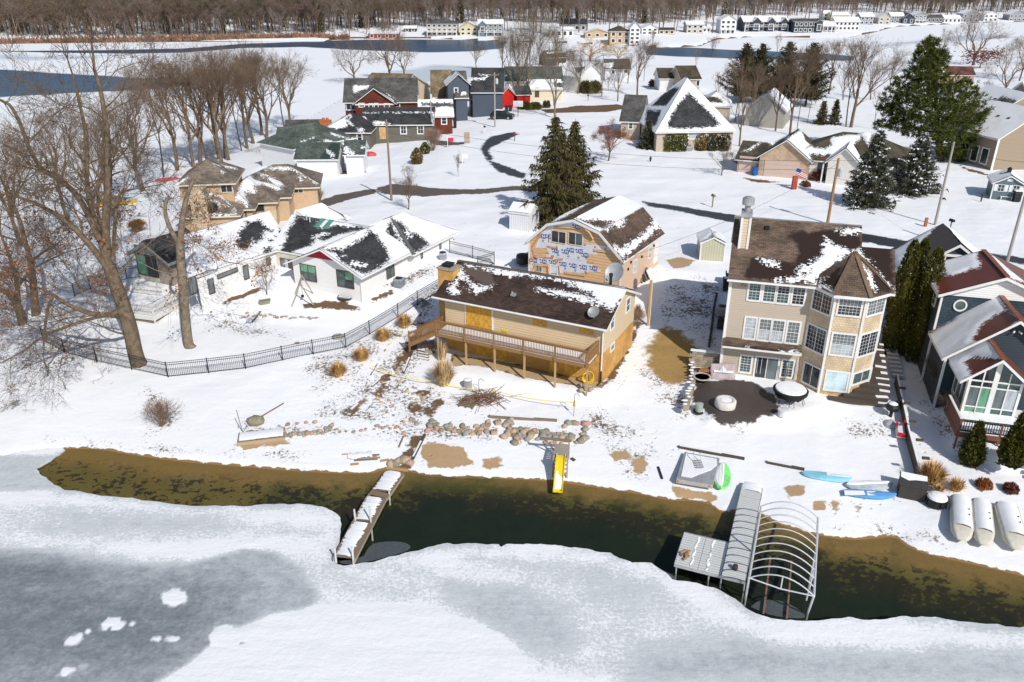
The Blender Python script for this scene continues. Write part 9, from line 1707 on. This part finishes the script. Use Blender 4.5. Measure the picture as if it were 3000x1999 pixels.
q=G((985,985+12));o=link('boulder',ROCK[5]);o.location=Vector(G(D((778,775))[0]));o.scale=(.55,.5,.35);tag(o,'snow-topped brown boulder by the fence near the tan grasses','boulder');o=link('boulder',ROCK[7]);o.location=Vector(G(D((683,790))[0]));o.scale=(.25,.2,.2);tag(o,'small brown boulder alone on the ranch lawn near the fence','boulder')
# gambrel house side: leaning boards, tank, dish
p=G(cB(1900,1410));o=thing('leaning_boards','stack of boards and pallets leaning on the gambrel house wall','boards',p,R(-31));[piece('board',[GREYW,OLDW,DKW][k%3],o,(.12*k,.25*k,.6),(.06,1.2-.1*k,1.3),.05*k,0,-.45)for k in range(5)];piece('snow',SNOWM,o,(.75,.7,.75),(.1,.9,.8),0,0,-.5)
o=thing('ladder','yellow-green ladder leaning by the gambrel house side door','ladder',G(cB(2120,1195)),R(-31));b=MB();[b.bar((0,y,0),(-.35,y,2.6),.05,.07)for y in(-.2,.2)];[b.bar((-.05-.05*k,-.2,.4+.37*k),(-.05-.05*k,.2,.4+.37*k),.04,.04)for k in range(6)];b.build('rails',[flat('ladder_yellow',(.55,.45,.08),.5)],o)
o=thing('oil_tank','black round tank in the snow left of the gambrel house','tank',G(cB(165,1150)));b=MB();b.lathe([(.4,.1),(.62,.15),(.66,.3),(.66,.8),(.6,.95),(.3,1.02)],n=20);b.build('body',[DARK],o);b=MB();[b.tube([(x,y,-.1),(x,y,.3)],.05,6)for x,y in((-.4,-.4),(.4,-.4),(.4,.4),(-.4,.4))];tag(b.build('leg',[GREYM],o),kind='stuff')
dz_=fA.wy(cB(1545,1300),RYA+2.2);dish('satellite_dish','large grey oval satellite dish on a mast before the gambrel wall',tuple(fA.L+fA.u*dz_[0]+fA.v*(RYA+2.2)+np.array([0,0,dz_[2]-2.6])),R(-30),.72,2.7,GREYM,55)
o=thing('hose_coil','coil of yellow hose hung at the right front corner under the deck','hose',fA.L+fA.u*12.2+fA.v*-.6+np.array([0,0,.5]));b=MB()
for k in range(5):b.tube([(.42*math.cos(t)*(1-.05*k),.04*k+.1*math.sin(t*2),.5*math.sin(t)*(1-.06*k))for t in np.linspace(0,6.28,18)],.035,5)
tag(b.build('coil',[flat('yellow_hose',(.72,.50,.02),.5)],o),kind='stuff');o=thing('junk_heap','heap of stones and scrap at the foot of the right deck post','scrap',fA.L+fA.u*12.0+fA.v*-1.3);[link('stone',ROCK[k%12],o,Matrix.Translation((RS.normal()*.4,RS.normal()*.3,.1))@Matrix.Scale(.22,4))for k in range(8)]
twig_bush((1775,1062),1.3,.9,14,'tangle of pale vines at the right front corner of the boarded house',flat('vine_tan',(.36,.24,.16),.85,.3));twig_bush((1850,960),1.6,.7,22,'tangle of dry vines against the orange foundation side',flat('vine_tan',(.36,.24,.16),.85,.3))
# car, bins, mailboxes, signs, hoop
def car():
    a,c=G(cR(1668,500)),G(cR(1838,502));L_=4.5;o=thing('parked_car','dark parked SUV with snow on the roof beside the pale pole','car',(a+c)/2,math.atan2((c-a)[1],(c-a)[0]));CP_=flat('car_paint',(.012,.016,.02),.25,.1,1,.5)
    prof=[(-2.2,.35),(-2.25,.8),(-2.1,1.0),(-1.6,1.55),(-.2,1.65),(.6,1.6),(1.25,1.08),(2.05,.95),(2.25,.7),(2.22,.35)];b=MB();n=len(prof);V=[(x,s*(.88 if z<1.1 else .74),z)for s in(-1,1)for x,z in prof];b.add(V,[tuple(range(n)),tuple(range(2*n-1,n-1,-1))]+[(i,n+i,n+(i+1)%n,(i+1)%n)for i in range(n)]);bd=b.build('body',[CP_],o);fix_normals(bd.data)
    for s in(-1,1):
        for q in([(-1.75,1.1),(-1.45,1.48),(-.55,1.55),(-.55,1.1)],[(-.45,1.1),(-.45,1.55),(.5,1.52),(1.0,1.1)]):b=MB();b.poly([(x,s*(.90 if z<1.2 else .79),z)for x,z in q][::s]);g_=b.build('side_window',[GL_DARK],o);fix_normals(g_.data)
    for x in(-1.4,1.4):
        for s in(-1,1):m=MB();m.tube([(x,s*.7,.34),(x,s*.92,.34)],.34,16);w_=m.build('wheel',[BLACKF],o);m=MB();m.tube([(x,s*.90,.34),(x,s*.935,.34)],.2,12);m.build('rim',[GREYM],w_)
    piece('roof_snow',SNOWM,o,(-.5,0,1.67),(1.6,1.2,.05));[piece('headlight',flat('lamp_clear',(.5,.52,.55),.2),o,(2.22,y,.75),(.06,.3,.16))for y in(-.6,.6)];[piece('tail_light',flat('lamp_red',(.4,.02,.02),.3),o,(-2.2,y,.95),(.08,.2,.3))for y in(-.68,.68)]
car()
def bin_(p,label,mat=DG,h=1.05):o=thing('wheeled_bin',label,'bin',G(p),.1);b=MB();b.add([(-.26,-.3,.05),(.26,-.3,.05),(.26,.3,.05),(-.26,.3,.05),(-.32,-.38,h),(.32,-.38,h),(.32,.38,h),(-.32,.38,h)],[(0,3,2,1),(4,5,6,7),(0,1,5,4),(1,2,6,5),(2,3,7,6),(3,0,4,7)]);b.build('body',[mat],o);b=MB();b.b2((-.35,-.41,h),(.35,.42,h+.08));b.build('lid',[mat],o)
SLB=flat('bin_slate',(.10,.12,.15),.5);bin_(cR(1128,634),'slate wheeled bin, left of two at the grey ranch end',SLB);bin_(cR(1163,636),'slate wheeled bin, right of two at the grey ranch end',SLB);bin_(cR(1795,425),'dark bin before the red shed, left of two');bin_(cR(1832,425),'dark bin before the red shed, right of two');bin_(cR(1288,590),'black bin at the corner of the red garage wing',DG,1.6);bin_(cI(288,822),'blue recycling bin between the two pink garage doors',flat('bin_blue',(.02,.10,.32),.5));bin_(cM(1920,690),'dark slate tub by the grey hipped wing',SLB,.9)
def mailbox(p,label,mat,h=1.05,post=POLEW):o=thing('mailbox',label,'mailbox',G(p),.3);piece('post',post,o,(0,0,h/2-.1),(.1,.1,h+.2));b=MB();pr=[(-.14,0),(.14,0),(.14,.14)]+[(.14*math.cos(t),.14+.14*math.sin(t))for t in np.linspace(.4,2.75,6)]+[(-.14,.14)];n=len(pr);b.add([(x,y_,h+z)for y_ in(-.28,.28)for x,z in pr],[tuple(range(n)),tuple(range(2*n-1,n-1,-1))]+[(i,n+i,n+(i+1)%n,(i+1)%n)for i in range(n)]);m_=b.build('box',[mat],o);fix_normals(m_.data)
mailbox(cR(1875,715),'red mailbox on a dark post inside the lane curve',flat('mail_red',(.5,.05,.04),.5),1.1,DARK);mailbox(cR(1580,640),'dark mailbox on a white post near the pale pole',DARK,1.0,WHITE);mailbox(cK(975,300),'mailbox on a bent wooden post beside the dark lane',flat('mail_brown',(.30,.18,.10),.6),1.25);mailbox(cH(843,250),'dark green mailbox near the juniper',flat('mail_green',(.02,.08,.04),.5),1.0,DARK);mailbox(crop(2580,640,4.355)(880,160),'dark mailbox leaning by the brown metal garage roof',DARK,1.0)
o=thing('brick_pillar','short tan brick pillar at the lane end of the grey ranch drive','pillar',G(cR(1405,742)))
for k in range(9):piece('brick',STN[k%3]if k%2 else STN[0],o,(0,0,.1+k*.19),(.85,.85,.175))
o=thing('address_stub','short rusty orange post by the slim leaning pole','post',G(crop(2580,640,4.355)(567,103)));piece('post',flat('rust_post',(.36,.13,.07),.8),o,(0,0,.45),(.28,.2,1.0))
o=thing('flag_post','red pillar with a small striped flag before the brick garage house','flag post',G(cI(588,928)));piece('pillar',flat('red_brick_pillar',(.40,.07,.04),.7),o,(0,0,.8),(.55,.5,1.7));b=MB();b.tube([(.1,0,1.6),(-.1,0,2.6)],.025,5);b.build('staff',[GREYM],o)
for k in range(7):piece('flag_stripe',flat('flag_red',(.45,.04,.06),.6)if k%2==0 else WHITE,o,(.75,-.02,2.2-k*.1),(1.5,.02,.098),0,0,.42)
piece('flag_canton',flat('flag_blue',(.03,.05,.25),.6),o,(.28,-.04,2.38),(.65,.025,.42),0,0,.42)
def sign(p,label,mat,h=1.5,w_=.5,hh=.6,post=WHITE):o=thing('yard_sign',label,'sign',G(p),.1);piece('post',post,o,(0,.04,h/2),(.09,.09,h+.2));piece('arm',post,o,(w_*.5,.04,h),(w_+.1,.07,.07));piece('panel',mat,o,(w_*.55,0,h-.1-hh/2),(w_,.03,hh));return o
sign(cR(1216,780),'red and white real-estate sign on a white post by the lane',flat('sign_red',(.55,.04,.08),.5),1.6,.9,.6);sign(cR(1362,945),'plain white sign on a white post inside the lane bend',WHITE,1.4,.7,.45)
o=thing('basketball_hoop','basketball hoop with white backboard before the clipped hedge','basketball hoop',G(cR(1908,478)));hh=height(cR(1908,478),cR(1910,325));piece('post',DARK,o,(0,.3,hh/2-.2),(.12,.12,hh-.3));piece('backboard',flat('board_clear',(.55,.58,.6),.3),o,(0,0,hh-.5),(1.8,.05,1.1));b=MB();b.tube([(.23*math.cos(t),-.3+.23*math.sin(t),hh-.9)for t in np.linspace(0,6.28,14)],.02,5);b.build('ring',[flat('hoop_orange',(.6,.15,.03),.5)],o)
for r_,p,d in[('left',(-.9,-.03,hh-.5),(.06,.03,1.1)),('right',(.9,-.03,hh-.5),(.06,.03,1.1))]:piece('frame',WHITE,o,p,d)
o=thing('garden_bench','small white slatted bench before the blue shed','bench',G(cJ(1248,1425)),R(-5));[piece('seat_slat',WHITE,o,(0,-.15+.14*k,.42),(1.3,.11,.035))for k in range(3)];[piece('back_slat',WHITE,o,(0,.26,.55+.14*k),(1.3,.03,.1))for k in range(3)];[piece('leg',WHITE,o,(x,y,.25),(.07,.07,.5 if y<0 else .9))for x in(-.6,.6)for y in(-.18,.27)]
o=thing('grill','black cabinet grill with a snow cap at the blue shed door','grill',G(cJ(1382,1442)),R(-5));piece('cabinet',DARK,o,(0,0,.45),(.75,.55,.9));b=MB();b.tube([(-.4,0,.95),(.4,0,.95)],.3,12);b.build('hood',[DARK],o);piece('snow_cap',SNOWM,o,(0,0,1.28),(.8,.5,.1))
o=thing('red_grill','bright red kettle on a dark stand at the white porch house corner','grill',G(cM(140,965)));b=MB();b.lathe([(.2,.5),(.42,.65),(.45,1.0),(.3,1.25),(.05,1.35)],n=14);b.build('kettle',[BRED],o);piece('stand',DARK,o,(-.1,0,.25),(.6,.5,.5))
o=thing('red_tarp','red plastic sheet crumpled beside the white garage','tarp',G(cM(2110,870)));b=MB();b.lathe([(.9,0),(.7,.4),(.4,.55),(.05,.6)],n=8);b.build('sheet',[flat('red_plastic',(.55,.06,.06),.5)],o);o.scale=(1.2,.7,1)
o=thing('hydrant','small dark hydrant alone on the wide snowy lawn','hydrant',G(cH(1320,718)));b=MB();b.lathe([(.16,0),(.12,.1),(.12,.6),(.16,.62),(.08,.78)],n=10);b.tube([(-.22,0,.45),(.22,0,.45)],.07,8);b.build('body',[DARK],o)
o=thing('lawn_marker','short dark marker post on the lawn left of the blue shed','post',G(cJ(948,1440)));piece('post',DARK,o,(0,0,.4),(.12,.12,.85))
o=thing('beached_boat','yellow-sided boat on the frozen shore behind the oaks','boat',G(cO(830,365)),.15);b=MB();b.add([(-2.2,-.6,.1),(1.6,-.6,.1),(2.3,0,.2),(1.6,.6,.1),(-2.2,.6,.1),(-2.3,-.75,.6),(1.8,-.75,.65),(2.8,0,.8),(1.8,.75,.65),(-2.3,.75,.6)],[(0,4,3,2,1),(0,1,6,5),(1,2,7,6),(2,3,8,7),(3,4,9,8),(4,0,5,9)]);b.build('hull',[flat('yellow_hull',(.62,.42,.02),.5)],o);b=MB();b.add([(-2.3,-.7,.62),(1.8,-.7,.67),(2.7,0,.8),(1.8,.7,.67),(-2.3,.7,.62),(-1.8,0,.95),(1.6,0,.95)],[(0,1,6,5),(1,2,6),(2,3,6),(3,4,5,6),(4,0,5)]);b.build('cover',[flat('grey_tarp',(.30,.32,.36),.7)],o)
o=thing('red_canoe','faded red canoe upside down on the snow left of the tan split-level house','canoe',G(cO(1190,195)),.35);b=MB();b.add([(-2,0,.15),(-1,-.4,.1),(1,-.4,.1),(2,0,.15),(1,.4,.1),(-1,.4,.1),(-1.2,0,.55),(1.2,0,.55)],[(0,1,6),(1,2,7,6),(2,3,7),(3,4,7),(4,5,6,7),(5,0,6)]);b.build('hull',[flat('faded_red',(.40,.06,.08),.6)],o)
paddleboard((c20(790,280),c20(915,275)),'pale jetty platform at the far row waterline',flat('pale_jetty',(.5,.5,.5),.6),2.5,.5)
